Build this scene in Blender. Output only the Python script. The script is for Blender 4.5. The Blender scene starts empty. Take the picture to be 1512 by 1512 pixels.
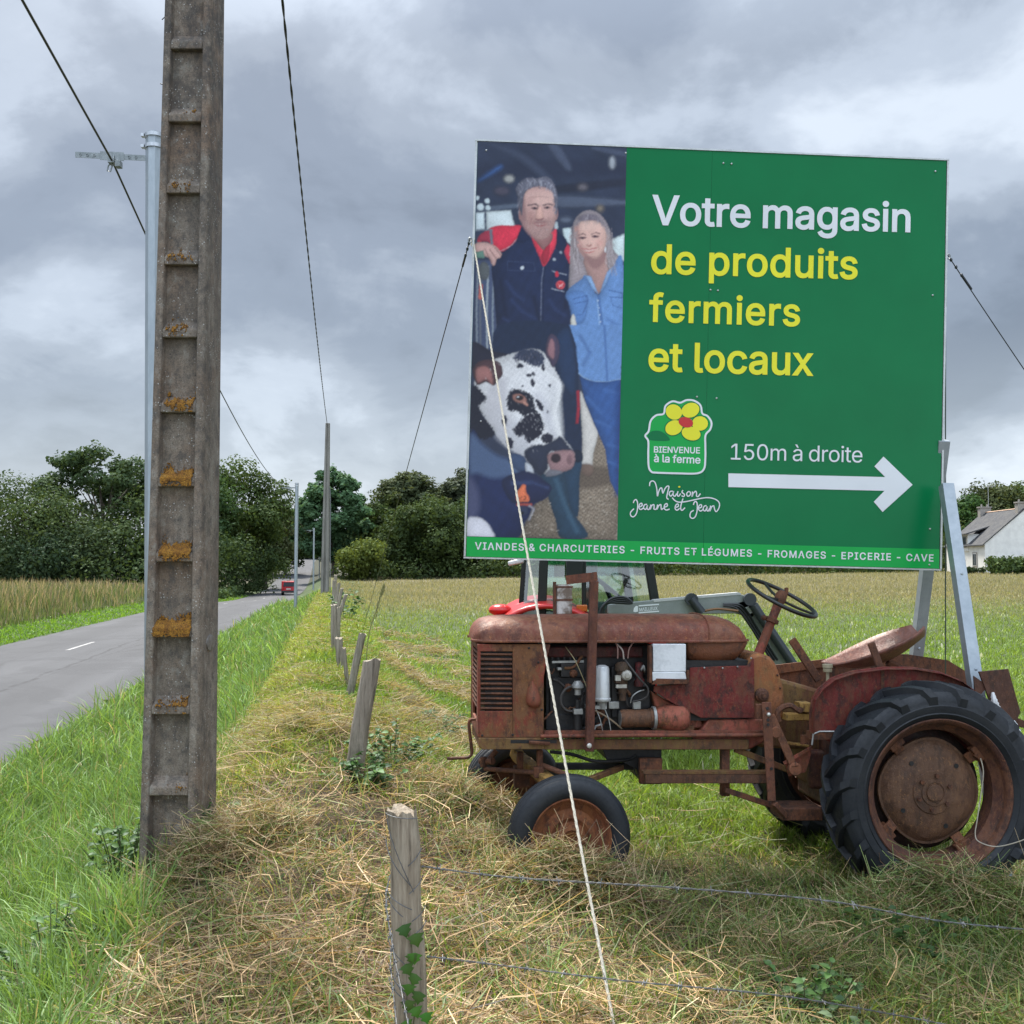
import bpy, bmesh, math, random
import numpy as np
from mathutils import Vector, Matrix
from mathutils.geometry import delaunay_2d_cdt

SC = bpy.context.scene
COL = SC.collection
R = math.radians

# ------------------------------------------------------------------ camera
CAMZ, F, CX, HOR = 1.78, 1512.0, 756.0, 840.0
PITCH = math.atan((HOR - CX) / F)
cam_d = bpy.data.cameras.new('camera')
cam_d.sensor_width = 36.0
cam_d.lens = 36.0
cam_d.clip_start = 0.05
cam_d.clip_end = 6000
cam = bpy.data.objects.new('camera', cam_d)
COL.objects.link(cam)
cam.location = (0, 0, CAMZ)
cam.rotation_euler = (R(90) + PITCH, 0, 0)
SC.camera = cam

# ------------------------------------------------------------------ sky, sun, exposure
SUN_EL, SUN_AZ = R(58), R(-22)
wd = bpy.data.worlds.new('World')
SC.world = wd
wd.use_nodes = True
nt = wd.node_tree
nt.nodes.clear()
def wn(t, **k):
    n = nt.nodes.new(t)
    for a, b in k.items():
        setattr(n, a, b)
    return n
def wl(a, b): nt.links.new(a, b)
def wmath(op, a, b=None, clamp=False):
    n = wn('ShaderNodeMath', operation=op, use_clamp=clamp)
    for i, v in enumerate((a, b)):
        if v is None: continue
        if isinstance(v, (int, float)): n.inputs[i].default_value = v
        else: wl(v, n.inputs[i])
    return n.outputs[0]
sky = wn('ShaderNodeTexSky', sky_type='NISHITA', sun_disc=False)
sky.sun_elevation = SUN_EL
sky.sun_rotation = SUN_AZ
sky.air_density = 1.0
sky.dust_density = 2.0
tc = wn('ShaderNodeTexCoord')
sep = wn('ShaderNodeSeparateXYZ')
wl(tc.outputs['Generated'], sep.inputs[0])
zc = wmath('ADD', wmath('MAXIMUM', sep.outputs[2], 0.0), 0.45)
comb = wn('ShaderNodeCombineXYZ')
wl(wmath('DIVIDE', sep.outputs[0], zc), comb.inputs[0])
wl(wmath('DIVIDE', sep.outputs[1], zc), comb.inputs[1])
def wnoise(scale, detail, rough, off, dist=0.0):
    mp = wn('ShaderNodeMapping')
    mp.inputs['Location'].default_value = off
    wl(comb.outputs[0], mp.inputs[0])
    n = wn('ShaderNodeTexNoise')
    n.inputs['Scale'].default_value = scale
    n.inputs['Detail'].default_value = detail
    n.inputs['Roughness'].default_value = rough
    n.inputs['Distortion'].default_value = dist
    wl(mp.outputs[0], n.inputs['Vector'])
    return n.outputs[0]
big = wnoise(1.45, 6.0, 0.52, (3.1, 7.7, 0.0), 0.35)
fine = wnoise(4.2, 8.0, 0.58, (11.3, 2.2, 4.0), 0.25)
huge = wnoise(0.55, 2.0, 0.5, (1.4, 9.1, 2.0))
cl = wmath('ADD', wmath('ADD', wmath('MULTIPLY', big, 0.58), wmath('MULTIPLY', fine, 0.27)), wmath('MULTIPLY', huge, 0.15))
rampc = wn('ShaderNodeValToRGB')
wl(cl, rampc.inputs[0])
rampc.color_ramp.interpolation = 'EASE'
el = rampc.color_ramp.elements
el[0].position, el[0].color = 0.40, (0.122, 0.147, 0.184, 1)
el[1].position, el[1].color = 0.62, (0.47, 0.52, 0.58, 1)
e = el.new(0.47); e.color = (0.168, 0.200, 0.248, 1)
e = el.new(0.515); e.color = (0.232, 0.268, 0.318, 1)
e = el.new(0.56); e.color = (0.335, 0.38, 0.44, 1)
# an overcast sky is brighter towards the hidden sun and overhead
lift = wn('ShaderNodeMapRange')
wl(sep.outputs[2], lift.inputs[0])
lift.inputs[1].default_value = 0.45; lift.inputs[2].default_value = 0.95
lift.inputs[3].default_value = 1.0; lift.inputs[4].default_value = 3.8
low = wn('ShaderNodeMapRange')
wl(sep.outputs[2], low.inputs[0])
low.inputs[1].default_value = 0.0; low.inputs[2].default_value = 0.22
low.inputs[3].default_value = 0.30; low.inputs[4].default_value = 0.0
back = wn('ShaderNodeMapRange')           # sky behind the camera brightened to light the board and tractor
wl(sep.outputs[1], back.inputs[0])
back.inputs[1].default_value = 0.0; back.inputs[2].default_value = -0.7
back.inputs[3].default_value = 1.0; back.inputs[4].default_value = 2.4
hz = wn('ShaderNodeMix', data_type='RGBA')
wl(wmath('MULTIPLY', wmath('MULTIPLY', low.outputs[0], 1.9), wmath('ADD', 0.35, fine), True), hz.inputs[0])
wl(rampc.outputs[0], hz.inputs[6])
hz.inputs[7].default_value = (0.56, 0.62, 0.68, 1)
sc1 = wn('ShaderNodeVectorMath', operation='SCALE')
wl(hz.outputs[2], sc1.inputs[0])
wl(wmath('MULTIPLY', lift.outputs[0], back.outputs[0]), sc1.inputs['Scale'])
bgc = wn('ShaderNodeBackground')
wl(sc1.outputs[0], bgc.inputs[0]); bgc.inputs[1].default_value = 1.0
bgs = wn('ShaderNodeBackground')
wl(sky.outputs[0], bgs.inputs[0]); bgs.inputs[1].default_value = 0.09
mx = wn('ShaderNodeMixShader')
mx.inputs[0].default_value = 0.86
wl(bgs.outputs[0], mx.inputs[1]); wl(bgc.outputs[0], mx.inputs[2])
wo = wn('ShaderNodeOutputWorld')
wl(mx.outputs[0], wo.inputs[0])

sun_d = bpy.data.lights.new('sun', 'SUN')
sun_d.energy = 5.0
sun_d.angle = R(9)
sun_d.color = (1.0, 0.95, 0.86)
sun = bpy.data.objects.new('sun', sun_d)
COL.objects.link(sun)
sdir = Vector((math.sin(SUN_AZ) * math.cos(SUN_EL), math.cos(SUN_AZ) * math.cos(SUN_EL), math.sin(SUN_EL)))
sun.rotation_euler = (-sdir).to_track_quat('-Z', 'Y').to_euler()
sun.location = sdir * 60
vs = SC.view_settings
vs.view_transform = 'Standard'
vs.look = 'None'
vs.exposure = 0.82
vs.gamma = 1.0
SC.cycles.max_bounces = 8
SC.cycles.transparent_max_bounces = 12

# ------------------------------------------------------------------ geometry helpers
def ray(px, py):
    v = Vector(((px - CX) / F, (CX - py) / F, -1.0))
    c, s = math.cos(R(90) + PITCH), math.sin(R(90) + PITCH)
    return Vector((v.x, v.y * c - v.z * s, v.y * s + v.z * c))
def at(px, py, Y):
    d = ray(px, py)
    return Vector((0, 0, CAMZ)) + d * (Y / d.y)
TH = R(10.05)
CT, ST = math.cos(TH), math.sin(TH)
def ps2xy(p, s): return CT * p - ST * s, ST * p + CT * s
def xy2ps(x, y): return CT * x + ST * y, -ST * x + CT * y
def sstep(a, b, x):
    t = np.clip((x - a) / (b - a), 0, 1)
    return t * t * (3 - 2 * t)
PP = [-400, -60, -14, -11.6, -10.4, -9.3, -9.0, -6.3, -3.45, -3.0, -2.3, -1.6, -1.05, -.7, -.2, .4, 1.0, 1.8, 2.6, 60, 400]
PZ = [.3, .35, .35, .15, -.18, -.36, -.37, -.32, -.37, -.40, -.50, -.26, .06, .26, .40, .36, .18, .05, 0, 0, 0]
def wob(x, y, k=1.0, seed=0.0):
    return (np.sin(x * 1.7 * k + 1.3 + seed) * np.cos(y * 2.1 * k + seed * 1.7) + .6 * np.sin(x * 3.9 * k + y * 2.7 * k + seed) +
            .4 * np.cos(y * 6.1 * k - x * 4.3 * k + 2 * seed)) / 2.0
def hps(p, s):
    p = np.asarray(p, float); s = np.asarray(s, float)
    z = np.interp(p, PP, PZ)
    z = z + 5.4 * sstep(135, 300, s) + .018 * np.clip(p - 5, 0, 110) * sstep(18, 130, s)
    z = z + .10 * sstep(40, 120, s) * np.sin(s * .035)
    z = z - .85 * sstep(52, 108, s) * (1 - sstep(140, 235, s)) * sstep(-1.6, -4.0, p)
    z = z + .24 * sstep(4.6, 7.4, s) * (1 - sstep(45, 80, s)) * sstep(-1.05, -.25, p) * (1 - sstep(.5, 1.5, p))
    rough = sstep(-3.5, -2.2, p) + sstep(-9.2, -10.5, p)
    z = z + rough * .035 * wob(p, s, 1.1) * sstep(60, 10, s)
    z = z + sstep(-1.2, -.6, p) * sstep(10, 6, s) * (.05 * wob(p, s, 1.9, 3.0) + .035 * wob(p, s, 4.3, 1.0))
    return z
def hxy(x, y):
    p, s = xy2ps(x, y)
    return float(hps(p, s))

LOCAL = {}
class MB:
    """collects shapes and links them as ONE mesh object"""
    def __init__(self): self.v = []; self.f = []
    def add(self, vs, fs):
        o = len(self.v)
        self.v += [tuple(v) for v in vs]
        self.f += [tuple(i + o for i in f) for f in fs]
        return self
    def box(self, c, s, rot=None):
        c = Vector(c); h = Vector(s) / 2
        vs = [Vector((x * h.x, y * h.y, z * h.z)) for x in (-1, 1) for y in (-1, 1) for z in (-1, 1)]
        if rot is not None: vs = [rot @ v for v in vs]
        return self.add([c + v for v in vs], [(0, 1, 3, 2), (4, 6, 7, 5), (0, 4, 5, 1), (2, 3, 7, 6), (0, 2, 6, 4), (1, 5, 7, 3)])
    def bar(self, a, b, w, h, up=(0, 0, 1)):
        a, b = Vector(a), Vector(b)
        d = (b - a).normalized(); u = Vector(up)
        if abs(d.dot(u)) > .98: u = Vector((0, 1, 0))
        x = d.cross(u).normalized(); z = x.cross(d)
        vs = [p + x * sx * w / 2 + z * sz * h / 2 for p in (a, b) for sx in (-1, 1) for sz in (-1, 1)]
        return self.add(vs, [(0, 1, 3, 2), (4, 6, 7, 5), (0, 4, 5, 1), (2, 3, 7, 6), (0, 2, 6, 4), (1, 5, 7, 3)])
    def prism(self, poly, fn, a, b):
        """poly: 2-D outline, fn(u, v, t) -> point, extruded from t=a to t=b"""
        n = len(poly)
        vs = [fn(u, v, a) for u, v in poly] + [fn(u, v, b) for u, v in poly]
        fs = [tuple(range(n))[::-1], tuple(range(n, 2 * n))]
        fs += [(i, (i + 1) % n, n + (i + 1) % n, n + i) for i in range(n)]
        return self.add(vs, fs)
    def tube(self, pts, r, n=8, caps=True, closed=False):
        pts = [Vector(p) for p in pts]; m = len(pts)
        rs = r if isinstance(r, (list, tuple)) else [r] * m
        vs = []; ref = None
        for i, p in enumerate(pts):
            a = pts[(i - 1) % m] if (i or closed) else p
            b = pts[(i + 1) % m] if (i < m - 1 or closed) else p
            d = (b - a).normalized()
            if ref is None:
                ref = d.orthogonal().normalized()
            ref = (ref - d * ref.dot(d)).normalized()
            q = d.cross(ref)
            vs += [p + (ref * math.cos(t) + q * math.sin(t)) * rs[i] for t in (2 * math.pi * k / n for k in range(n))]
        fs = []
        for i in range(m if closed else m - 1):
            j = (i + 1) % m
            for k in range(n):
                k2 = (k + 1) % n
                fs.append((i * n + k, i * n + k2, j * n + k2, j * n + k))
        if caps and not closed:
            fs.append(tuple(range(n))[::-1]); fs.append(tuple((m - 1) * n + k for k in range(n)))
        return self.add(vs, fs)
    def lathe(self, prof, c, axis, n=24, closed=False, a0=0.0):
        """prof: [(radius, height along axis)]"""
        c = Vector(c); ax = Vector(axis).normalized(); u = ax.orthogonal().normalized(); w = ax.cross(u)
        vs = [c + ax * h + (u * math.cos(t) + w * math.sin(t)) * r for r, h in prof for t in (a0 + 2 * math.pi * k / n for k in range(n))]
        m = len(prof); fs = []
        for i in range(m if closed else m - 1):
            j = (i + 1) % m
            for k in range(n):
                k2 = (k + 1) % n
                fs.append((i * n + k, i * n + k2, j * n + k2, j * n + k))
        if not closed:
            if prof[0][0] > 1e-5: fs.append(tuple(range(n))[::-1])
            if prof[-1][0] > 1e-5: fs.append(tuple((m - 1) * n + k for k in range(n)))
        return self.add(vs, fs)
    def ball(self, c, r, n=10, m=6, sq=(1, 1, 1)):
        c = Vector(c); o = len(self.v)
        prof = [(max(1e-4, math.sin(math.pi * i / m)), -math.cos(math.pi * i / m)) for i in range(m + 1)]
        self.lathe(prof, (0, 0, 0), (0, 0, 1), n)
        for i in range(o, len(self.v)):
            v = self.v[i]
            self.v[i] = (c.x + v[0] * r * sq[0], c.y + v[1] * r * sq[1], c.z + v[2] * r * sq[2])
        return self
    def loft(self, secs, caps=True, ring=True):
        n = len(secs[0]); vs = [p for s in secs for p in s]; fs = []
        for i in range(len(secs) - 1):
            for k in range(n if ring else n - 1):
                k2 = (k + 1) % n
                fs.append((i * n + k, i * n + k2, (i + 1) * n + k2, (i + 1) * n + k))
        if caps:
            fs.append(tuple(range(n))[::-1]); fs.append(tuple((len(secs) - 1) * n + k for k in range(n)))
        return self.add(vs, fs)
    def build(self, name, mat, parent=None, world=False, bevel=0.0, smooth=35, origin=None, jit=0.0):
        vs = self.v
        if jit:
            rr = random.Random(len(vs))
            vs = [(v[0] + rr.uniform(-jit, jit), v[1] + rr.uniform(-jit, jit), v[2] + rr.uniform(-jit, jit)) for v in vs]
        if world and parent is not None:
            inv = LOCAL[parent.name].inverted()
            vs = [tuple(inv @ Vector(v)) for v in vs]
        if origin is not None and parent is None:
            vs = [(v[0] - origin[0], v[1] - origin[1], v[2] - origin[2]) for v in vs]
        me = bpy.data.meshes.new(name)
        me.from_pydata(vs, [], self.f)
        bm = bmesh.new(); bm.from_mesh(me)
        bmesh.ops.recalc_face_normals(bm, faces=bm.faces)
        bm.to_mesh(me); bm.free()
        if smooth:
            me.shade_smooth(); me.set_sharp_from_angle(angle=R(smooth))
        me.materials.append(mat)
        o = bpy.data.objects.new(name, me); COL.objects.link(o)
        if parent is not None:
            o.parent = parent
            LOCAL[o.name] = LOCAL.get(parent.name, Matrix.Identity(4)).copy()
        else:
            if origin is not None: o.location = origin
            LOCAL[o.name] = Matrix.Translation(o.location)
        if bevel:
            b = o.modifiers.new('bevel', 'BEVEL'); b.width = bevel; b.segments = 2; b.limit_method = 'ANGLE'; b.angle_limit = R(40)
            b.harden_normals = False
        return o
def tag(o, label=None, cat=None, group=None, kind=None):
    if label: o['label'] = label
    if cat: o['category'] = cat
    if group: o['group'] = group
    if kind: o['kind'] = kind
    return o
def thing(name, loc, label, cat, group=None, rz=0.0):
    o = bpy.data.objects.new(name, None); COL.objects.link(o)
    o.empty_display_size = .1
    o.location = loc; o.rotation_euler = (0, 0, rz)
    LOCAL[o.name] = Matrix.Translation(Vector(loc)) @ Matrix.Rotation(rz, 4, 'Z')
    return tag(o, label, cat, group)
def kids(o): return [c for c in bpy.data.objects if c.parent == o]
def copy_tree(o, parent=None, ren=None):
    c = o.copy(); COL.objects.link(c)
    if parent is not None: c.parent = parent
    for ch in kids(o): copy_tree(ch, c)
    return c

# ------------------------------------------------------------------ material helpers
class NT:
    def __init__(self, name):
        self.m = bpy.data.materials.new(name); self.m.use_nodes = True
        self.t = self.m.node_tree; self.t.nodes.clear()
        self.out = self.n('ShaderNodeOutputMaterial')
        self._co = None
    def n(self, t, **k):
        x = self.t.nodes.new(t)
        for a, b in k.items(): setattr(x, a, b)
        return x
    def l(self, a, b): self.t.links.new(a, b)
    def co(self):
        if self._co is None: self._co = self.n('ShaderNodeTexCoord').outputs['Object']
        return self._co
    def scaled(self, sc, off=(0, 0, 0)):
        m = self.n('ShaderNodeMapping'); m.inputs['Scale'].default_value = sc; m.inputs['Location'].default_value = off
        self.l(self.co(), m.inputs[0]); return m.outputs[0]
    def noise(self, scale, detail=4, rough=.55, vec=None, dist=0.0):
        x = self.n('ShaderNodeTexNoise'); x.inputs['Scale'].default_value = scale; x.inputs['Detail'].default_value = detail
        x.inputs['Roughness'].default_value = rough; x.inputs['Distortion'].default_value = dist
        self.l(vec or self.co(), x.inputs['Vector']); return x.outputs[0]
    def voro(self, scale, vec=None, feature='F1', out=0):
        x = self.n('ShaderNodeTexVoronoi', feature=feature); x.inputs['Scale'].default_value = scale
        self.l(vec or self.co(), x.inputs['Vector']); return x.outputs[out]
    def ramp(self, fac, stops):
        r = self.n('ShaderNodeValToRGB'); self.l(fac, r.inputs[0]); e = r.color_ramp.elements
        while len(e) < len(stops): e.new(.5)
        for x, (p, c) in zip(e, stops):
            x.position = p; x.color = (c, c, c, 1) if isinstance(c, (int, float)) else (*c, 1)
        return r.outputs[0]
    def mix(self, fac, a, b, mode='MIX'):
        x = self.n('ShaderNodeMix', data_type='RGBA', blend_type=mode)
        for i, v in ((0, fac), (6, a), (7, b)):
            if isinstance(v, (int, float)): x.inputs[i].default_value = v
            elif isinstance(v, tuple): x.inputs[i].default_value = (*v, 1)
            else: self.l(v, x.inputs[i])
        return x.outputs[2]
    def math(self, op, a, b=0.0, clamp=False):
        x = self.n('ShaderNodeMath', operation=op, use_clamp=clamp)
        for i, v in enumerate((a, b)):
            if isinstance(v, (int, float)): x.inputs[i].default_value = v
            else: self.l(v, x.inputs[i])
        return x.outputs[0]
    def attr(self, name='col'): 
        a = self.n('ShaderNodeAttribute'); a.attribute_name = name; return a.outputs['Color']
    def bsdf(self, color, rough=.7, metal=0.0, bump=None, bstr=.3, bdist=.01, **kw):
        b = self.n('ShaderNodeBsdfPrincipled')
        for k, v in (('Base Color', color), ('Roughness', rough), ('Metallic', metal)):
            if isinstance(v, (int, float)): b.inputs[k].default_value = v
            elif isinstance(v, tuple): b.inputs[k].default_value = (*v, 1)
            else: self.l(v, b.inputs[k])
        for k, v in kw.items(): b.inputs[k.replace('_', ' ')].default_value = v
        if bump is not None:
            bn = self.n('ShaderNodeBump'); bn.inputs['Strength'].default_value = bstr; bn.inputs['Distance'].default_value = bdist
            self.l(bump, bn.inputs['Height']); self.l(bn.outputs[0], b.inputs['Normal'])
        self.l(b.outputs[0], self.out.inputs[0]); return b
def mat_two(name, c1, c2, scale=8, rough=.6, metal=0.0, bstr=.2, lo=.35, hi=.65, fine=60, **kw):
    t = NT(name)
    a = t.noise(scale, 6, .6)
    b = t.noise(fine, 3, .6)
    f = t.math('ADD', t.math('MULTIPLY', a, .75), t.math('MULTIPLY', b, .25))
    t.bsdf(t.ramp(f, [(lo, c1), (hi, c2)]), rough, metal, b, bstr, .004, **kw)
    return t.m
def mat_rust(name, paint, rust=(.135, .052, .028), dark=(.035, .017, .012), amount=.5, scale=7, rough=.78, streak=True):
    paint, rust, dark = [(c[0] * 1.06, c[1] * .88, c[2] * .72) for c in (paint, rust, dark)]
    t = NT(name)
    v = t.scaled((1, 1, .45)) if streak else t.co()
    a = t.noise(scale, 9, .66, v, .3)
    b = t.noise(scale * 6, 6, .7, v)
    f = t.math('ADD', t.math('MULTIPLY', a, .66), t.math('MULTIPLY', b, .34))
    e = .38 + .26 * amount
    c = t.mix(t.ramp(f, [(e - .035, 1.0), (e + .035, 0.0)]), paint, rust)
    d = t.noise(scale * 2.3, 8, .7, t.scaled((1, 1, .6), (3, 1, 7)))
    c = t.mix(t.ramp(d, [(.50, 0.0), (.62, .9)]), c, dark)
    big = t.noise(scale * .45, 4, .6, t.scaled((1, 1, .8), (7, 4, 2)))
    c = t.mix(t.ramp(big, [(.45, 0.0), (.7, .45)]), c, tuple(x * .45 for x in paint))
    fl = t.noise(scale * 9, 7, .75, t.scaled((1, 1, .7), (1, 8, 3)))
    c = t.mix(t.ramp(fl, [(.57, 0.0), (.63, .7)]), c, (rust[0] * 1.5 + .03, rust[1] * 1.45 + .015, rust[2] * 1.3))
    g = t.noise(scale * 22, 3, .7)
    c = t.mix(t.ramp(g, [(.6, 0.0), (.74, .6)]), c, tuple(min(1, x * 1.9 + .02) for x in rust))
    run = t.noise(26, 5, .6, t.scaled((1, 1, .10), (3, 3, 3)))
    c = t.mix(t.ramp(run, [(.56, 0.0), (.68, .55)]), c, (rust[0] * .55, rust[1] * .5, rust[2] * .5))
    dent = t.noise(5.5, 3, .5, t.scaled((1, 1, 1), (2, 9, 5)))
    rr = t.ramp(b, [(.3, rough - .2), (.7, min(1, rough + .12))])
    t.bsdf(c, rr, 0.0, t.math('ADD', t.math('MULTIPLY', dent, 3.2), t.math('ADD', t.math('MULTIPLY', b, .7), t.math('MULTIPLY', g, .5))), .7, .008)
    return t.m
def mat_plain(name, c, rough=.5, metal=0.0, **kw):
    t = NT(name)
    n = t.noise(35, 4, .6)
    col = t.mix(t.ramp(n, [(.3, 0.0), (.75, .35)]), c, tuple(x * .6 for x in c))
    t.bsdf(col, rough, metal, n, .05, .002, **kw)
    return t.m
def mat_leafy(name, trans=.35, gloss=.06, rough=.45):
    t = NT(name)
    c = t.attr()
    d = t.n('ShaderNodeBsdfDiffuse'); t.l(c, d.inputs[0])
    tr = t.n('ShaderNodeBsdfTranslucent'); t.l(t.mix(1.0, c, (1.0, .95, .55), 'MULTIPLY'), tr.inputs[0])
    m1 = t.n('ShaderNodeMixShader'); m1.inputs[0].default_value = trans
    t.l(d.outputs[0], m1.inputs[1]); t.l(tr.outputs[0], m1.inputs[2])
    g = t.n('ShaderNodeBsdfGlossy'); g.inputs['Roughness'].default_value = rough; g.inputs[0].default_value = (.8, .85, .9, 1)
    m2 = t.n('ShaderNodeMixShader'); m2.inputs[0].default_value = gloss
    t.l(m1.outputs[0], m2.inputs[1]); t.l(g.outputs[0], m2.inputs[2]); t.l(m2.outputs[0], t.out.inputs[0])
    return t.m
def srgb(r, g, b):
    f = lambda v: (v / 255 / 12.92) if v <= 10 else ((v / 255 + .055) / 1.055) ** 2.4
    return (f(r), f(g), f(b))

def np_mesh(name, V, faces_n, loops, mat, col=None, parent=None):
    """V (N,3); faces_n per-face corner counts; loops flat index array; col (N,3) linear"""
    me = bpy.data.meshes.new(name)
    me.vertices.add(len(V)); me.vertices.foreach_set('co', np.asarray(V, np.float32).ravel())
    me.loops.add(len(loops)); me.loops.foreach_set('vertex_index', np.asarray(loops, np.int32))
    fn = np.asarray(faces_n, np.int32)
    me.polygons.add(len(fn))
    me.polygons.foreach_set('loop_start', np.concatenate(([0], np.cumsum(fn)[:-1])).astype(np.int32))
    me.update(calc_edges=True)
    if col is not None:
        a = me.color_attributes.new('col', 'FLOAT_COLOR', 'POINT')
        c4 = np.ones((len(V), 4), np.float32); c4[:, :3] = col
        a.data.foreach_set('color', c4.ravel())
    me.materials.append(mat)
    o = bpy.data.objects.new(name, me); COL.objects.link(o)
    if parent is not None: o.parent = parent
    return o

# ------------------------------------------------------------------ ground and road
def region_col(p, s):
    """bare-earth / thatch colour under the grass, by strip"""
    n = .5 + .5 * wob(p * .6, s * .45, 1.0, 2.0)
    hay = np.array([.11, .068, .034]); green = np.array([.075, .13, .024]); lush = np.array([.055, .115, .02])
    beige = np.array([.215, .185, .082]); wood = np.array([.03, .04, .018])
    c = np.broadcast_to(green, p.shape + (3,)).copy()
    def put(w, col):
        c[:] = c * (1 - w[..., None]) + np.array(col) * w[..., None]
    put(sstep(30, 62, s) * sstep(2, 6, p), beige)
    put(sstep(0.9, .5, p), lush)
    put(sstep(-1.1, -.6, p) * sstep(1.2, .5, p), (.17, .17, .045))
    xx_ = CT * p - ST * s
    put(sstep(-1.2, -.7, p) * sstep(9.5, 6.5, s), hay)
    put(.7 * sstep(.5, 1.7, xx_) * sstep(9.5, 6.5, s), (.10, .10, .035))
    put(sstep(-10.2, -10.9, p), (.12, .105, .042))
    put(sstep(150, 175, s) * np.ones_like(p), wood)
    return c * (.75 + .4 * np.clip(n, 0, 1))[..., None]
ps_ = np.unique(np.concatenate([np.linspace(-14, 9, 150), np.linspace(9, 130, 60), np.linspace(-90, -14, 30),
                                np.array([-2500, -1200, -600, -300, -160, 180, 300, 600, 1200, 2500.])]))
ss_ = np.unique(np.concatenate([np.linspace(-25, 1, 14), np.linspace(1, 16, 110), np.linspace(16, 60, 80), np.linspace(60, 340, 90),
                                np.array([420, 600, 900, 1500, 3000.])]))
PG, SG = np.meshgrid(ps_, ss_)
ZG = hps(PG, SG)
inroad = (PG > -9.0) & (PG < -3.5) & (SG < 335)
ZG = ZG - .03 * inroad
XG, YG = ps2xy(PG, SG)
V = np.stack([XG, YG, ZG], -1).reshape(-1, 3)
ni, nj = PG.shape
I, J = np.meshgrid(np.arange(ni - 1), np.arange(nj - 1), indexing='ij')
q = np.stack([I * nj + J, I * nj + J + 1, (I + 1) * nj + J + 1, (I + 1) * nj + J], -1).reshape(-1, 4)
t = NT('ground_thatch')
c0 = t.attr()
n1 = t.noise(3.0, 8, .65); n2 = t.noise(60, 6, .7)
c1 = t.mix(t.ramp(n1, [(.35, 0.0), (.7, .45)]), c0, (.05, .042, .018))
c1 = t.mix(t.ramp(n2, [(.42, .75), (.6, 0.0)]), c1, (.022, .018, .009))
t.bsdf(c1, .95, 0, n2, .8, .03)
ground = np_mesh('ground', V, np.full(len(q), 4), q.ravel(), t.m, region_col(PG, SG).reshape(-1, 3))
ground.data.shade_smooth()
tag(ground, 'grassy ground of verge, bank and sloping field', kind='structure')

rs = np.unique(np.concatenate([np.linspace(-25, 60, 240), np.linspace(60, 335, 140)]))
rp = np.array([-9.05, -8.9, -7.7, -6.3, -4.9, -3.65, -3.47])
RP, RS = np.meshgrid(rp, rs)
edge = .06 * np.sin(RS * 3.1) + .05 * np.sin(RS * 7.7 + 1) + .04 * np.sin(RS * 1.3)
RP = RP + edge * ((RP < -8.95) | (RP > -3.5))
RZ = hps(RP, RS) + .022 - .03 * ((RP < -9.0) | (RP > -3.55))
RX, RY = ps2xy(RP, RS)
V = np.stack([RX, RY, RZ], -1).reshape(-1, 3)
ni, nj = RP.shape
I, J = np.meshgrid(np.arange(ni - 1), np.arange(nj - 1), indexing='ij')
q = np.stack([I * nj + J, I * nj + J + 1, (I + 1) * nj + J + 1, (I + 1) * nj + J], -1).reshape(-1, 4)
t = NT('asphalt')
rot = t.n('ShaderNodeMapping'); rot.inputs['Rotation'].default_value = (0, 0, -TH); t.l(t.co(), rot.inputs[0])
rv = rot.outputs[0]
sp = t.n('ShaderNodeSeparateXYZ'); t.l(rv, sp.inputs[0])
st = t.n('ShaderNodeMapping'); st.inputs['Scale'].default_value = (1, .07, 1); t.l(rv, st.inputs[0])
lane = t.noise(1.1, 5, .6, st.outputs[0])
agg = t.noise(160, 3, .7)
pat = t.noise(.35, 5, .6, rv, .6)
col = t.ramp(lane, [(.3, (.055, .056, .061)), (.7, (.088, .089, .096))])
col = t.mix(t.ramp(pat, [(.52, 0.0), (.56, .4)]), col, (.047, .048, .053))
col = t.mix(t.ramp(agg, [(.35, .5), (.6, 0.0)]), col, (.07, .07, .075))
col = t.mix(t.ramp(agg, [(.62, 0.0), (.72, .45)]), col, (.24, .24, .24))
# the long joint between the two resurfaced lanes
wv = t.noise(.8, 3, .5, rv)
j = t.math('ABSOLUTE', t.math('ADD', t.math('ADD', sp.outputs[0], 5.55), t.math('MULTIPLY', t.math('SUBTRACT', wv, .5), .35)))
jn = t.ramp(t.noise(3, 4, .6), [(.35, 0.0), (.55, .8)])
col = t.mix(t.math('MULTIPLY', t.ramp(j, [(.02, 1.0), (.06, 0.0)]), jn), col, (.035, .035, .038))
crk = t.voro(.55, st.outputs[0], 'DISTANCE_TO_EDGE')
col = t.mix(t.math('MULTIPLY', t.ramp(crk, [(.0, .7), (.012, 0.0)]), jn), col, (.03, .03, .032))
wheel = t.math('ABSOLUTE', t.math('SUBTRACT', t.math('ABSOLUTE', t.math('ADD', sp.outputs[0], 6.3)), 1.35))
col = t.mix(t.math('MULTIPLY', t.ramp(wheel, [(.25, 1.0), (.75, 0.0)]), t.ramp(lane, [(.35, .15), (.65, .4)])), col, (.05, .05, .054))
t.bsdf(col, .85, 0, agg, .7, .008, Specular_IOR_Level=.3)
road = np_mesh('road', V, np.full(len(q), 4), q.ravel(), t.m)
road.data.shade_smooth()
tag(road, 'grey asphalt country road running to the hill', kind='structure')

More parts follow.
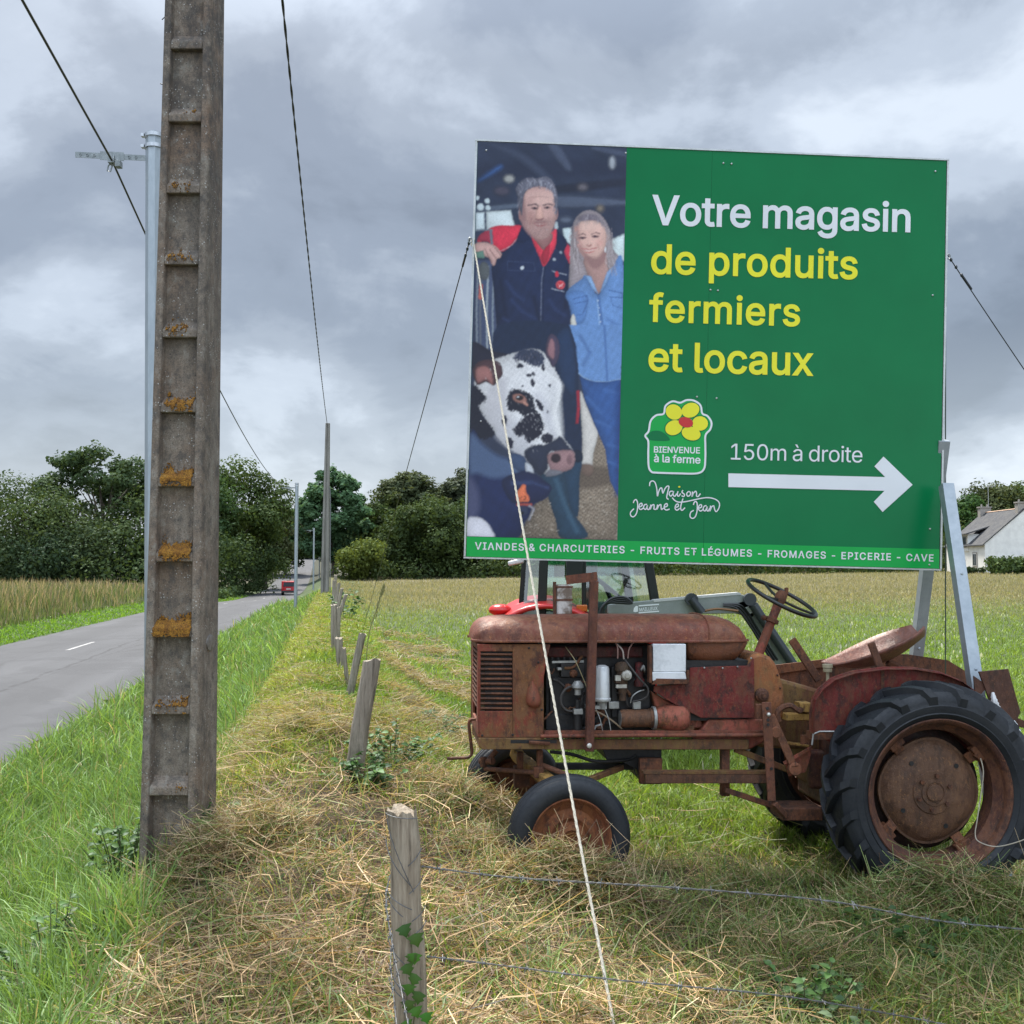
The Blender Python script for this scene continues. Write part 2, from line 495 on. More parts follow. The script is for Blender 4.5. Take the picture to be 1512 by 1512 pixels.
# worn centre dashes, sheets 4 mm above the asphalt
t = NT('road_paint')
n = t.noise(22, 6, .7)
t.bsdf(t.ramp(n, [(.44, (.09, .09, .095)), (.60, (.42, .42, .41))]), .6)
paint = t.m
m = MB()
for s0 in (2, 15, 28, 41, 54, 67, 80, 93, 106, 119):
    w = .055
    for k in range(4):
        a = s0 + k * .75; b = a + .75
        vs = []
        for (p_, s_) in ((-6.62 - w, a), (-6.62 + w, a), (-6.62 + w, b), (-6.62 - w, b)):
            x, y = ps2xy(p_, s_); vs.append((x, y, float(hps(p_, s_)) + .0275))
        m.add(vs, [(0, 1, 2, 3)])
rm = m.build('road_marking', paint, smooth=0)
tag(rm, 'worn white centre dashes painted on the road', kind='structure')

# ------------------------------------------------------------------ trees
LEAF = mat_leafy('tree_leaves', .30, .012, .6)
BARK = mat_two('bark', (.045, .036, .028), (.12, .10, .08), 14, .9, 0, .6)
def crown_np(rng, H, W, base, leaves, size, openness, c1, c2, shape):
    """leaf clumps spread through puffs filling the crown's volume"""
    npf = {'lacy': 34, 'poplar': 56}.get(shape, 54)
    pf = []
    while len(pf) < npf:
        u = rng.uniform(-1, 1, 3)
        r = np.linalg.norm(u)
        if r > 1 or r < .25: continue
        zz = (u[2] + 1) / 2
        if shape == 'poplar': k = (1 - .45 * zz) * (.55 + .9 * min(zz * 2.2, 1) * .5)
        elif shape == 'point': k = 1.1 - .75 * zz
        elif shape == 'lacy': k = .55 + .6 * zz - .25 * zz ** 3
        else: k = 1.0 if zz > .35 else .85 + .4 * zz
        x, y = u[0] * k, u[1] * k
        rad = rng.uniform(.10, .21) * (.55 if shape == 'lacy' else .75 if shape in ('point', 'poplar') else 1)
        if shape == 'lacy' and zz < .25: continue
        pf.append((x * W * .45, y * W * .45, base + (H - base) * (.08 + .86 * zz), rad * W, rng.uniform(0, 1)))
    pf = np.array(pf)
    w = pf[:, 3] ** 2; w /= w.sum()
    k = rng.choice(len(pf), leaves, p=w)
    d = rng.normal(size=(leaves, 3)); d /= np.linalg.norm(d, axis=1)[:, None]
    rr = (openness + (1 - openness) * rng.uniform(0, 1, leaves) ** .6) * (1 + .05 * rng.normal(size=leaves))
    irregular = 1 + .32 * np.sin(d[:, 0] * 5 + k) * np.cos(d[:, 2] * 4 + k * 1.7)
    C = pf[k, :3] + d * (pf[k, 3] * rr * irregular)[:, None] * np.array([1, 1, .78])
    nrm = d + rng.normal(scale=.48, size=d.shape) + np.array([0, 0, .3]); nrm /= np.linalg.norm(nrm, axis=1)[:, None]
    a = np.cross(nrm, rng.normal(size=d.shape)); a /= np.linalg.norm(a, axis=1)[:, None]
    b = np.cross(nrm, a)
    sz = size * rng.uniform(.55, 1.35, leaves)
    P0 = C - a * sz[:, None]; P2 = C + a * sz[:, None]
    P1 = C + b * (sz * .62)[:, None] - nrm * (sz * .25)[:, None]; P3 = C - b * (sz * .62)[:, None] - nrm * (sz * .2)[:, None]
    V = np.stack([P0, P1, P2, P3], 1).reshape(-1, 3)
    V[:, 2] = np.maximum(V[:, 2], .05)
    mixv = np.clip(.55 * pf[k, 4] + .45 * rng.uniform(0, 1, leaves), 0, 1)
    col = np.array(c1) * (1 - mixv)[:, None] + np.array(c2) * mixv[:, None]
    col = np.repeat(col, 4, 0)
    return V, col, pf
def quads(n): return np.full(n, 4), np.arange(n * 4)
TREE_N = [0]
def tree(px, Y, top, wpx, label, name='broadleaf_tree', shape='round', base=.12, dens=1.0, c1=(.028, .054, .020), c2=(.085, .132, .044), group='trees of the distant woods', cat='tree', openness=.45):
    TREE_N[0] += 1
    rng = np.random.default_rng(100 + TREE_N[0] * 7)
    hv = (rng.uniform(.85, 1.35), rng.uniform(.9, 1.25), rng.uniform(.8, 1.3)); c1 = tuple(a * b for a, b in zip(c1, hv)); c2 = tuple(a * b for a, b in zip(c2, hv))
    g = at(px, HOR, Y)
    z0 = hxy(g.x, g.y)
    H = at(px, top, Y).z - z0
    W = wpx / F * Y * 1.2
    root = thing(name, (g.x, g.y, z0), label, cat, group)
    n = int(np.clip(13000 * dens * (W * H / 120), 5000, 24000))
    V, col, pf = crown_np(rng, H, W, H * base, n, .135 * Y / 100 + .03, openness, c1, c2, shape)
    V[:, 2] *= H / np.percentile(V[:, 2], 99.7); w_ = np.percentile(V[:, 0], 99) - np.percentile(V[:, 0], 1); f_ = wpx / F * Y * 1.08 / w_; V[:, :2] *= f_; pf = pf.copy(); pf[:, :2] *= f_
    fn, lp = quads(n)
    np_mesh('crown', V, fn, lp, LEAF, col, root)
    m = MB()
    r0 = max(.12, H * .021)
    lean = rng.uniform(-.02, .02, 2) * H
    topz = H * (.62 if shape != 'poplar' else .85)
    tr = [(lean[0] * t_, lean[1] * t_, topz * t_ - .2 * (t_ == 0)) for t_ in (0, .25, .5, .75, 1)]
    m.tube(tr, [r0 * 1.25, r0, r0 * .8, r0 * .55, r0 * .3], 8)
    for p_ in pf[rng.permutation(len(pf))[:16]]:
        t_ = float(np.clip((p_[2] / topz) * rng.uniform(.45, .7), .12, .95))
        a = Vector((lean[0] * t_, lean[1] * t_, topz * t_)); b = Vector(p_[:3])
        mid = a.lerp(b, .5) + Vector((0, 0, .06 * H))
        m.tube([a, mid, b], [r0 * .42, r0 * .26, r0 * .07], 5)
    m.build('trunk', BARK, root)
    return root
OAK1, OAK2 = (.020, .040, .013), (.062, .095, .026)
tree(18, 92, 702, 190, 'shaggy dark tree at the far left beyond the tall grass', dens=1.2, base=.05)
tree(84, 96, 748, 130, 'low bushy tree between the shaggy tree and the tall open one', base=.04)
tree(153, 101, 664, 165, 'tallest open-crowned tree left of the pole, limbs showing against the sky', shape='lacy', base=.34, dens=.62, openness=.55, c1=(.03, .065, .022), c2=(.07, .12, .04))
tree(208, 97, 730, 120, 'dense dark tree rising just left of the concrete pole foot', base=.04)
tree(120, 92, 772, 130, 'broad dark thicket tree below the tall open-crowned one', base=.02)
tree(44, 88, 782, 120, 'lowest rounded tree at the left edge above the tall grass', base=.02, c2=(.075, .10, .034))
tree(285, 118, 700, 120, 'tree mostly hidden behind the near concrete pole', base=.05)
tree(346, 126, 680, 135, 'big broad oak right of the near concrete pole beside the road', base=.06, dens=1.25, c2=(.11, .16, .04))
tree(392, 146, 742, 75, 'smaller roadside tree just left of the second grey pole', base=.05)
tree(421, 185, 752, 74, 'small dark tree overhanging the far end of the road', base=.04)
tree(447, 255, 772, 60, 'farthest tree at the top of the road hill', base=.04)
tree(493, 166, 694, 92, 'tall grey-green poplar standing behind the far concrete pole', 'poplar_tree', 'poplar', .05, 1.5, (.06, .095, .042), (.15, .21, .085), openness=.5)
tree(536, 152, 796, 64, 'low pale green tree at the corner of the wood by the road', base=.0, c1=(.05, .08, .025), c2=(.13, .18, .055))
tree(566, 176, 730, 90, 'olive green tree between the poplar and the pointed oak', base=.04, c2=(.085, .105, .03))
tree(603, 181, 701, 104, 'pointed dark oak, highest crown left of the billboard', shape='point', base=.04, dens=1.4)
tree(645, 163, 736, 128, 'round-headed oak at the front of the wood beside the billboard', base=.02, dens=1.3, c2=(.065, .105, .025))
tree(686, 186, 695, 96, 'feathery paler tree touching the left edge of the billboard', shape='point', base=.05, dens=1.2, c1=(.035, .055, .025), c2=(.075, .105, .05))
tree(742, 172, 720, 120, 'tree of the wood hidden behind the billboard photo', base=.03)
HG = 'trees behind the white house'
tree(1420, 158, 733, 66, 'narrow dark tree behind the steel legs of the billboard', base=.05, group=HG)
tree(1470, 166, 716, 104, 'wide dark oak behind the left end of the house roof', base=.05, group=HG, dens=1.2)
tree(1528, 168, 713, 110, 'oak behind the right chimney at the picture edge', base=.05, group=HG, dens=1.2)

def foliage_mass(name, label, pts, size, n, c1, c2, seed, cat=None, kind='stuff', squash=.8):
    """a mass of leaf clumps: pts = [(x, y, z, r)]"""
    rng = np.random.default_rng(seed)
    P = np.array(pts); w = P[:, 3] ** 2; w /= w.sum()
    k = rng.choice(len(P), n, p=w)
    d = rng.normal(size=(n, 3)); d /= np.linalg.norm(d, axis=1)[:, None]
    C = P[k, :3] + d * (P[k, 3] * (.5 + .5 * rng.uniform(0, 1, n) ** .5) * (1 + .2 * np.sin(d[:, 0] * 6 + k)))[:, None] * np.array([1, 1, squash])
    nrm = d + rng.normal(scale=.7, size=d.shape) + np.array([0, 0, .3]); nrm /= np.linalg.norm(nrm, axis=1)[:, None]
    a = np.cross(nrm, rng.normal(size=d.shape)); a /= np.linalg.norm(a, axis=1)[:, None]
    b = np.cross(nrm, a)
    sz = size * rng.uniform(.5, 1.4, n)
    V = np.stack([C - a * sz[:, None], C + b * (sz * .6)[:, None] - nrm * (sz * .25)[:, None], C + a * sz[:, None], C - b * (sz * .6)[:, None]], 1).reshape(-1, 3)
    gz = hps(*xy2ps(V[:, 0], V[:, 1]))
    V[:, 2] = np.maximum(V[:, 2], gz + .01)
    mv = np.clip(.5 * (np.sin(k * 12.9898) * .5 + .5) + .5 * rng.uniform(0, 1, n), 0, 1)
    col = np.array(c1) * (1 - mv)[:, None] + np.array(c2) * mv[:, None]
    fn, lp = quads(n)
    o = np_mesh(name, V, fn, lp, LEAF, np.repeat(col, 4, 0))
    return tag(o, label, cat, kind=kind)
rng = random.Random(5)
pts = []
for px in range(-160, 400, 12):
    Y = 90 + rng.uniform(-3, 6) + max(0, px - 220) * .22
    g = at(px, HOR, Y); r = rng.uniform(1.5, 2.6)
    pts.append((g.x, g.y, hxy(g.x, g.y) + r * .7, r))
    pts.append((g.x + 1, g.y + 4, hxy(g.x, g.y) + r * 1.8, r * 1.1))
foliage_mass('woodland_understory', 'dark undergrowth at the foot of the left wood', pts, .17, 30000, (.026, .046, .016), (.07, .105, .034), 1)
pts = []
for px in range(500, 1460, 9):
    Y = 155 + rng.uniform(-4, 5) - max(0, px - 900) * .02
    g = at(px, HOR, Y); r = rng.uniform(1.3, 2.4)
    pts.append((g.x, g.y, hxy(g.x, g.y) + r * .6, r))
    pts.append((g.x + 1, g.y + 7, hxy(g.x, g.y) + r * 2.0, r * 1.5)); pts.append((g.x + 1.5, g.y + 15, hxy(g.x, g.y) + r * 1.2, r * 1.6))
foliage_mass('woodland', 'dark wood edge along the top of the field', pts, .25, 70000, (.026, .048, .016), (.08, .11, .03), 2)
pts = []
for px in range(325, 425, 6):
    g = at(px, HOR, 86 + (px - 325) * .9); r = rng.uniform(.5, 1.0)
    p_, s_ = xy2ps(g.x, g.y); x_, y_ = ps2xy(min(p_, -9.5 - r), s_); pts.append((x_, y_, hxy(x_, y_) + r * .6, r))
foliage_mass('roadside_undergrowth', 'low green bushes along the far left road edge', pts, .16, 3000, (.04, .07, .025), (.10, .15, .06), 3)

# ------------------------------------------------------------------ house
def house():
    bx, by = at(1455, HOR, 130).x, 130.0
    z0 = hxy(bx + 2, by) - .05
    h = thing('white_house', (bx, by, z0), 'white farmhouse with slate roof, dormer and brick chimneys behind the hedge', 'house')
    zs = 5.0 - z0; zr = 9.35 - z0; L = 11.5; W = 10.2
    render = mat_two('white_render', (.58, .57, .55), (.74, .73, .70), 1.2, .85, 0, .2, .3, .6, 20)
    t = NT('roof_slate')
    br = t.n('ShaderNodeTexBrick'); br.inputs['Scale'].default_value = 3; br.inputs['Color1'].default_value = (.045, .046, .052, 1)
    br.inputs['Color2'].default_value = (.075, .077, .085, 1); br.inputs['Mortar'].default_value = (.025, .025, .03, 1); br.inputs['Mortar Size'].default_value = .02
    t.l(t.scaled((1, 1, 1)), br.inputs['Vector'])
    t.bsdf(t.mix(t.ramp(t.noise(1.5, 5), [(.4, 0.0), (.7, .5)]), br.outputs[0], (.11, .105, .095)), .8, Specular_IOR_Level=.25)
    slate = t.m
    stone = mat_two('granite_trim', (.22, .20, .18), (.34, .31, .28), 6, .85)
    glass = mat_plain('window_glass', (.05, .06, .07), .12)
    white = mat_plain('white_joinery', (.7, .7, .7), .5)
    m = MB(); f = lambda u, v, t_: (u, t_, v)
    m.prism([(0, 0), (W, 0), (W, zs), (W / 2, zr - .15), (0, zs)], f, 0, L)
    m.build('wall', render, h)
    m = MB()
    for sgn in (0, 1):
        x0, x1 = (-.35, W / 2) if sgn == 0 else (W + .35, W / 2)
        za = zs - .3
        m.prism([(x0, za), (x1, zr), (x1, zr + .16), (x0, za + .16)], f, -.12, L + .12)
    roof = m.build('roof', slate, h)
    for yc, nm in ((.45, 0), (L - .6, 1)):
        c = MB(); c.box((W / 2, yc, zr + .1), (1.5, .8, 1.5)); c.box((W / 2, yc, zr + .9), (1.7, 1.0, .16))
        for k in (-.4, .4): c.lathe([(.13, 0), (.11, .35)], (W / 2 + k, yc, zr + .97), (0, 0, 1), 8)
        c.build('chimney', stone, roof)
    m = MB(); m.prism([(W / 2 - .12, zr + .15), (W / 2 + .12, zr + .15), (W / 2, zr + .25)], f, .9, L - 1)
    m.build('ridge', mat_two('ridge_clay', (.30, .17, .10), (.42, .27, .17), 3), roof)
    g = lambda u, v, t_: (t_, u, v)
    for yc in (2.8, 8.3):
        w = MB(); w.box((-.03, yc, 1.75), (.10, 1.3, 1.9)); fr = w.build('window', stone, h)
        w = MB(); w.box((-.05, yc, 1.75), (.10, 1.0, 1.6)); w.build('frame', white, fr)
        w = MB()
        for k in (-.24, .24): w.box((-.075, yc + k, 1.75), (.08, .4, 1.45))
        w.build('pane', glass, fr)
    d = MB(); d.prism([(-.12, zs - .9), (-.12, zs + 1.35), (2.3, zs + 1.35), (2.3, zs - .2)], lambda u, v, t_: (u, t_, v), 4.5, 6.3)
    dm = d.build('dormer', render, h)
    d = MB(); d.prism([(-.55, zs + 1.25), (2.9, zs + 2.35), (2.9, zs + 2.5), (-.55, zs + 1.42)], lambda u, v, t_: (u, t_, v), 4.1, 6.7)
    d.build('dormer_roof', slate, dm)
    d = MB(); d.box((-.16, 5.4, zs + .35), (.12, .9, 1.2)); d.build('window', glass, dm)
    d = MB(); d.box((-.14, 5.4, zs + .35), (.12, 1.2, 1.5)); d.build('window_surround', stone, dm)
    a = MB(); q = (W / 2 + .3, L - 1.2, zr + .8)
    a.tube([q, (q[0], q[1], q[2] + 3.0)], .035, 6)
    for k in range(6): a.tube([(q[0] - .5 + .05 * k, q[1] - .1, q[2] + 2.9 - .0 * k), (q[0] + .5 - .05 * k, q[1] - .1, q[2] + 2.9)], .02, 5); q = (q[0], q[1] - .25, q[2])
    a.tube([(q[0], q[1], q[2] + 2.9), (q[0], q[1] + 1.6, q[2] + 2.9)], .025, 5)
    a.build('antenna', mat_plain('antenna_metal', (.5, .5, .5), .4, .8), h)
house()
pts = []
for px in range(1466, 1600, 5):
    g = at(px, HOR, 121 + rng.uniform(-1, 1)); r = rng.uniform(.7, 1.15)
    pts.append((g.x, g.y, hxy(g.x, g.y) + r * .8, r)); pts.append((g.x, g.y + .6, hxy(g.x, g.y) + 1.5, r * .8))
hd = foliage_mass('garden_hedge', 'leafy green hedge in front of the white house gable', pts, .2, 5000, (.03, .055, .015), (.095, .14, .04), 4, 'hedge', None)
for k, px in enumerate((1412, 1420, 1431, 1438, 1450)):
    g = at(px, HOR, 127); r = rng.uniform(.35, .6)
    foliage_mass('garden_shrub', 'low dark shrub under the farmhouse windows', [(g.x, g.y, hxy(g.x, g.y) + r * .8, r)], .14, 200,
                 (.02, .04, .012), (.06, .085, .03), 60 + k, 'shrub', None)['group'] = 'shrubs along the farmhouse wall'

# ------------------------------------------------------------------ concrete poles
def mat_concrete():
    t = NT('weathered_concrete')
    v = t.scaled((1, 1, .35))
    a = t.noise(5, 8, .65, v); b = t.noise(55, 6, .7); c = t.noise(2.2, 5, .6)
    col = t.ramp(a, [(.3, (.135, .105, .08)), (.5, (.22, .178, .138)), (.72, (.315, .265, .21))])
    col = t.mix(t.ramp(c, [(.45, 0.0), (.65, .65)]), col, (.215, .13, .08))
    agg = t.noise(150, 4, .75)
    col = t.mix(t.ramp(agg, [(.38, .65), (.52, 0.0)]), col, (.06, .052, .045))
    col = t.mix(t.ramp(agg, [(.6, 0.0), (.7, .6)]), col, (.36, .34, .30))
    md = t.noise(17, 9, .72, t.scaled((1, 1, .7), (2, 7, 1)))
    col = t.mix(t.ramp(md, [(.38, .8), (.52, 0.0)]), col, (.075, .066, .058))
    col = t.mix(t.ramp(md, [(.55, 0.0), (.66, .6)]), col, (.30, .28, .245))
    sp = t.n('ShaderNodeSeparateXYZ'); t.l(t.co(), sp.inputs[0])
    up = t.n('ShaderNodeMapRange'); t.l(sp.outputs[2], up.inputs[0])
    up.inputs[1].default_value = 2.2; up.inputs[2].default_value = 4.6
    black = t.math('MULTIPLY', t.ramp(t.noise(11, 8, .75, t.scaled((1, 1, .6), (4, 2, 1))), [(.42, 0.0), (.6, .85)]), up.outputs[0])
    col = t.mix(black, col, (.05, .045, .042))                       # algae crust grows on the upper shaft
    grey = t.ramp(t.noise(14, 7, .7, t.scaled((1, 1, .8), (9, 1, 5))), [(.56, 0.0), (.68, .5)])
    col = t.mix(grey, col, (.27, .26, .225))
    vo = t.voro(62); nz = t.noise(9, 4, .6)
    spk = t.math('MULTIPLY', t.ramp(vo, [(.16, 1.0), (.24, 0.0)]), t.ramp(nz, [(.5, 0.0), (.58, 1.0)]))
    col = t.mix(spk, col, (.46, .45, .42))                            # white lichen specks
    pit = t.ramp(t.voro(30, t.scaled((1, 1, 1), (2, 5, 1))), [(.07, .8), (.12, 0.0)])
    col = t.mix(pit, col, (.03, .028, .025))
    t.bsdf(col, .92, 0, t.math('ADD', b, t.math('MULTIPLY', spk, .6)), .6, .006)
    return t.m
CONC = mat_concrete()
def mat_lichen():
    t = NT('orange_lichen')
    n = t.noise(60, 6, .7)
    k = t.noise(26, 8, .75)
    f = t.noise(190, 5, .8)
    c = t.ramp(k, [(.30, (.12, .052, .014)), (.42, (.36, .15, .02)), (.56, (.58, .27, .03)), (.7, (.42, .24, .07))])
    t.bsdf(t.mix(t.ramp(f, [(.4, .85), (.56, 0.0)]), c, (.035, .02, .01)), .97, 0, t.math('ADD', f, n), 1.0, .012)
    return t.m
LICH = mat_lichen()
PX0, PY0 = at(247, 1255, 5.3).x, 5.3
PZ0 = hxy(PX0, PY0)
pole = thing('concrete_pole', (PX0, PY0, PZ0), 'tall weathered concrete utility pole with stepped recesses and orange lichen, in the foreground', 'utility pole', 'concrete utility poles')
Z8 = 8.6 - PZ0
def pol(u, v, z):      # u -1..1 across, v 0..1 depth, z above the base
    k = z / 4.45
    hw = .149 - .022 * k; dp = .36 - .105 * k
    return (u * hw + .020 * k, v * dp + .018 * k, z)
def pbox(m, u0, u1, v0, v1, z0, z1, dv=0.0):
    vs = [pol(u, v + (dv if (z == z1 and v == v0) else 0), z) for z in (z0, z1) for (u, v) in ((u0, v0), (u1, v0), (u1, v1), (u0, v1))]
    m.add(vs, [(3, 2, 1, 0), (4, 5, 6, 7), (0, 1, 5, 4), (1, 2, 6, 5), (2, 3, 7, 6), (3, 0, 4, 7)])
m = MB()
UL, UR, RC = -.70, .66, .17
zs = [0] + [1.0 * i for i in range(1, 8)] + [Z8]
# cross-section with the pocket open at the front; chamfered arrises
sec = [(-1, .04), (-.96, 0), (UL, 0), (UL + .05, RC), (UR - .05, RC), (UR, 0), (.93, 0), (1, .07), (1, .95), (.95, 1), (-.95, 1), (-1, .95)]
m.loft([[pol(u, v, z - (.3 if i == 0 else 0)) for u, v in sec] for i, z in enumerate(zs)])
LEDGE = [at(247, y, 5.3).z - PZ0 for y in (1172, 1052, 938, 826, 715, 605, 494, 386, 280, 174, 66)]
LEDGE += [LEDGE[-1] + .385 * k for k in range(1, 9)]
for z in LEDGE:        # each step: flat underside, face flush with the pole, sloping top running back into the pocket
    lo, hi = z - .012, z + .03
    a = [pol(UL + .002, .006, lo), pol(UR - .002, .006, lo), pol(UR - .002, .006, hi), pol(UL + .002, .006, hi)]
    b = [pol(UL + .03, RC + .02, lo + .004), pol(UR - .03, RC + .02, lo + .004), pol(UR - .03, RC + .02, hi + .055), pol(UL + .03, RC + .02, hi + .055)]
    m.add(a + b, [(0, 1, 2, 3), (4, 7, 6, 5), (0, 4, 5, 1), (3, 2, 6, 7), (0, 3, 7, 4), (1, 5, 6, 2)])
m.build('shaft', CONC, pole, bevel=.006)
rng = random.Random(11)
def vn(x, y, k):          # cheap value noise
    def h(i, j): return math.sin(i * 127.1 + j * 311.7 + k * 74.7) * 43758.5453 % 1.0
    i, j = math.floor(x), math.floor(y); fx, fy = x - i, y - j; fx = fx * fx * (3 - 2 * fx); fy = fy * fy * (3 - 2 * fy)
    return (h(i, j) * (1 - fx) + h(i + 1, j) * fx) * (1 - fy) + (h(i, j + 1) * (1 - fx) + h(i + 1, j + 1) * fx) * fy
for i, (amt, ul, ur) in enumerate(((.30, -.35, .64), (.62, -.62, .64), (1.3, -.78, .70), (.95, -.66, .64), (.95, -.69, .64), (.85, -.6, .64), (.6, -.65, .5), (.5, -.65, .55), (.45, -.65, .35), (.3, -.5, .5))):
    m = MB(); z = LEDGE[i]; NU, NS_ = 84, 44; keep = {}
    for a_ in range(NU + 1):
        u = ul + (ur - ul) * a_ / NU
        for b_ in range(NS_ + 1):
            s_ = b_ / NS_                       # 0 low on the front face .. .35 the edge .. 1 up on the recessed wall
            if s_ < .3: v = -.002; zz = z - .010 + .04 * s_ / .3
            elif s_ < .72: k = (s_ - .3) / .42; v = -.002 + k * (RC + .006); zz = z + .03 + .055 * k
            else: k = (s_ - .72) / .28; v = RC - .006; zz = z + .085 + .05 * k
            big = .6 * vn(a_ * .11, b_ * .12, i) + .4 * vn(a_ * .33, b_ * .3, i + 5)
            env = min(1, a_ / 7, (NU - a_) / 7) * (1 - abs(s_ - .36) * 1.5)
            if i == 0: env *= 1.2 if u > .2 else .55
            lvl = amt * .60 * env + .50 * big + .34 * vn(a_ * .75, b_ * .75, i + 9)
            t_ = .0015 + .0045 * max(0, lvl - .62) + .003 * vn(a_ * .8, b_ * .8, i + 3)
            p = Vector(pol(u, v, zz)) + Vector((0, -.7 * t_, .6 * t_ if s_ > .28 else 0))
            keep[(a_, b_)] = (lvl > .70, p)
    idx = {}
    for a_ in range(NU):
        for b_ in range(NS_):
            q = [(a_, b_), (a_ + 1, b_), (a_ + 1, b_ + 1), (a_, b_ + 1)]
            if all(keep[c][0] for c in q):
                for c in q:
                    if c not in idx: idx[c] = len(m.v); m.v.append(tuple(keep[c][1]))
                m.f.append(tuple(idx[c] for c in q))
    if m.f:
        o = m.build('lichen', LICH, pole, smooth=60); o['kind'] = 'stuff'
        sl = o.modifiers.new('thick', 'SOLIDIFY'); sl.thickness = .004; sl.offset = -1
# number disc and cast figures on the right-hand face, wire stubs on the left edge
zt = at(315, 950, 5.42).z - PZ0
c = Vector(pol(1, .50, zt))
m = MB(); m.lathe([(.0, -.01), (.034, -.01), (.034, .006), (.028, .008), (.0, .007)], (0, 0, 0), (1, 0, -.02), 24)
m.v = [(c.x + v[0] + .002, c.y + v[1] * 2.0, c.z + v[2] * 1.25) for v in m.v]
disc = m.build('number_disc', mat_two('disc_metal', (.16, .14, .12), (.30, .28, .26), 40, .5, .4), pole)
m = MB()
for k, z in enumerate((at(240, 13, 5.3).z - PZ0, at(240, 114, 5.3).z - PZ0)):
    p = Vector(pol(-1, .3, z)); m.tube([p + Vector((.01, 0, 0)), p + Vector((-.02, -.005, .004)), p + Vector((-.034, -.008, -.012 + .02 * k))], .0028, 5)
m.build('wire_stub', mat_plain('dark_wire', (.04, .04, .045), .5, .5), pole)

# far concrete pole
g = at(480, HOR, 49); gz = hxy(g.x, g.y)
p2 = thing('concrete_pole', (g.x, g.y, gz), 'slim grey concrete utility pole far along the verge, next to the fence posts', 'utility pole', 'concrete utility poles')
H2 = at(480, 625, 49).z - gz
m = MB()
sec = [(-1, -.7), (-.7, -1), (-.3, -1), (-.22, -.55), (.22, -.55), (.3, -1), (.7, -1), (1, -.7), (1, .7), (.7, 1), (-.7, 1), (-1, .7)]
m.loft([[(u * (.19 - .09 * k) + .06 * k, v * (.19 - .09 * k), H2 * k - (.3 if k == 0 else 0)) for u, v in sec] for k in (0, .25, .5, .75, 1)])
t = NT('pale_concrete'); n_ = t.noise(3, 7, .65, t.scaled((1, 1, .3)))
t.bsdf(t.ramp(n_, [(.3, (.15, .14, .125)), (.7, (.28, .265, .24))]), .9, 0, t.noise(50), .4, .005)
m.build('shaft', t.m, p2, bevel=.01)
m = MB(); m.tube([(.26, -.05, .0), (.23, -.05, H2 * .55), (.20, -.05, H2 * .62)], .025, 6)
m.build('conduit', mat_plain('grey_conduit', (.16, .16, .17), .6), p2)

# ------------------------------------------------------------------ galvanised telephone poles
t = NT('galvanised'); v_ = t.voro(26, t.scaled((1, 1, .4)), out=1); n_ = t.noise(4, 6, .65, t.scaled((1, 1, .25)))
gc = t.ramp(n_, [(.3, (.30, .34, .37)), (.7, (.44, .48, .51))])
gc = t.mix(t.ramp(t.noise(30, 5, .7, t.scaled((1, 1, .3))), [(.4, 0.0), (.7, .35)]), gc, (.24, .28, .31))
t.bsdf(gc, .48, .55, t.noise(70), .08, .002)
GALV = t.m
STEEL = mat_two('bracket_steel', (.17, .19, .19), (.30, .32, .32), 20, .45, .7)
BLK = mat_plain('black_rubber_cable', (.012, .012, .014), .45)
gx = at(228, 197, 9.8); gb = at(233, HOR, 9.8); GZ0 = hxy(gb.x, 9.8)
tp = thing('telephone_pole', (gb.x, 9.8, GZ0), 'nearest galvanised steel telephone pole, half hidden behind the foreground concrete pole', 'telephone pole', 'galvanised telephone poles')
HT = gx.z - GZ0
LEAN = math.atan2(gx.x - gb.x, HT)
tp.rotation_euler = (0, LEAN, 0)
def octo(r, z): return [(r * math.cos(a), r * math.sin(a), z) for a in (math.pi / 8 + k * math.pi / 4 for k in range(8))]
m = MB(); m.loft([octo(.086, -.3), octo(.085, HT * .5), octo(.082, HT)]); m.build('shaft', GALV, tp, smooth=20)
m = MB()
for dz in (.03, .14):
    m.lathe([(.089, -.018), (.094, -.018), (.094, .018), (.089, .018)], (0, 0, HT - dz), (0, 0, 1), 16, closed=True)
    m.box((-.10, -.03, HT - dz), (.03, .05, .03))
m.build('band', mat_plain('band_steel', (.6, .62, .64), .3, .8), tp)
m = MB(); arm_d = Vector((-CT, -ST, 0)); zb = HT - .25
a0 = Vector((0, 0, zb)) + arm_d * .07
m.bar(a0, a0 + arm_d * .66, .006, .055)
for k in range(9):
    q = a0 + arm_d * (.10 + .064 * k) + Vector((0, -.006, 0))
    m.lathe([(.009, -.002), (.013, -.002), (.013, .003), (.009, .003)], q, (ST, -CT, 0), 10, closed=True)
m.bar(a0, a0 + Vector((.02, 0, .10)), .02, .012)
m.bar(a0 + arm_d * .21 + Vector((0, -.008, .0)), a0 + arm_d * .43 + Vector((0, -.008, .0)), .006, .085)
arm = m.build('bracket_arm', STEEL, tp, smooth=0)
m = MB(); ck = a0 + arm_d * .30 + Vector((0, -.05, -.07))
m.box(ck, (.06, .09, .05)); m.box(ck + Vector((.06, .0, -.03)), (.05, .07, .06)); m.tube([ck + Vector((.0, .04, .08)), ck, ck + Vector((-.04, 0, -.04)), ck + Vector((-.05, 0, -.09)), ck + Vector((-.02, 0, -.10)), ck + Vector((0, 0, -.03))], .008, 6)
m.build('cable_clamp', STEEL, tp, bevel=.006)
tps = [tp]
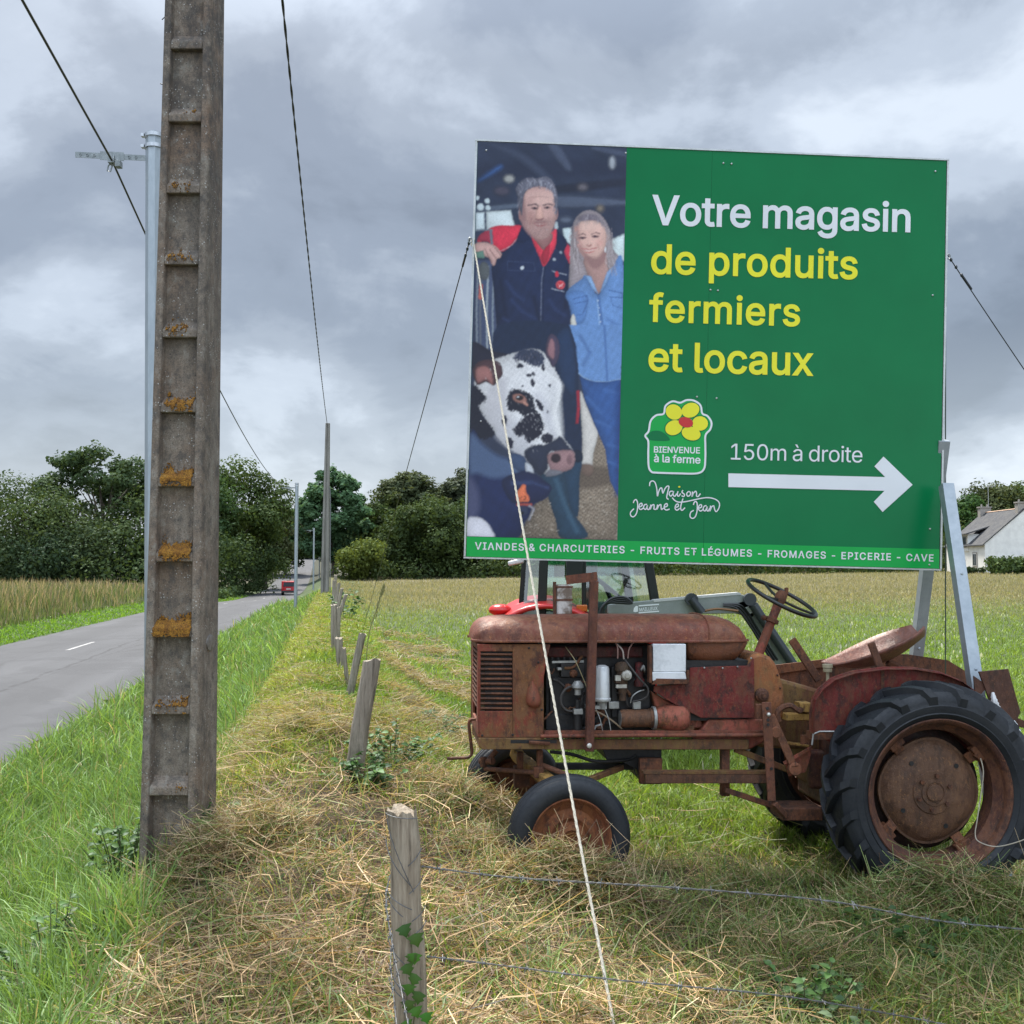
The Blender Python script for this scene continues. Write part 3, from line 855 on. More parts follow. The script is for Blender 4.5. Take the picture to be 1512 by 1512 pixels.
for px, Y, lab in ((437, 50, 'second galvanised telephone pole, standing right of the red van'),
                   (463, 104, 'third galvanised telephone pole, between the second one and the far concrete pole'),
                   (471.5, 168, 'farthest and shortest looking galvanised telephone pole beside the far concrete pole')):
    g = at(px, HOR, Y); c = copy_tree(tp); c.location = (g.x, g.y, hxy(g.x, g.y) - .05); c.rotation_euler = (0, 0, 0); c['label'] = lab; tps.append(c)
def catenary(a, b, sag, n=24):
    a, b = Vector(a), Vector(b)
    return [a.lerp(b, i / n) - Vector((0, 0, 4 * sag * (i / n) * (1 - i / n))) for i in range(n + 1)]
clamps = [Vector(o.location) + Matrix.Rotation(o.rotation_euler.y, 3, 'Y') @ ck for o in tps]
spans = []
prev = Vector((clamps[0].x + .174 * 42, clamps[0].y - 41, clamps[0].z + .35))
m = MB(); m.tube(catenary(prev, clamps[0], .30, 30), .0105, 6); 
for a, b, sg in zip(clamps, clamps[1:], (.75, .8, .9)): m.tube(catenary(a, b, sg), .0105 if sg < .8 else .014, 6, caps=True)
tc_ = m.build('telephone_cable', BLK, smooth=60, origin=tuple(clamps[0]))
tag(tc_, 'single black telephone cable clamped to the brackets of the galvanised poles', 'cable')
topn = Vector((PX0, PY0, PZ0)) + Vector(pol(.7, .2, Z8 - .06)); topf = Vector((p2.location.x + .05, p2.location.y - .1, gz + H2 - .05))
cp = catenary(topn, topf, .35, 420)
m = MB()
for ph in (0, math.pi):
    pts = []
    for i, p in enumerate(cp):
        a = i * .62 + ph
        pts.append(p + Vector((math.cos(a), 0, math.sin(a))) * .0085)
    m.tube(pts, .0092, 6)
pc = m.build('power_cable', BLK, smooth=60, origin=tuple(topf))
tag(pc, 'twisted black power cable strung from the near to the far concrete pole', 'cable')

# ------------------------------------------------------------------ billboard
GLY = {"b":{"&":[448,[197,-23,163,-21,131,-14,103,-3,78,13,57,31,40,53,28,78,21,105,18,133,20,156,25,178,33,197,45,215,58,231,74,246,91,261,110,276,131,292,207,348,213,353,219,358,226,364,231,370,236,376,240,382,243,389,245,397,246,405,244,416,241,425,234,433,226,440,215,443,201,445,192,444,183,442,176,439,169,435,163,429,159,423,156,416,154,408,153,399,154,389,156,379,160,370,165,360,173,349,181,337,192,324,203,310,216,294,472,-16,356,-16,159,221,109,283,95,301,83,319,73,337,65,357,61,377,59,399,61,423,67,445,77,466,90,485,107,500,127,513,149,522,174,528,200,530,226,528,251,522,273,513,292,501,309,486,322,468,332,448,338,427,340,404,339,387,335,371,330,355,323,341,314,327,303,314,292,302,279,291,266,280,164,205,146,190,133,177,123,166,118,155,114,143,113,131,114,118,117,107,123,96,130,87,139,78,150,72,163,67,177,64,193,62,211,64,228,68,244,74,260,83,276,93,289,106,302,121,312,138,321,157,328,178,332,200,334,240,424,240,422,192,418,164,412,139,403,117,394,99,384,83,374,70,365,60,357,52,345,36,325,18,302,3,277,-8,250,-16,223,-21]],"-":[453,[353,260,353,172,98,172,98,260]],"A":[480,[-6,-16,190,525,287,525,486,-16,384,-16,272,297,265,318,257,341,249,367,239,398,229,433,211,494,266,494,249,433,238,397,228,366,220,340,212,317,206,297,96,-16],[126,158,126,183,354,183,354,158]],"B":[456,[44,-16,44,525,242,525,276,523,308,516,336,505,360,490,380,472,395,450,406,426,412,401,414,374,413,351,408,331,401,313,391,297,379,284,365,273,351,264,335,257,331,255,331,276,335,275,354,269,372,259,389,246,404,230,416,211,426,189,432,164,434,136,432,109,425,83,414,59,398,37,377,18,351,3,321,-8,286,-14,247,-16],[141,73,244,73,278,75,303,82,319,92,330,105,337,120,339,137,338,151,335,163,329,175,321,186,310,196,298,204,284,210,267,213,248,215,141,215],[141,301,237,301,254,303,268,306,281,311,293,317,302,326,310,335,315,346,319,358,320,372,318,389,312,404,302,417,287,427,267,433,239,436,141,436]],"C":[510,[267,-23,222,-19,180,-8,142,11,108,37,79,70,55,108,38,152,28,201,24,254,28,307,38,356,55,400,79,439,108,471,142,497,180,516,222,528,267,532,294,530,320,526,345,519,369,510,391,498,412,484,431,467,447,448,462,427,473,403,482,378,493,332,396,332,388,360,383,373,376,386,368,397,358,407,348,415,336,423,324,429,311,434,297,437,282,439,268,440,240,437,215,430,192,419,172,403,154,382,139,357,128,327,122,293,119,254,122,215,129,181,140,151,154,126,172,106,192,90,215,78,240,71,268,69,282,70,297,72,311,75,324,80,336,86,348,94,358,102,368,112,376,123,383,135,388,149,396,176,493,176,483,131,474,106,462,83,448,61,431,42,412,25,392,11,369,-1,346,-11,321,-17,294,-21]],"D":[502,[219,-16,80,-16,80,73,214,73,251,76,283,83,310,95,332,111,350,131,364,156,375,185,381,218,383,255,381,292,375,325,365,354,351,378,333,398,311,414,286,426,256,433,220,436,77,436,77,525,226,525,275,521,320,510,361,492,396,467,425,436,448,398,464,355,474,308,478,255,474,203,464,155,448,111,424,74,394,42,359,17,317,-2,270,-12],[141,525,141,-16,44,-16,44,525]],"E":[419,[44,-16,44,525,388,525,388,436,141,436,141,302,371,302,371,213,141,213,141,73,391,73,391,-16]],"F":[410,[44,-16,44,525,385,525,385,436,141,436,141,294,362,294,362,205,141,205,141,-16]],"G":[520,[269,-23,222,-19,180,-8,141,11,107,38,78,70,55,108,38,152,28,201,24,254,28,307,38,356,55,400,78,439,106,471,140,497,179,516,220,528,265,532,293,530,320,526,346,519,370,509,392,497,413,482,432,465,449,446,463,425,475,402,484,377,495,333,397,333,387,358,381,372,374,384,366,395,356,405,346,414,335,422,323,428,310,433,296,437,281,439,266,440,239,437,214,430,192,419,172,403,154,382,139,357,128,327,122,293,119,254,122,215,129,181,140,152,154,127,172,106,193,90,216,78,241,71,269,69,294,71,316,76,337,85,355,97,370,113,382,131,391,152,397,176,400,221,442,198,267,183,267,272,494,272,494,199,491,157,481,118,465,83,443,52,416,26,384,5,349,-11,310,-20]],"H":[517,[44,-16,44,525,141,525,141,305,376,305,376,525,473,525,473,-16,376,-16,376,216,141,216,141,-16]],"I":[300,[15,-16,15,73,102,73,102,436,15,436,15,525,285,525,285,436,199,436,199,73,285,73,285,-16]],"L":[393,[44,-16,44,525,141,525,141,73,377,73,377,-16]],"M":[628,[44,-16,44,525,163,525,292,193,295,184,299,175,302,164,306,152,310,140,314,127,319,114,323,101,327,88,330,76,334,64,343,33,285,33,295,64,299,75,303,87,307,100,311,113,315,126,319,139,323,151,327,163,331,174,334,184,337,193,465,525,584,525,584,-16,488,-16,488,291,488,302,488,314,488,327,489,341,489,355,489,369,490,413,490,428,491,443,491,473,534,473,523,437,518,421,513,404,507,388,502,373,497,358,492,343,487,329,482,316,478,304,474,294,471,285,353,-16,275,-16,155,285,152,294,148,304,144,316,140,328,135,341,130,356,125,371,119,386,114,403,108,419,103,435,89,473,134,473,135,445,136,431,136,416,136,402,137,387,137,372,138,329,138,315,138,303,138,291,138,-16]],"N":[523,[44,-16,44,525,145,525,357,191,362,182,369,171,377,159,384,145,393,130,402,114,411,97,419,80,438,42,391,35,387,71,386,89,385,107,384,125,383,141,383,157,383,171,383,184,383,195,383,525,479,525,479,-16,378,-16,189,282,180,295,172,308,164,322,155,338,145,355,134,373,122,394,109,418,82,464,134,472,136,430,137,406,138,384,139,364,140,345,140,328,141,314,141,301,141,291,141,-16]],"O":[533,[267,-23,222,-19,180,-8,142,11,108,37,79,70,55,108,38,152,28,201,24,254,28,307,38,356,55,400,79,439,108,471,142,497,180,516,222,528,267,532,312,528,354,516,392,497,426,471,455,439,478,400,495,356,506,307,509,254,506,201,495,152,478,108,455,70,426,37,392,11,354,-8,312,-19],[267,69,293,71,318,78,341,90,361,105,379,126,394,151,405,181,412,215,414,254,412,293,405,328,394,358,379,383,361,403,341,419,318,431,293,437,267,440,240,437,216,430,193,419,172,403,155,383,140,357,129,328,122,293,119,254,122,215,129,181,140,151,155,126,172,106,193,90,216,78,240,71]],"P":[445,[44,-16,44,525,236,525,274,522,309,515,340,501,366,484,387,462,404,437,416,409,422,379,425,348,422,316,416,286,404,258,387,233,366,211,340,193,309,180,274,172,236,170,93,170,93,258,232,258,255,260,274,264,289,270,302,279,311,289,319,301,324,315,327,330,328,348,327,365,324,380,319,394,311,406,302,416,289,424,274,431,255,435,232,436,141,436,141,-16]],"R":[449,[44,-16,44,525,236,525,275,522,310,515,340,503,366,486,388,465,405,441,416,413,423,384,425,352,423,320,416,291,404,264,388,239,366,219,340,203,309,191,275,184,236,182,80,182,80,271,233,271,256,272,275,276,291,281,303,289,312,297,320,308,325,321,328,335,329,352,328,369,325,384,319,397,312,408,303,417,290,425,275,431,256,435,232,436,141,436,141,-16],[343,-16,203,245,312,245,455,-16]],"S":[447,[224,-25,186,-23,152,-16,121,-5,93,10,70,28,51,51,36,77,27,105,20,153,118,153,123,122,128,109,136,98,146,88,158,80,172,74,188,69,205,66,224,65,244,66,263,70,280,75,295,82,307,91,317,102,324,113,328,125,329,139,328,151,325,161,320,169,312,176,302,183,289,190,274,196,258,202,240,207,179,224,139,238,104,256,75,278,53,305,40,337,36,372,39,403,47,431,62,457,81,479,104,498,131,512,161,523,193,529,227,532,261,529,293,523,323,512,349,498,372,479,390,458,404,434,413,407,419,362,325,362,317,395,307,411,293,424,274,434,251,440,225,442,206,441,189,438,174,433,161,426,150,418,142,409,136,399,132,388,131,376,133,363,136,353,143,344,152,336,163,329,176,323,190,317,203,313,217,309,269,295,284,290,300,285,318,278,335,271,352,261,368,250,384,238,397,222,409,205,417,185,423,163,424,138,422,109,414,81,400,55,381,31,358,12,330,-4,298,-16,263,-23]],"T":[449,[16,436,16,525,433,525,433,436,273,436,273,-16,177,-16,177,436]],"U":[517,[259,-24,218,-21,181,-13,147,1,117,20,91,44,71,72,56,103,47,137,44,172,44,525,140,525,140,179,142,157,147,138,155,121,165,106,179,93,195,82,213,74,235,69,259,68,283,69,304,74,323,82,339,93,352,106,363,121,370,138,375,157,377,179,377,525,473,525,473,172,470,137,461,103,446,72,426,44,401,20,371,1,337,-13,299,-21]],"V":[480,[193,-16,-7,525,96,525,207,212,214,192,222,169,231,142,240,111,251,75,269,15,213,15,231,76,242,112,252,143,260,170,268,192,274,211,383,525,486,525,289,-16]],"X":[474,[-13,-16,225,311,225,210,-1,525,113,525,191,409,201,395,210,382,217,370,224,359,231,348,237,337,244,325,250,313,270,276,206,276,225,313,232,325,238,336,244,347,251,359,258,370,266,382,275,395,285,410,365,525,477,525,251,213,251,313,486,-16,373,-16,279,120,270,134,262,146,255,156,248,167,242,177,236,187,230,198,223,211,204,247,271,247,252,211,245,199,239,188,233,178,226,168,220,157,212,146,204,134,195,120,100,-16]],"Z":[438,[26,-16,26,51,260,394,271,409,282,425,293,440,305,455,316,471,346,509,370,439,328,437,307,437,286,436,265,436,244,436,223,436,24,436,24,525,413,525,413,457,182,120,170,103,159,87,147,71,134,55,122,39,92,0,68,69,110,71,131,72,152,73,173,73,193,73,214,73,415,73,415,-16]],"a":[389,[160,-25,134,-23,110,-18,88,-10,67,2,49,17,34,36,23,57,16,82,14,108,16,131,21,151,29,169,41,184,54,197,70,207,86,215,103,221,122,226,140,230,158,233,176,236,198,238,216,241,232,243,243,244,252,247,257,249,258,250,259,251,260,256,260,256,259,269,256,280,253,289,247,296,241,302,233,308,222,311,210,314,196,315,180,314,167,312,155,308,145,302,136,296,129,290,123,282,118,275,109,255,19,281,37,321,51,341,68,358,87,372,107,383,128,391,150,396,172,399,194,400,209,400,225,398,243,395,260,390,278,383,295,374,311,362,325,346,337,328,346,306,351,280,353,252,353,-16,261,-16,261,36,282,36,281,34,273,24,263,13,251,3,237,-6,221,-14,203,-20,182,-23],[170,61,190,63,206,67,220,73,232,81,242,90,250,101,255,113,258,125,260,139,260,156,281,173,273,170,264,167,255,164,245,162,234,160,223,158,213,157,202,155,193,154,185,153,178,152,164,150,152,147,140,144,130,139,122,134,116,129,111,123,109,115,108,105,109,96,111,88,115,82,120,76,127,71,136,67,146,64,157,62]],"c":[396,[207,-24,171,-21,138,-12,108,3,82,23,60,48,42,78,28,111,21,148,18,187,21,228,28,264,42,298,60,328,82,353,108,373,138,389,171,398,207,400,227,400,246,397,265,392,282,386,299,379,314,369,328,358,341,345,353,331,363,316,371,299,382,266,292,243,285,266,281,273,277,280,272,287,267,293,260,298,253,303,246,306,237,310,228,312,218,313,208,314,187,312,170,306,155,297,142,285,132,270,123,253,117,232,114,211,112,187,114,165,117,143,123,123,132,106,142,91,155,79,170,70,187,64,208,62,218,63,228,64,238,67,246,70,254,74,261,79,267,84,273,90,278,97,282,105,286,113,294,136,384,114,372,80,364,63,354,47,343,33,330,20,316,8,300,-2,283,-10,265,-16,247,-21,227,-23]],"d":[424,[195,-24,162,-21,131,-12,103,3,78,23,57,48,40,78,28,111,21,148,18,189,21,229,28,266,40,299,57,329,78,354,103,374,131,389,162,398,195,400,220,399,242,395,260,387,276,378,289,367,299,356,308,346,315,336,315,335,295,335,295,525,388,525,388,-16,297,-16,297,43,315,43,315,41,308,32,299,21,288,9,275,-1,260,-11,241,-18,219,-23],[205,63,223,65,239,70,253,78,266,89,276,103,284,121,291,141,294,164,296,189,294,215,291,237,285,257,276,274,266,288,254,299,240,307,223,312,205,314,185,312,168,307,154,298,142,287,132,273,123,255,117,235,114,213,112,189,114,165,117,143,124,122,132,105,142,90,155,78,169,70,185,65]],"e":[404,[212,-24,174,-21,140,-12,109,3,82,23,59,48,41,78,28,111,21,147,18,187,21,226,28,263,41,297,58,327,80,352,106,373,136,388,169,397,205,400,228,399,250,395,271,389,292,380,312,368,330,352,347,334,361,312,372,288,381,259,386,228,387,194,387,153,59,153,59,237,363,229,295,173,292,224,289,244,283,262,275,278,265,290,253,301,240,308,224,313,205,314,186,312,170,308,155,300,143,290,132,277,123,263,117,246,113,229,112,210,112,178,113,153,118,132,125,113,134,98,146,85,159,75,175,68,192,64,213,62,225,63,237,65,248,68,258,72,266,77,274,84,281,92,286,101,296,124,386,102,372,65,361,46,347,28,330,13,310,0,288,-10,265,-18,239,-23]],"f":[254,[244,395,244,311,-10,311,-10,395],[65,-16,65,432,66,455,72,476,82,495,95,511,111,523,128,533,147,540,167,545,187,546,201,546,214,544,225,542,235,540,242,538,262,531,238,448,219,454,216,455,212,456,207,457,201,458,195,458,181,457,172,453,166,449,162,442,159,432,158,418,158,-16]],"g":[425,[207,-167,179,-165,152,-161,129,-155,107,-146,88,-135,72,-122,58,-108,46,-93,28,-63,106,-20,120,-39,126,-47,133,-55,141,-62,150,-68,161,-73,173,-78,189,-80,207,-81,233,-79,254,-73,272,-62,285,-49,292,-30,295,-5,295,52,315,52,314,51,307,41,299,31,288,20,275,10,259,1,241,-6,219,-10,195,-11,163,-9,132,-1,104,13,79,31,58,55,41,83,28,115,21,151,18,191,21,231,28,267,40,300,57,329,79,354,104,374,132,389,163,398,196,400,220,399,242,395,261,387,276,378,289,368,300,356,309,346,316,336,316,335,297,335,297,395,388,395,388,-10,386,-43,378,-73,364,-99,345,-121,322,-138,297,-151,268,-160,239,-165],[205,75,224,77,241,81,255,89,267,99,277,111,285,127,291,146,295,168,296,193,295,217,291,239,285,258,277,275,267,288,254,299,240,307,224,312,205,314,186,312,169,307,155,299,142,287,132,273,123,256,117,237,114,216,112,193,114,169,117,148,124,129,132,113,142,100,155,89,169,81,185,77]],"i":[167,[37,-16,37,395,130,395,130,-16],[84,427,69,428,55,434,43,443,33,455,27,468,25,483,27,498,33,512,43,524,55,533,69,538,84,540,99,538,113,533,125,524,135,512,141,498,142,483,141,468,135,455,125,443,113,434,99,428]],"l":[189,[139,-18,109,-16,83,-7,62,9,48,30,39,55,37,84,37,525,130,525,130,99,130,85,132,76,134,71,135,70,138,69,147,68,151,68,155,68,158,68,161,69,164,69,182,73,200,-9,178,-14,171,-16,164,-17,156,-18,148,-18]],"m":[610,[37,-16,37,395,128,395,128,279,85,279,99,321,108,340,120,356,134,370,149,382,165,391,183,397,201,401,219,402,249,399,276,389,298,372,316,351,329,326,342,279,290,279,303,319,313,337,325,354,340,368,356,380,374,390,394,397,415,401,437,402,461,400,483,395,505,386,524,373,541,356,555,336,565,312,571,285,573,256,573,-16,480,-16,480,253,477,275,472,290,462,300,449,308,435,313,418,314,405,313,393,311,382,306,373,299,366,292,359,283,355,272,352,260,351,247,351,-16,258,-16,258,259,256,276,251,288,242,299,230,308,216,313,199,314,187,313,176,311,165,306,155,299,147,291,140,281,134,269,131,255,130,237,130,-16]],"n":[410,[130,226,130,-16,37,-16,37,395,128,395,128,271,78,271,102,327,120,354,143,375,169,389,197,398,227,400,254,399,280,393,303,383,323,368,341,350,355,328,365,302,371,273,373,241,373,-16,280,-16,280,234,278,259,271,278,261,293,248,304,231,311,210,313,195,312,181,309,168,303,157,296,148,287,140,275,135,261,131,245]],"o":[415,[207,-24,171,-21,138,-12,108,3,82,23,60,48,42,78,28,111,21,148,18,187,21,228,28,264,42,298,60,328,82,353,108,373,138,389,171,398,207,400,243,398,277,389,307,373,334,353,356,328,374,298,387,264,395,228,397,187,395,148,387,111,374,78,356,48,334,23,307,3,277,-12,243,-21],[207,62,228,64,246,70,260,79,273,91,284,106,292,123,298,143,302,165,303,187,302,210,298,232,292,252,284,270,273,285,260,297,246,306,228,312,207,314,187,312,170,306,155,297,142,285,132,270,123,253,117,232,114,211,112,187,114,165,117,143,123,123,132,106,142,91,155,79,170,70,187,64]],"p":[424,[37,-159,37,395,128,395,128,335,109,335,110,336,117,346,125,356,136,367,149,378,164,387,183,395,205,399,229,400,262,398,293,389,322,374,347,354,368,329,384,299,397,266,404,229,406,189,404,148,397,111,385,78,368,48,347,23,322,3,294,-12,263,-21,230,-24,205,-23,184,-18,165,-11,150,-1,137,9,126,21,117,32,110,41,109,43,130,43,130,-159],[220,63,239,65,256,70,270,78,282,90,292,105,301,122,307,143,311,165,312,189,311,213,307,235,301,255,293,273,282,287,270,298,256,307,239,312,220,314,201,312,185,307,171,299,158,288,148,274,140,257,134,237,130,215,129,189,130,164,134,141,140,121,149,103,159,89,171,78,185,70,202,65]],"r":[259,[37,-16,37,395,128,395,128,337,105,337,111,347,125,366,144,381,165,392,188,399,212,401,218,401,224,401,230,400,259,399,259,303,238,307,234,308,228,308,221,309,214,310,207,310,192,309,179,305,167,300,156,294,147,285,140,275,134,264,131,251,130,236,130,-16]],"s":[365,[182,-24,155,-23,130,-19,106,-12,85,-2,66,11,50,27,36,46,26,68,16,106,104,125,115,95,123,83,133,74,146,67,162,63,181,61,203,63,221,68,235,75,245,84,250,93,252,103,251,111,248,118,243,124,235,130,224,135,208,140,145,155,112,165,83,179,61,197,44,219,34,245,31,274,33,298,40,321,52,341,68,359,87,373,109,385,133,394,159,399,187,400,214,399,238,395,260,387,280,377,297,364,311,349,323,332,332,314,345,278,258,259,248,283,241,294,232,303,221,310,207,315,187,316,169,315,153,311,140,304,131,295,126,287,125,277,126,268,129,262,134,256,144,249,157,244,176,238,234,225,267,215,295,201,318,183,334,161,344,135,347,107,345,82,338,59,325,38,309,19,289,4,266,-8,240,-17,212,-22]],"t":[227,[220,395,220,311,-10,311,-10,395],[49,487,142,487,142,98,143,85,145,77,148,72,152,69,159,67,171,66,174,66,178,66,183,67,189,68,194,69,214,72,232,-10,210,-16,202,-17,194,-19,185,-19,177,-20,168,-20,135,-17,105,-7,81,10,63,33,52,61,49,92]],"u":[410,[182,-21,155,-19,130,-13,107,-3,86,11,69,29,55,51,45,77,39,107,37,138,37,395,130,395,130,145,132,120,138,101,149,86,162,75,179,69,200,66,215,67,229,71,241,76,252,83,261,93,269,104,275,118,279,134,280,153,280,395,373,395,373,-16,282,-16,282,108,331,108,308,52,289,24,266,4,240,-10,212,-18]],"x":[379,[-10,-16,179,244,179,145,-2,395,109,395,161,314,173,296,183,278,193,261,202,245,211,230,236,190,147,190,171,229,180,245,188,261,197,278,208,296,220,314,273,395,382,395,201,143,200,240,388,-16,278,-16,217,77,206,94,195,112,186,128,177,144,168,159,144,198,233,198,209,159,201,144,192,128,184,112,173,95,162,77,100,-16]],"\u00c9":[419,[44,-16,44,525,388,525,388,436,141,436,141,302,371,302,371,213,141,213,141,73,391,73,391,-16],[166,542,229,675,337,675,250,542]],"\u00e0":[389,[160,-25,134,-23,110,-18,88,-10,67,2,49,17,34,36,23,57,16,82,14,108,16,131,21,151,29,169,41,184,54,197,70,207,86,215,103,221,122,226,140,230,158,233,176,236,198,238,216,241,232,243,243,244,252,247,257,249,258,250,259,251,260,256,260,256,259,269,256,280,253,289,247,296,241,302,233,308,222,311,210,314,196,315,180,314,167,312,155,308,145,302,136,296,129,290,123,282,118,275,109,255,19,281,37,321,51,341,68,358,87,372,107,383,128,391,150,396,172,399,194,400,209,400,225,398,243,395,260,390,278,383,295,374,311,362,325,346,337,328,346,306,351,280,353,252,353,-16,261,-16,261,36,282,36,281,34,273,24,263,13,251,3,237,-6,221,-14,203,-20,182,-23],[170,61,190,63,206,67,220,73,232,81,242,90,250,101,255,113,258,125,260,139,260,156,281,173,273,170,264,167,255,164,245,162,234,160,223,158,213,157,202,155,193,154,185,153,178,152,164,150,152,147,140,144,130,139,122,134,116,129,111,123,109,115,108,105,109,96,111,88,115,82,120,76,127,71,136,67,146,64,157,62],[157,413,70,545,178,545,241,413]]},"r":{"0":[453,[227,-7,191,-3,158,7,130,24,105,48,85,77,69,113,57,155,50,202,48,254,50,306,57,353,69,395,85,431,106,461,130,484,159,502,191,512,227,516,262,512,295,502,323,484,348,461,368,431,384,395,396,353,403,306,405,254,403,202,396,155,384,113,368,77,348,48,323,24,295,7,263,-3],[227,50,250,52,271,60,290,74,306,92,320,116,330,144,338,176,342,213,344,254,342,295,338,332,330,365,320,393,306,416,290,435,271,449,250,457,227,460,203,457,182,449,163,435,147,416,134,393,123,365,115,332,111,295,109,254,111,213,115,176,123,144,134,116,147,92,163,74,182,60,203,52]],"1":[453,[76,0,76,55,391,55,391,0],[276,509,276,0,212,0,212,448,209,448,86,358,86,427,198,509]],"5":[453,[221,-7,192,-5,165,1,140,11,118,25,99,41,83,60,71,82,63,105,60,130,122,130,125,115,130,102,138,89,148,78,160,68,173,60,188,54,204,51,221,50,241,51,259,56,276,64,291,75,304,89,314,104,322,122,326,141,328,162,326,183,321,203,314,221,303,237,290,251,275,262,257,270,238,275,218,277,201,276,184,273,167,268,152,262,139,255,128,246,67,253,96,509,366,509,366,452,151,452,134,301,136,301,148,311,162,318,178,325,194,330,212,333,229,334,252,332,274,328,294,321,313,311,330,299,345,285,358,269,370,251,379,231,386,210,390,187,391,163,388,132,381,102,369,76,352,52,332,32,309,15,282,3,253,-4]],"d":[424,[195,-8,165,-6,137,3,111,16,89,34,70,57,55,84,43,116,36,151,34,189,36,227,43,261,55,293,70,320,89,342,112,361,137,374,165,382,196,384,218,383,237,379,253,373,267,364,278,355,287,346,295,336,301,327,306,319,311,319,311,509,372,509,372,0,313,0,313,59,307,59,301,50,295,41,287,31,277,21,266,12,252,4,236,-3,217,-7],[205,47,226,49,246,55,263,65,278,78,290,95,299,115,306,138,310,162,312,189,310,216,306,241,300,263,290,282,278,299,263,312,246,322,227,328,205,330,182,328,162,322,145,311,130,298,118,281,108,261,102,239,98,215,96,189,98,163,102,139,109,117,118,97,130,80,145,66,162,55,182,49]],"e":[404,[212,-8,177,-5,145,3,117,16,92,35,72,58,56,85,44,116,37,150,34,187,36,224,44,258,55,290,71,317,91,340,115,359,142,373,172,382,205,384,226,383,246,380,266,374,285,366,303,355,319,341,334,324,347,305,357,282,365,256,370,227,371,194,371,169,75,169,75,221,338,221,310,202,308,226,304,248,298,269,288,286,277,301,263,314,246,323,227,328,205,330,183,328,164,323,146,313,131,301,119,286,109,270,102,251,97,231,96,211,96,178,98,151,102,127,110,106,121,88,135,73,151,61,169,53,190,48,212,46,227,47,241,49,254,53,265,58,276,65,285,73,294,82,300,93,306,105,365,91,358,72,348,55,335,39,320,26,302,14,283,4,261,-3,237,-7]],"i":[167,[53,0,53,379,114,379,114,0],[84,443,73,444,63,448,54,455,47,463,43,472,41,483,43,494,47,504,54,512,63,518,73,522,84,524,95,522,105,518,114,512,121,504,125,494,126,483,125,472,121,463,114,455,105,448,95,444]],"m":[610,[53,0,53,379,112,379,112,295,108,295,114,314,122,331,132,346,144,358,158,368,172,376,187,382,203,385,219,386,245,383,268,375,287,361,303,342,314,320,321,295,312,295,318,312,326,329,337,343,350,356,364,366,381,375,398,381,417,385,437,386,458,385,478,380,497,372,514,361,529,346,541,328,550,307,555,283,557,255,557,0,496,0,496,254,493,279,485,298,473,313,456,323,438,329,419,330,402,329,387,326,374,320,363,312,353,302,345,290,340,277,336,263,335,247,335,0,274,0,274,260,272,280,265,297,253,311,238,322,220,328,199,330,185,329,171,326,158,320,145,312,135,302,126,289,119,274,115,257,114,238,114,0]],"o":[415,[207,-8,174,-5,144,3,117,16,93,35,72,58,56,85,44,116,37,150,34,187,37,225,44,260,56,291,72,318,93,341,117,360,144,374,174,382,207,384,241,382,271,374,299,360,323,341,343,318,359,291,371,260,379,225,381,187,379,150,371,116,359,85,343,58,323,35,299,16,271,3,241,-5],[207,46,231,49,252,55,270,66,285,80,298,97,307,117,314,139,318,163,319,187,318,212,314,236,307,258,298,278,285,296,270,310,252,321,231,328,207,330,184,328,163,321,145,310,130,296,118,278,108,258,102,236,98,212,96,187,98,163,102,139,108,117,118,97,130,80,145,66,163,55,184,49]],"r":[259,[53,0,53,379,112,379,112,321,115,321,124,339,137,354,152,367,171,377,191,383,213,385,218,385,223,385,229,384,243,384,243,322,241,323,236,324,230,324,223,325,215,326,207,326,190,324,174,321,159,315,146,306,135,296,126,284,119,269,115,254,114,237,114,0]],"t":[227,[204,379,204,327,6,327,6,379],[65,471,126,471,126,98,127,83,130,70,136,61,144,55,156,51,170,50,175,50,180,50,185,51,191,52,197,53,202,54,213,2,207,0,200,-2,192,-3,184,-3,176,-4,168,-4,138,-1,113,7,92,21,77,41,68,64,65,93]],"\u00e0":[389,[160,-9,137,-7,115,-3,94,5,76,15,60,29,48,45,38,63,32,84,30,108,32,128,36,146,43,161,53,174,64,184,78,193,92,200,108,206,125,211,143,214,161,217,178,220,200,223,218,225,234,227,247,229,257,231,265,235,271,240,274,246,276,255,276,257,275,272,272,285,267,297,260,307,251,315,240,322,227,327,212,330,196,331,178,330,163,327,149,322,137,316,127,309,118,301,110,292,104,283,100,274,41,291,51,313,64,331,79,346,95,358,114,368,133,375,153,380,173,383,194,384,208,384,223,382,239,379,255,375,271,369,286,360,300,350,312,336,322,320,330,301,335,278,337,251,337,0,277,0,277,52,272,52,267,43,260,34,252,25,242,16,229,8,215,1,199,-4,181,-7],[170,45,192,47,211,51,228,59,242,68,254,80,263,93,270,108,274,122,276,138,276,190,272,187,267,184,259,182,251,180,241,178,231,176,221,174,210,173,200,171,191,170,182,169,175,168,161,166,147,163,134,159,122,153,112,147,103,139,97,130,93,118,92,105,93,93,96,82,102,72,109,64,119,57,130,52,142,48,156,46],[165,429,99,529,168,529,215,429]]}}
BW = 3.06; BH = BW / 1.15
bt = Vector((-0.09556, -0.09275, 2.12480)) * BW
cp_, sp_ = math.cos(PITCH), math.sin(PITCH)
c2w = Matrix(((1, 0, 0), (0, -sp_, cp_), (0, cp_, sp_)))           # camera right/up/forward -> world
bo = Vector((0, 0, CAMZ)) + c2w @ bt
bx_ = (c2w @ Vector((.99884, -.02750, .03962))).normalized()
by_ = (c2w @ Vector((.02188, .99955, .02063))); by_ = (by_ - bx_ * by_.dot(bx_)).normalized()
bn_ = bx_.cross(by_)                                                # towards the viewer
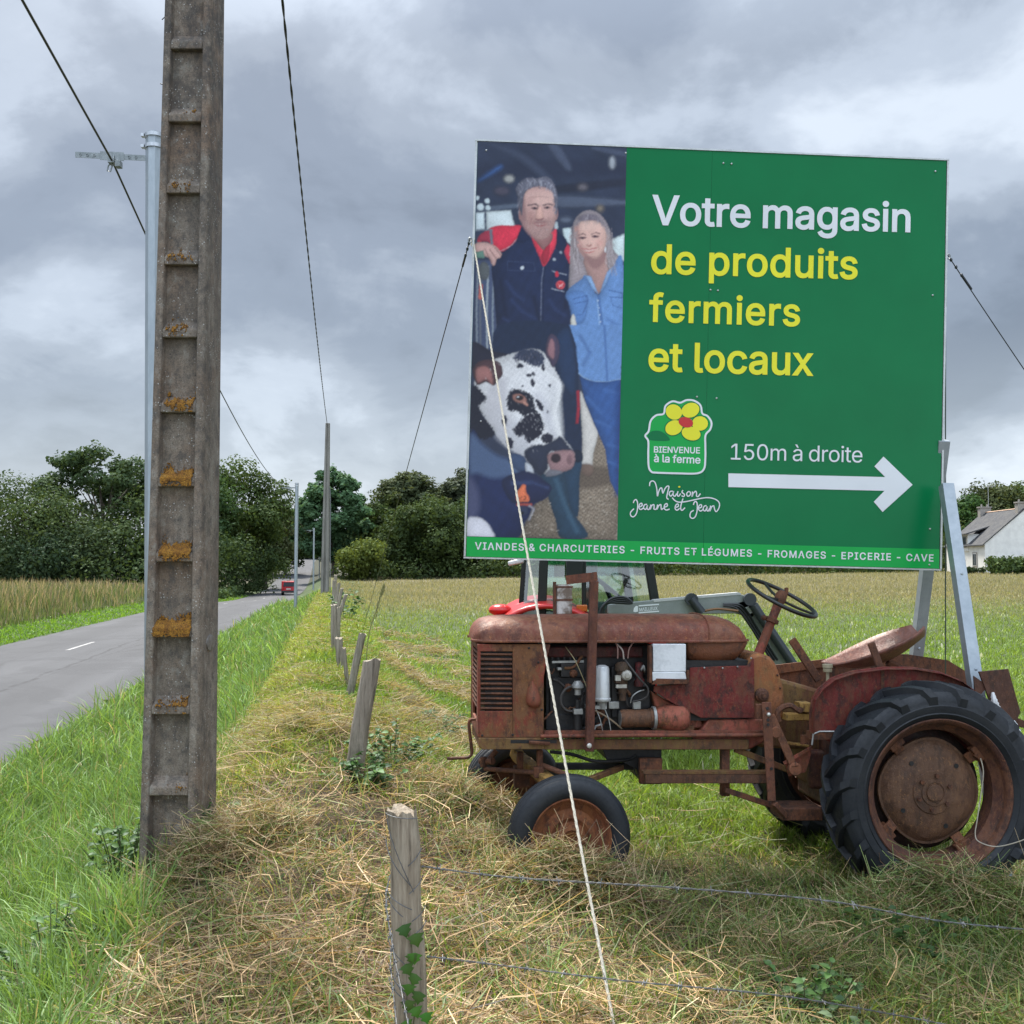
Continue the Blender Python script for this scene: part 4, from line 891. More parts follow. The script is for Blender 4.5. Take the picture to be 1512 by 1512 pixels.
BMAT = Matrix.Translation(bo) @ Matrix((bx_, by_, bn_)).transposed().to_4x4()
bb = thing('billboard', bo, 'big green farm shop billboard with a photo of two farmers and a white arrow', 'billboard')
bb.rotation_euler = BMAT.to_euler(); LOCAL[bb.name] = BMAT
BINV = BMAT.inverted()
def uv(px, py):
    d = ray(px, py); o = Vector((0, 0, CAMZ))
    t_ = (bo - o).dot(bn_) / d.dot(bn_)
    q = BINV @ (o + d * t_); return q.x, q.y
def gl(px, py, h=0.0): u, v = uv(px, py); return (u, v, h)
def sheen(name, c, rough=.26, var=.9, spec=.4):
    t = NT(name); n = t.noise(2.5, 3, .5); w = t.noise(300, 2, .6)
    t.bsdf(t.mix(t.ramp(n, [(.3, 0.0), (.7, 1.0)]), c, tuple(x * var for x in c)), rough, 0, t.math('ADD', t.noise(1.3, 2), t.math('MULTIPLY', w, .03)), .05, .02, Specular_IOR_Level=spec)
    return t.m
GREEN = sheen('print_dark_green', (.002, .172, .054), spec=.20)
LGREEN = sheen('print_mid_green', (.010, .38, .07), spec=.22)
WHITE = sheen('print_white', (.74, .76, .78))
YEL = sheen('print_yellow', (.82, .77, .035), spec=.25)
RED = sheen('print_red', (.58, .02, .02))
ALU = mat_two('aluminium_edge', (.42, .43, .42), (.60, .61, .60), 9, .4, .6)
us = uv(1040, 740)[0]; vtop_l = uv(690, 792)[1]; up = uv(918, 520)[0]
m = MB(); m.box((us / 2, BH / 2, -.011), (us - .001, BH, .02)); m.build('panel', GREEN, bb)
m = MB(); m.box(((us + BW) / 2, BH / 2, -.011), (BW - us - .0015, BH, .02)); m.build('panel', GREEN, bb)
m = MB(); hs = vtop_l
for a, b in ((0.002, us - .001), (us + .001, BW - .002)): m.box(((a + b) / 2, hs / 2, .0), (b - a, hs - .004, .0024))
m.build('products_strip', LGREEN, bb)
m = MB()
m.box((BW / 2, BH + .006, -.012), (BW + .03, .011, .034)); m.box((-.008, BH / 2, -.012), (.012, BH - .002, .034)); m.box((BW + .008, BH / 2, -.012), (.012, BH - .002, .034))
m.box((BW / 2, -.006, -.014), (BW + .03, .009, .028))
m.build('edge_frame', ALU, bb, smooth=0)
for y in (.25, 1.2, 2.3):
    m = MB(); m.box((BW / 2, y, -.06), (BW - .06, .06, .05)); m.build('back_rail', GALV, bb, smooth=0)

def glyph_tris(w, ch, cache={}):
    if (w, ch) in cache: return cache[(w, ch)]
    g = GLY[w][ch]
    loops = [[Vector((l[i] / 1000, l[i + 1] / 1000)) for i in range(0, len(l), 2)] for l in g[1:]]
    vs = []; es = []
    for l in loops:
        o = len(vs); vs += l; es += [(o + i, o + (i + 1) % len(l)) for i in range(len(l))]
    r = delaunay_2d_cdt(vs, es, [], 0, 1e-6)
    def wind(p):
        k = 0
        for l in loops:
            for i in range(len(l)):
                a, b = l[i - 1], l[i]
                if (a.y <= p.y) != (b.y <= p.y):
                    s = (b.x - a.x) * (p.y - a.y) - (p.x - a.x) * (b.y - a.y)
                    if a.y <= p.y and s > 0: k += 1
                    elif a.y > p.y and s < 0: k -= 1
        return k
    tris = [f for f in r[2] if wind(sum((r[0][i] for i in f), Vector((0, 0))) / len(f)) != 0]
    cache[(w, ch)] = (g[0] / 1000, [tuple(v) for v in r[0]], [tuple(f) for f in tris])
    return cache[(w, ch)]
def xext(w, s, track):
    x = 0; lo = hi = None
    for ch in s:
        if ch == ' ': x += .17 + track; continue
        adv, vs, fs = glyph_tris(w, ch)
        a = min(v[0] for v in vs) + x; b = max(v[0] for v in vs) + x
        lo = a if lo is None else min(lo, a); hi = b if hi is None else max(hi, b)
        x += adv + track
    return lo, hi
def text(m, w, s, pl, pr, cap=None, h=.0022, space=None, capch='I'):
    """set s between the two baseline end pixels pl and pr; cap = letter height in photo pixels"""
    (u0, v0), (u1, v1) = uv(*pl), uv(*pr)
    track = 0.0
    caph = max(v[1] for v in glyph_tris(w, capch)[1])
    if cap:
        sc = (uv(pl[0], pl[1] - cap)[1] - v0) / caph
        n = len(s) - 1
        for _ in range(6):
            lo, hi = xext(w, s, track); track += ((u1 - u0) / sc - (hi - lo)) / n
        sx = sy = sc
    else:
        lo, hi = xext(w, s, 0); sx = sy = (u1 - u0) / (hi - lo)
    lo, hi = xext(w, s, track)
    x = -lo
    for ch in s:
        if ch == ' ': x += .17 + track; continue
        adv, vs, fs = glyph_tris(w, ch)
        m.add([(u0 + (x + a) * sx, v0 + (v1 - v0) * (x + a) * sx / (u1 - u0) + b * sy, h) for a, b in vs], fs)
        x += adv + track
m = MB(); text(m, 'b', 'Votre magasin', (962, 331), (1344, 342), 43.5, capch='V'); m.build('headline_lettering', WHITE, bb, smooth=0)
for w_, a_, b_, c_ in (('de produits', (961, 403), (1266, 411.5), 'd'), ('fermiers', (958, 474), (1181, 481), 'f'), ('et locaux', (957, 547), (1201, 554), 'l')):
    m = MB(); text(m, 'b', w_, a_, b_, 43.0, capch=c_); m.build('subline_lettering', YEL, bb, smooth=0)
m = MB(); text(m, 'r', '150m \u00e0 droite', (1079, 678.5), (1273, 683), 23.5, capch='1'); m.build('distance_lettering', WHITE, bb, smooth=0)
m = MB(); text(m, 'b', 'VIANDES & CHARCUTERIES - FRUITS ET L\u00c9GUMES - FROMAGES - EPICERIE - CAVE', (701, 811), (1378, 829), 10.6, h=.0034); m.build('products_lettering', WHITE, bb, smooth=0)
z5 = lambda x, y: (900 + x / 2.908, 560 + y / 2.908)
m = MB(); arrow = [(510, 404), (1183, 420), (1137, 374), (1176, 332), (1301, 453), (1172, 570), (1134, 526), (1180, 479), (510, 463)]
m.add([gl(*z5(*p), .0022) for p in arrow], [(0, 1, 7, 8), (1, 2, 3, 4), (1, 4, 7), (7, 4, 5, 6)]); m.build('arrow', WHITE, bb, smooth=0)

def spline(pts, n=6, closed=False):
    P = [np.array(p, float) for p in pts]; out = []; k = len(P)
    for i in range(k if closed else k - 1):
        if closed: a, b, c, d = P[(i - 1) % k], P[i], P[(i + 1) % k], P[(i + 2) % k]
        else: a, b, c, d = P[max(i - 1, 0)], P[i], P[i + 1], P[min(i + 2, k - 1)]
        for t_ in np.linspace(0, 1, n, endpoint=False):
            out.append(.5 * ((2 * b) + (c - a) * t_ + (2 * a - 5 * b + 4 * c - d) * t_ ** 2 + (3 * b - a - 3 * c + d) * t_ ** 3))
    if not closed: out.append(P[-1])
    return out
def stroke(m, pts, w, conv, h, closed=False, n=6):
    S = spline(pts, n, closed); k = len(S); L = []
    for i in range(k):
        a = S[(i - 1) % k] if (closed or i) else S[i]; b = S[(i + 1) % k] if (closed or i < k - 1) else S[i]
        d = b - a; d = d / (np.linalg.norm(d) + 1e-9); nn = np.array((-d[1], d[0])) * w / 2
        L.append((S[i] + nn, S[i] - nn))
    vs = [gl(*conv(*q), h) for pr in L for q in pr]
    m.add(vs, [(2 * i, 2 * i + 1, (2 * i + 3) % len(vs), (2 * i + 2) % len(vs)) for i in range(k if closed else k - 1)])
def blob(m, pts, conv, h, n=6): 
    S = spline(pts, n, True); o = [gl(*conv(*q), h) for q in S]
    m.add(o, [tuple(range(len(o)))])
def ell(m, cx, cy, rx, ry, rot, conv, h, n=28):
    c, s = math.cos(R(rot)), math.sin(R(rot)); o = []
    for k in range(n):
        a = 2 * math.pi * k / n; x, y = rx * math.cos(a), ry * math.sin(a)
        o.append(gl(*conv(cx + x * c - y * s, cy + x * s + y * c), h))
    m.add(o, [tuple(range(n))])
OUT = [(200, 401), (290, 404), (375, 404), (405, 385), (411, 340), (411, 285), (412, 240), (432, 215), (437, 185), (420, 158), (398, 147), (390, 112), (362, 92), (330, 90), (303, 101), (270, 95), (240, 115), (232, 148), (200, 155), (176, 180), (168, 222), (153, 243), (166, 266), (166, 320), (168, 375), (180, 397)]
m = MB(); blob(m, OUT, z5, .0018); em = m.build('emblem', LGREEN, bb, smooth=0)
m = MB(); stroke(m, OUT, 8, z5, .0028, True); m.build('emblem_outline', WHITE, em, smooth=0)
m = MB(); blob(m, [(163, 243), (180, 224), (215, 222), (245, 240), (258, 262), (215, 265), (172, 260)], z5, .0026); m.build('emblem_leaf', GREEN, em, smooth=0)
m = MB(); PET = [(276, 141, 36, 32, 30), (347, 133, 39, 31, -20), (388, 190, 34, 31, 0), (350, 233, 41, 29, 15), (276, 208, 38, 31, -25)]
for q in PET: ell(m, q[0], q[1], q[2] + 4, q[3] + 4, q[4], z5, .0026 + .0001 * PET.index(q))
m.build('petal_outline', GREEN, em, smooth=0)
m = MB()
for q in PET: ell(m, *q, z5, .0036 + .0001 * PET.index(q))
m.build('petals', YEL, em, smooth=0)
m = MB(); ell(m, 327, 185, 32, 22, 15, z5, .0048); m.build('flower_heart', RED, em, smooth=0)
m = MB(); text(m, 'b', 'BIENVENUE', (965.3, 668), (1033.4, 669.5), h=.003)
text(m, 'b', '\u00e0 la ferme', (965.3, 682), (1034, 684.5), h=.003); m.build('emblem_lettering', WHITE, em, smooth=0)
zz_ = lambda x, y: (930 + x / 10.08, 700 + y / 10.08)
m = MB()
for i, st_ in enumerate([
    [(292, 180), (300, 125), (335, 102), (375, 130), (400, 220), (410, 328), (425, 270), (450, 215), (475, 212), (490, 285), (520, 220), (555, 180), (580, 190), (560, 280), (548, 350), (575, 378)],
    [(640, 255), (600, 260), (585, 300), (610, 328), (640, 290), (650, 255), (645, 310), (670, 330), (695, 290)],
    [(715, 255), (705, 310), (725, 330), (755, 290)], [(790, 240), (775, 270), (812, 305), (800, 335), (768, 322)],
    [(870, 260), (845, 290), (860, 330), (895, 312), (900, 272), (868, 258)],
    [(932, 260), (925, 335), (945, 285), (980, 256), (992, 290), (990, 325), (1015, 334), (1050, 290)],
    [(630, 350), (670, 395), (730, 418), (830, 410), (950, 385), (1080, 358), (1180, 352), (1270, 375), (1325, 420), (1332, 480), (1305, 540), (1280, 558), (1262, 530), (1252, 490), (1245, 472), (1215, 490), (1190, 552), (1200, 470)],
    [(50, 430), (65, 395), (92, 380), (112, 420), (115, 500), (95, 590), (55, 635), (15, 620), (10, 570), (60, 515)],
    [(140, 490), (180, 470), (175, 435), (145, 450), (135, 500), (160, 528), (200, 505)],
    [(255, 450), (215, 460), (205, 505), (235, 525), (262, 465), (255, 510), (280, 528), (300, 490)],
    [(312, 455), (302, 525), (325, 470), (355, 455), (360, 490), (358, 520), (385, 525), (402, 500)],
    [(412, 455), (402, 525), (430, 470), (460, 455), (464, 500), (472, 528), (500, 505)],
    [(510, 495), (555, 475), (550, 440), (520, 455), (510, 505), (540, 535), (590, 520)],
    [(670, 500), (720, 480), (715, 445), (685, 460), (672, 510), (700, 538), (740, 510)],
    [(790, 365), (765, 440), (755, 510), (775, 540), (820, 500)],
    [(945, 460), (955, 425), (980, 408), (1000, 440), (1000, 540), (975, 630), (930, 660), (895, 630), (905, 570), (950, 540)],
    [(1020, 510), (1065, 490), (1060, 455), (1030, 470), (1020, 520), (1050, 550), (1085, 530)],
    [(1140, 470), (1105, 480), (1090, 525), (1120, 548), (1150, 485), (1145, 535), (1165, 550), (1185, 510)]]):
    stroke(m, st_, 17, zz_, .0022 + .00004 * i)
m.build('script_lettering', WHITE, bb, smooth=0)
m = MB(); ell(m, 735, 190, 17, 12, 0, zz_, .0024); m.build('script_dot', YEL, bb, smooth=0)
SCRW = mat_plain('screw_zinc', (.6, .6, .6), .3, .7)
for q in ((718, 222), (924, 226), (1068, 241), (1080, 242), (1381, 253), (1377, 436), (1049, 428), (1060, 429), (1029, 586), (1058, 588), (1373, 781), (710, 622), (1026, 815), (1054, 818), (704, 806), (1372, 834)):
    u, v = uv(*q); m = MB(); m.lathe([(.0, .007), (.004, .006), (.0065, .003), (.0065, .0)], (u, v, .0), (0, 0, 1), 8); m.build('screw', SCRW, bb)

# ---- the printed photograph: a fine sheet whose vertex colours carry the print
pv0, pv1 = hs + .001, BH - .001
gu, gv = np.meshgrid(np.linspace(.002, up, 250), np.linspace(pv0, pv1, 640))
W3 = np.array(bo)[None] + gu.reshape(-1, 1) * np.array(bx_)[None] + gv.reshape(-1, 1) * np.array(by_)[None] - np.array([0, 0, CAMZ])
cpx = W3[:, 0]; cup = -sp_ * W3[:, 1] + cp_ * W3[:, 2]; cfw = cp_ * W3[:, 1] + sp_ * W3[:, 2]
QX = CX + F * cpx / cfw; QY = CX - F * cup / cfw
IMG = np.zeros((len(QX), 3)); IMG[:] = srgb(48, 56, 78)
def sdf(P, x, y):
    ins = np.zeros(len(x), bool); d = np.full(len(x), 1e9)
    for i in range(len(P)):
        (x1, y1), (x2, y2) = P[i - 1], P[i]
        if y1 != y2:
            ins ^= ((y1 > y) != (y2 > y)) & (x < (x2 - x1) * (y - y1) / (y2 - y1) + x1)
        ex, ey = x2 - x1, y2 - y1; l2 = ex * ex + ey * ey + 1e-9
        t_ = np.clip(((x - x1) * ex + (y - y1) * ey) / l2, 0, 1)
        d = np.minimum(d, (x - x1 - t_ * ex) ** 2 + (y - y1 - t_ * ey) ** 2)
    d = np.sqrt(d); return np.where(ins, -d, d)
def pnoise(f, seed, k=slice(None)):
    x, y = QX[k], QY[k]
    return (np.sin(x * f + seed) * np.sin(y * f * 1.3 + seed * 2.1) + np.sin(x * f * 2.3 + y * f * 1.1 + seed * 3) * .6 + np.sin(x * f * 4.7 - y * f * 5.3 + seed) * .4) / 2
def fill(P, rgb, soft=.6, alpha=1.0, var=.0, f=.35, vol=True, rag=.5):
    xs = [p[0] for p in P]; ys = [p[1] for p in P]; mg = soft * 3 + 2
    k = np.where((QX > min(xs) - mg) & (QX < max(xs) + mg) & (QY > min(ys) - mg) & (QY < max(ys) + mg))[0]
    if not len(k): return
    d = sdf(P, QX[k], QY[k])
    if rag: d = d + rag * (pnoise(.55, 3.0, k) + .8 * pnoise(1.5, 7.0, k))
    a = np.clip(.5 - d / (2 * soft), 0, 1)[:, None] * alpha
    c = np.array(srgb(*rgb))[None]
    if var: c = c * (1 + var * pnoise(f, len(P) + xs[0], k))[:, None]
    sz_ = min(max(xs) - min(xs), max(ys) - min(ys))
    if vol and sz_ > 7 and alpha > .9:          # the photographed forms are rounded: soft falloff in the print
        e_ = np.exp(np.minimum(d, 0) / (.11 * sz_)); gx_ = (QX[k] - (max(xs) + min(xs)) / 2) / (max(xs) - min(xs)); gy_ = (QY[k] - (max(ys) + min(ys)) / 2) / (max(ys) - min(ys))
        c = c * (1.10 - .42 * e_ + .22 * gx_ - .16 * gy_ + .07 * pnoise(.16, sz_, k) + .04 * pnoise(.9, sz_, k))[:, None]
    IMG[k] = IMG[k] * (1 - a) + np.clip(c, 0, 1) * a
cA = lambda P: [(680 + x / 4.446, 190 + y / 4.446) for x, y in P]
cB = lambda P: [(680 + x / 3.98, 480 + y / 3.98) for x, y in P]
def fA(P, rgb, sm=1, **k): fill(cA([tuple(q) for q in (spline(P, 4, True) if sm else P)]), rgb, **k)
def fB(P, rgb, sm=1, **k): fill(cB([tuple(q) for q in (spline(P, 4, True) if sm else P)]), rgb, **k)
def eA(cx, cy, rx, ry, rgb, rot=0, **k):
    c, s = math.cos(R(rot)), math.sin(R(rot))
    fill(cA([(cx + rx * math.cos(a) * c - ry * math.sin(a) * s, cy + rx * math.cos(a) * s + ry * math.sin(a) * c) for a in np.linspace(0, 2 * math.pi, 20, endpoint=False)]), rgb, **k)
def eB(cx, cy, rx, ry, rgb, rot=0, **k):
    c, s = math.cos(R(rot)), math.sin(R(rot))
    fill(cB([(cx + rx * math.cos(a) * c - ry * math.sin(a) * s, cy + rx * math.cos(a) * s + ry * math.sin(a) * c) for a in np.linspace(0, 2 * math.pi, 20, endpoint=False)]), rgb, **k)
def lA(P, w, rgb, **k):
    for (x1, y1), (x2, y2) in zip(P, P[1:]):
        l = math.hypot(x2 - x1, y2 - y1) + 1e-6; nx, ny = -(y2 - y1) / l * w / 2, (x2 - x1) / l * w / 2
        fill(cA([(x1 + nx, y1 + ny), (x2 + nx, y2 + ny), (x2 - nx, y2 - ny), (x1 - nx, y1 - ny)]), rgb, **k)
def lB(P, w, rgb, **k):
    for (x1, y1), (x2, y2) in zip(P, P[1:]):
        l = math.hypot(x2 - x1, y2 - y1) + 1e-6; nx, ny = -(y2 - y1) / l * w / 2, (x2 - x1) / l * w / 2
        fill(cB([(x1 + nx, y1 + ny), (x2 + nx, y2 + ny), (x2 - nx, y2 - ny), (x1 - nx, y1 - ny)]), rgb, **k)
# barn background, out of focus
IMG *= (1 + .18 * pnoise(.05, 1.0))[:, None]
fA([(100, 240), (700, 200), (1090, 240), (1090, 300), (100, 330)], (40, 46, 68), soft=6, alpha=.7)
fA([(560, 100), (640, 100), (730, 250), (690, 270)], (74, 82, 104), soft=2.5)
fA([(900, 110), (1090, 150), (1090, 190), (860, 140)], (70, 78, 100), soft=3)
fA([(200, 100), (420, 170), (600, 330), (560, 340), (380, 200)], (66, 74, 96), soft=4, alpha=.8)
fA([(620, 380), (1080, 330), (1080, 370), (640, 420)], (38, 42, 60), soft=3)
fA([(620, 440), (1080, 470), (1080, 500), (640, 520)], (80, 88, 108), soft=3)
fA([(100, 520), (380, 490), (380, 520), (100, 550)], (84, 94, 112), soft=2)
fA([(120, 330), (250, 240), (270, 265), (130, 350)], (56, 84, 132), soft=3)
eA(318, 330, 34, 26, (150, 150, 150), soft=3); eA(995, 225, 22, 42, (150, 155, 165), soft=3); eA(800, 385, 34, 24, (96, 92, 100), soft=4); eA(915, 525, 24, 24, (120, 110, 100), soft=4); eA(690, 600, 40, 20, (90, 98, 116), soft=4); eA(270, 410, 50, 30, (74, 70, 86), soft=4)
fA([(100, 552), (155, 548), (160, 660), (98, 670)], (186, 198, 206), 0, soft=1.2); fA([(168, 545), (330, 535), (345, 600), (365, 660), (170, 665)], (196, 206, 212), 0, soft=1.2, var=.06, f=1.1)
for q in ((175, 475, 18), (180, 520, 18), (130, 515, 24), (110, 455, 14)): eA(q[0], q[1], q[2], q[2], (178, 190, 198), soft=.8)
fA([(670, 655), (722, 650), (735, 700), (725, 760), (678, 740)], (186, 200, 206), 0, soft=1.2); fA([(985, 730), (1076, 690), (1076, 870), (1010, 850), (995, 790)], (190, 202, 206), 0, soft=1.4); eA(628, 640, 12, 30, (170, 182, 190), soft=1)
# metal feed gate on the left
fA([(90, 860), (250, 860), (250, 1512), (90, 1512)], (66, 76, 104), 0, soft=2)
for x, w, c in ((105, 12, (120, 128, 140)), (128, 14, (92, 98, 112)), (172, 12, (150, 158, 168)), (210, 10, (128, 138, 150)), (240, 8, (160, 168, 178))):
    lA([(x + 10, 900), (x, 1200), (x + 4, 1512)], w, c, soft=.8)
eA(155, 935, 36, 62, (84, 88, 92), soft=1.2); lA([(135, 1020), (128, 1120)], 22, (176, 100, 92), soft=.8)
# man
fA([(205, 690), (240, 642), (330, 640), (402, 640), (460, 700), (640, 690), (700, 740), (735, 860), (728, 1000), (745, 1180), (775, 1360), (775, 1540), (245, 1540), (236, 1300), (215, 1040), (205, 900), (262, 800)], (30, 42, 76), var=.12, f=.22)
fA([(390, 640), (455, 720), (520, 850), (560, 920), (600, 860), (660, 760), (640, 660)], (36, 48, 84), 0)
fA([(250, 812), (330, 770), (392, 700), (402, 640), (330, 636), (215, 642), (120, 712), (118, 745), (180, 742)], (196, 52, 76), var=.08)
fA([(120, 705), (190, 660), (215, 700), (200, 740), (125, 735)], (150, 50, 72))
lA([(250, 812), (330, 770), (392, 700)], 5, (190, 160, 170), soft=.5)
fA([(640, 716), (720, 775), (735, 850), (726, 900), (700, 860), (660, 760)], (186, 56, 80))
fA([(465, 690), (580, 690), (625, 655), (636, 700), (620, 780), (552, 905), (520, 850)], (206, 62, 84), var=.08)
fA([(478, 700), (598, 690), (596, 740), (560, 790), (545, 800), (505, 755)], (140, 102, 102))
fA([(545, 800), (585, 760), (575, 850), (550, 890), (530, 850)], (160, 44, 64))
fA([(400, 640), (460, 722), (412, 750), (362, 742)], (26, 38, 72), 0); fA([(632, 660), (700, 760), (668, 830), (628, 780)], (28, 40, 72), 0)
lA([(545, 905), (532, 1000), (528, 1200), (524, 1330)], 5, (112, 118, 138), soft=.5); lA([(556, 905), (545, 1000), (541, 1320)], 4, (20, 30, 58), soft=.5)
lA([(308, 870), (480, 880), (490, 935), (310, 930), (308, 870)], 4, (54, 66, 100), soft=.6); eA(405, 914, 13, 12, (190, 196, 206), soft=.5); eA(615, 858, 10, 10, (160, 168, 180), soft=.5); eA(659, 813, 9, 9, (140, 150, 165), soft=.5)
lA([(600, 935), (695, 960)], 6, (150, 156, 172), soft=.5); lA([(595, 1050), (680, 1070)], 6, (150, 156, 172), soft=.5); eA(632, 955, 12, 20, (190, 50, 70), soft=.6)
eA(656, 1026, 31, 29, (206, 90, 100), soft=.5); eA(656, 1026, 22, 20, (188, 50, 66), soft=.5); lA([(644, 1018), (650, 1038), (658, 1022), (666, 1038), (670, 1016)], 4, (220, 180, 184), soft=.4)
for q in ((300, 1000, 420, 1130), (330, 1120, 500, 1250), (580, 1120, 690, 1230), (280, 1240, 470, 1330), (600, 1300, 700, 1420)): lA([(q[0], q[1]), ((q[0] + q[2]) / 2 - 10, (q[1] + q[3]) / 2 + 14), (q[2], q[3])], 16, (44, 58, 98), soft=2.5, alpha=.8)
for q in ((260, 980, 300, 1240), (700, 1000, 690, 1180), (480, 1100, 520, 1270)): lA([(q[0], q[1]), (q[2], q[3])], 22, (20, 28, 56), soft=3, alpha=.8)
eA(282, 1320, 20, 20, (140, 150, 164), soft=.6); eA(282, 1314, 15, 16, (30, 42, 76), soft=.6); lA([(245, 1310), (520, 1318), (760, 1320)], 5, (22, 32, 60), soft=.8)
# head
SK = (182, 148, 144)
eA(395, 560, 14, 45, (150, 112, 110), soft=.8); eA(628, 555, 12, 42, (158, 122, 120), soft=.8)
fA([(386, 480), (420, 400), (510, 372), (600, 400), (630, 480), (622, 600), (590, 690), (530, 728), (468, 702), (412, 640), (392, 560)], SK, soft=.8)
fA([(386, 480), (412, 440), (430, 560), (440, 660), (500, 720), (460, 706), (408, 640), (392, 560)], (140, 108, 110), soft=2, alpha=.8)
fA([(412, 612), (470, 600), (525, 592), (590, 586), (622, 590), (592, 690), (530, 730), (468, 704)], (158, 128, 126), soft=4, alpha=.6)
fA([(490, 450), (600, 420), (615, 480), (560, 500), (500, 500)], (204, 172, 166), soft=4, alpha=.7)
fA([(505, 520), (530, 515), (545, 580), (520, 598), (490, 590)], (196, 158, 150), soft=1.5)
lA([(490, 592), (518, 602), (548, 588)], 9, (128, 88, 90), soft=.8)
fA([(480, 610), (520, 602), (565, 604), (572, 616), (480, 622)], (138, 108, 108), soft=1.6, alpha=.8)
fA([(482, 622), (530, 618), (566, 622), (550, 640), (510, 644)], (150, 98, 98), soft=.9, alpha=.85); lA([(492, 628), (560, 626)], 4, (196, 176, 174), soft=.6, alpha=.8)
lA([(440, 505), (490, 495), (512, 508)], 9, (96, 80, 84), soft=1); lA([(540, 505), (575, 494), (605, 502)], 9, (100, 84, 86), soft=1)
eA(487, 523, 24, 9, (110, 86, 90), soft=1); eA(567, 519, 22, 8, (112, 88, 92), soft=1); eA(488, 522, 8, 7, (48, 44, 52), soft=.5); eA(568, 518, 8, 7, (48, 44, 52), soft=.5)
fA([(362, 395), (390, 350), (440, 322), (500, 326), (555, 314), (600, 340), (634, 420), (638, 500), (630, 575), (620, 520), (604, 420), (560, 388), (505, 378), (440, 404), (416, 450), (408, 520), (402, 570), (386, 520), (374, 440)], (104, 104, 120), soft=.9, var=.22, f=1.3)
lA([(430, 400), (470, 350), (520, 340)], 12, (140, 140, 154), soft=1.5, alpha=.7); lA([(560, 345), (600, 380), (618, 440)], 10, (132, 132, 148), soft=1.5, alpha=.7)
# hand on the gate
fA([(92, 762), (150, 745), (225, 768), (266, 814), (262, 846), (238, 856), (226, 896), (206, 892), (188, 850), (150, 838), (100, 830)], (186, 152, 148), soft=.7)
lA([(190, 790), (232, 850)], 5, (140, 100, 102), soft=.7); lA([(160, 790), (204, 880)], 5, (140, 100, 102), soft=.7); lA([(225, 780), (262, 830)], 4, (150, 110, 110), soft=.7)
fA([(95, 810), (150, 800), (160, 850), (95, 850)], (96, 128, 118), 0, soft=.8); lA([(105, 665), (210, 665)], 10, (110, 118, 130), soft=.8); lA([(198, 665), (206, 760)], 16, (104, 112, 126), soft=.8)
# woman
HR = (150, 140, 146)
fA([(722, 900), (728, 720), (745, 610), (800, 546), (870, 538), (935, 580), (985, 680), (1000, 790), (1060, 870), (1010, 890), (985, 960), (930, 1000), (800, 980), (760, 1050), (712, 1062), (718, 980)], HR, soft=.9, var=.2, f=1.1)
fA([(770, 590), (830, 560), (900, 575), (940, 640), (890, 610), (800, 610)], (112, 104, 116), soft=2, var=.2, f=1.2)
fA([(812, 850), (955, 800), (985, 930), (905, 1085), (835, 965)], (166, 134, 130), soft=.8)
fA([(752, 640), (800, 608), (890, 606), (940, 640), (958, 710), (945, 790), (905, 850), (855, 872), (806, 838), (762, 770), (746, 700)], (198, 164, 156), soft=.8)
fA([(752, 650), (775, 640), (790, 760), (850, 868), (806, 838), (760, 765)], (160, 124, 122), soft=2, alpha=.8)
fA([(820, 830), (900, 850), (950, 790), (960, 850), (900, 920), (850, 900)], (140, 108, 108), soft=2.5, alpha=.8)
eA(800, 717, 26, 8, (112, 84, 90), soft=.9); eA(886, 708, 26, 8, (112, 84, 90), soft=.9); eA(800, 716, 8, 6, (52, 44, 56), soft=.5); eA(886, 707, 8, 6, (52, 44, 56), soft=.5)
lA([(772, 700), (805, 690), (825, 700)], 6, (120, 96, 98), soft=.8); lA([(858, 694), (890, 682), (918, 692)], 6, (120, 96, 98), soft=.8)
lA([(826, 764), (842, 772), (862, 762)], 8, (160, 116, 112), soft=.8); fA([(816, 791), (845, 796), (878, 788), (862, 800), (830, 803)], (214, 196, 194), soft=.8, alpha=.7); lA([(795, 786), (845, 795), (898, 780)], 5, (170, 90, 96), soft=.6); lA([(815, 812), (848, 814), (878, 804)], 6, (176, 100, 104), soft=.7)
eA(775, 760, 24, 20, (206, 158, 152), soft=3, alpha=.6); eA(915, 750, 24, 20, (206, 158, 152), soft=3, alpha=.6); eA(952, 795, 7, 18, (210, 210, 216), soft=.6); eA(965, 722, 12, 30, (180, 146, 140), soft=.8)
fA([(728, 760), (755, 800), (800, 870), (830, 960), (790, 1000), (760, 1050), (712, 1062), (716, 900)], HR, soft=.9, var=.25, f=1.5)
fA([(958, 760), (985, 720), (1005, 800), (1062, 868), (1005, 905), (980, 960), (965, 900)], HR, soft=.9, var=.25, f=1.5)
DN = (104, 138, 188)
fA([(820, 962), (862, 1040), (906, 1092), (950, 1010), (1000, 905), (1066, 868), (1062, 1540), (775, 1540), (762, 1400), (745, 1280), (710, 1140), (690, 1090), (722, 1040), (790, 990)], DN, var=.1, f=.3)
fA([(690, 1095), (760, 1060), (830, 1100), (820, 1250), (745, 1280), (712, 1150)], (92, 126, 178), soft=1.5)
fA([(820, 962), (858, 970), (905, 1088), (862, 1045)], (136, 166, 206), 0); fA([(1000, 905), (962, 940), (908, 1090), (955, 1020)], (132, 162, 204), 0)
lA([(905, 1090), (925, 1250), (945, 1400), (950, 1512)], 16, (84, 116, 168), soft=1); lA([(897, 1120), (912, 1300), (930, 1512)], 4, (150, 176, 210), soft=.6)
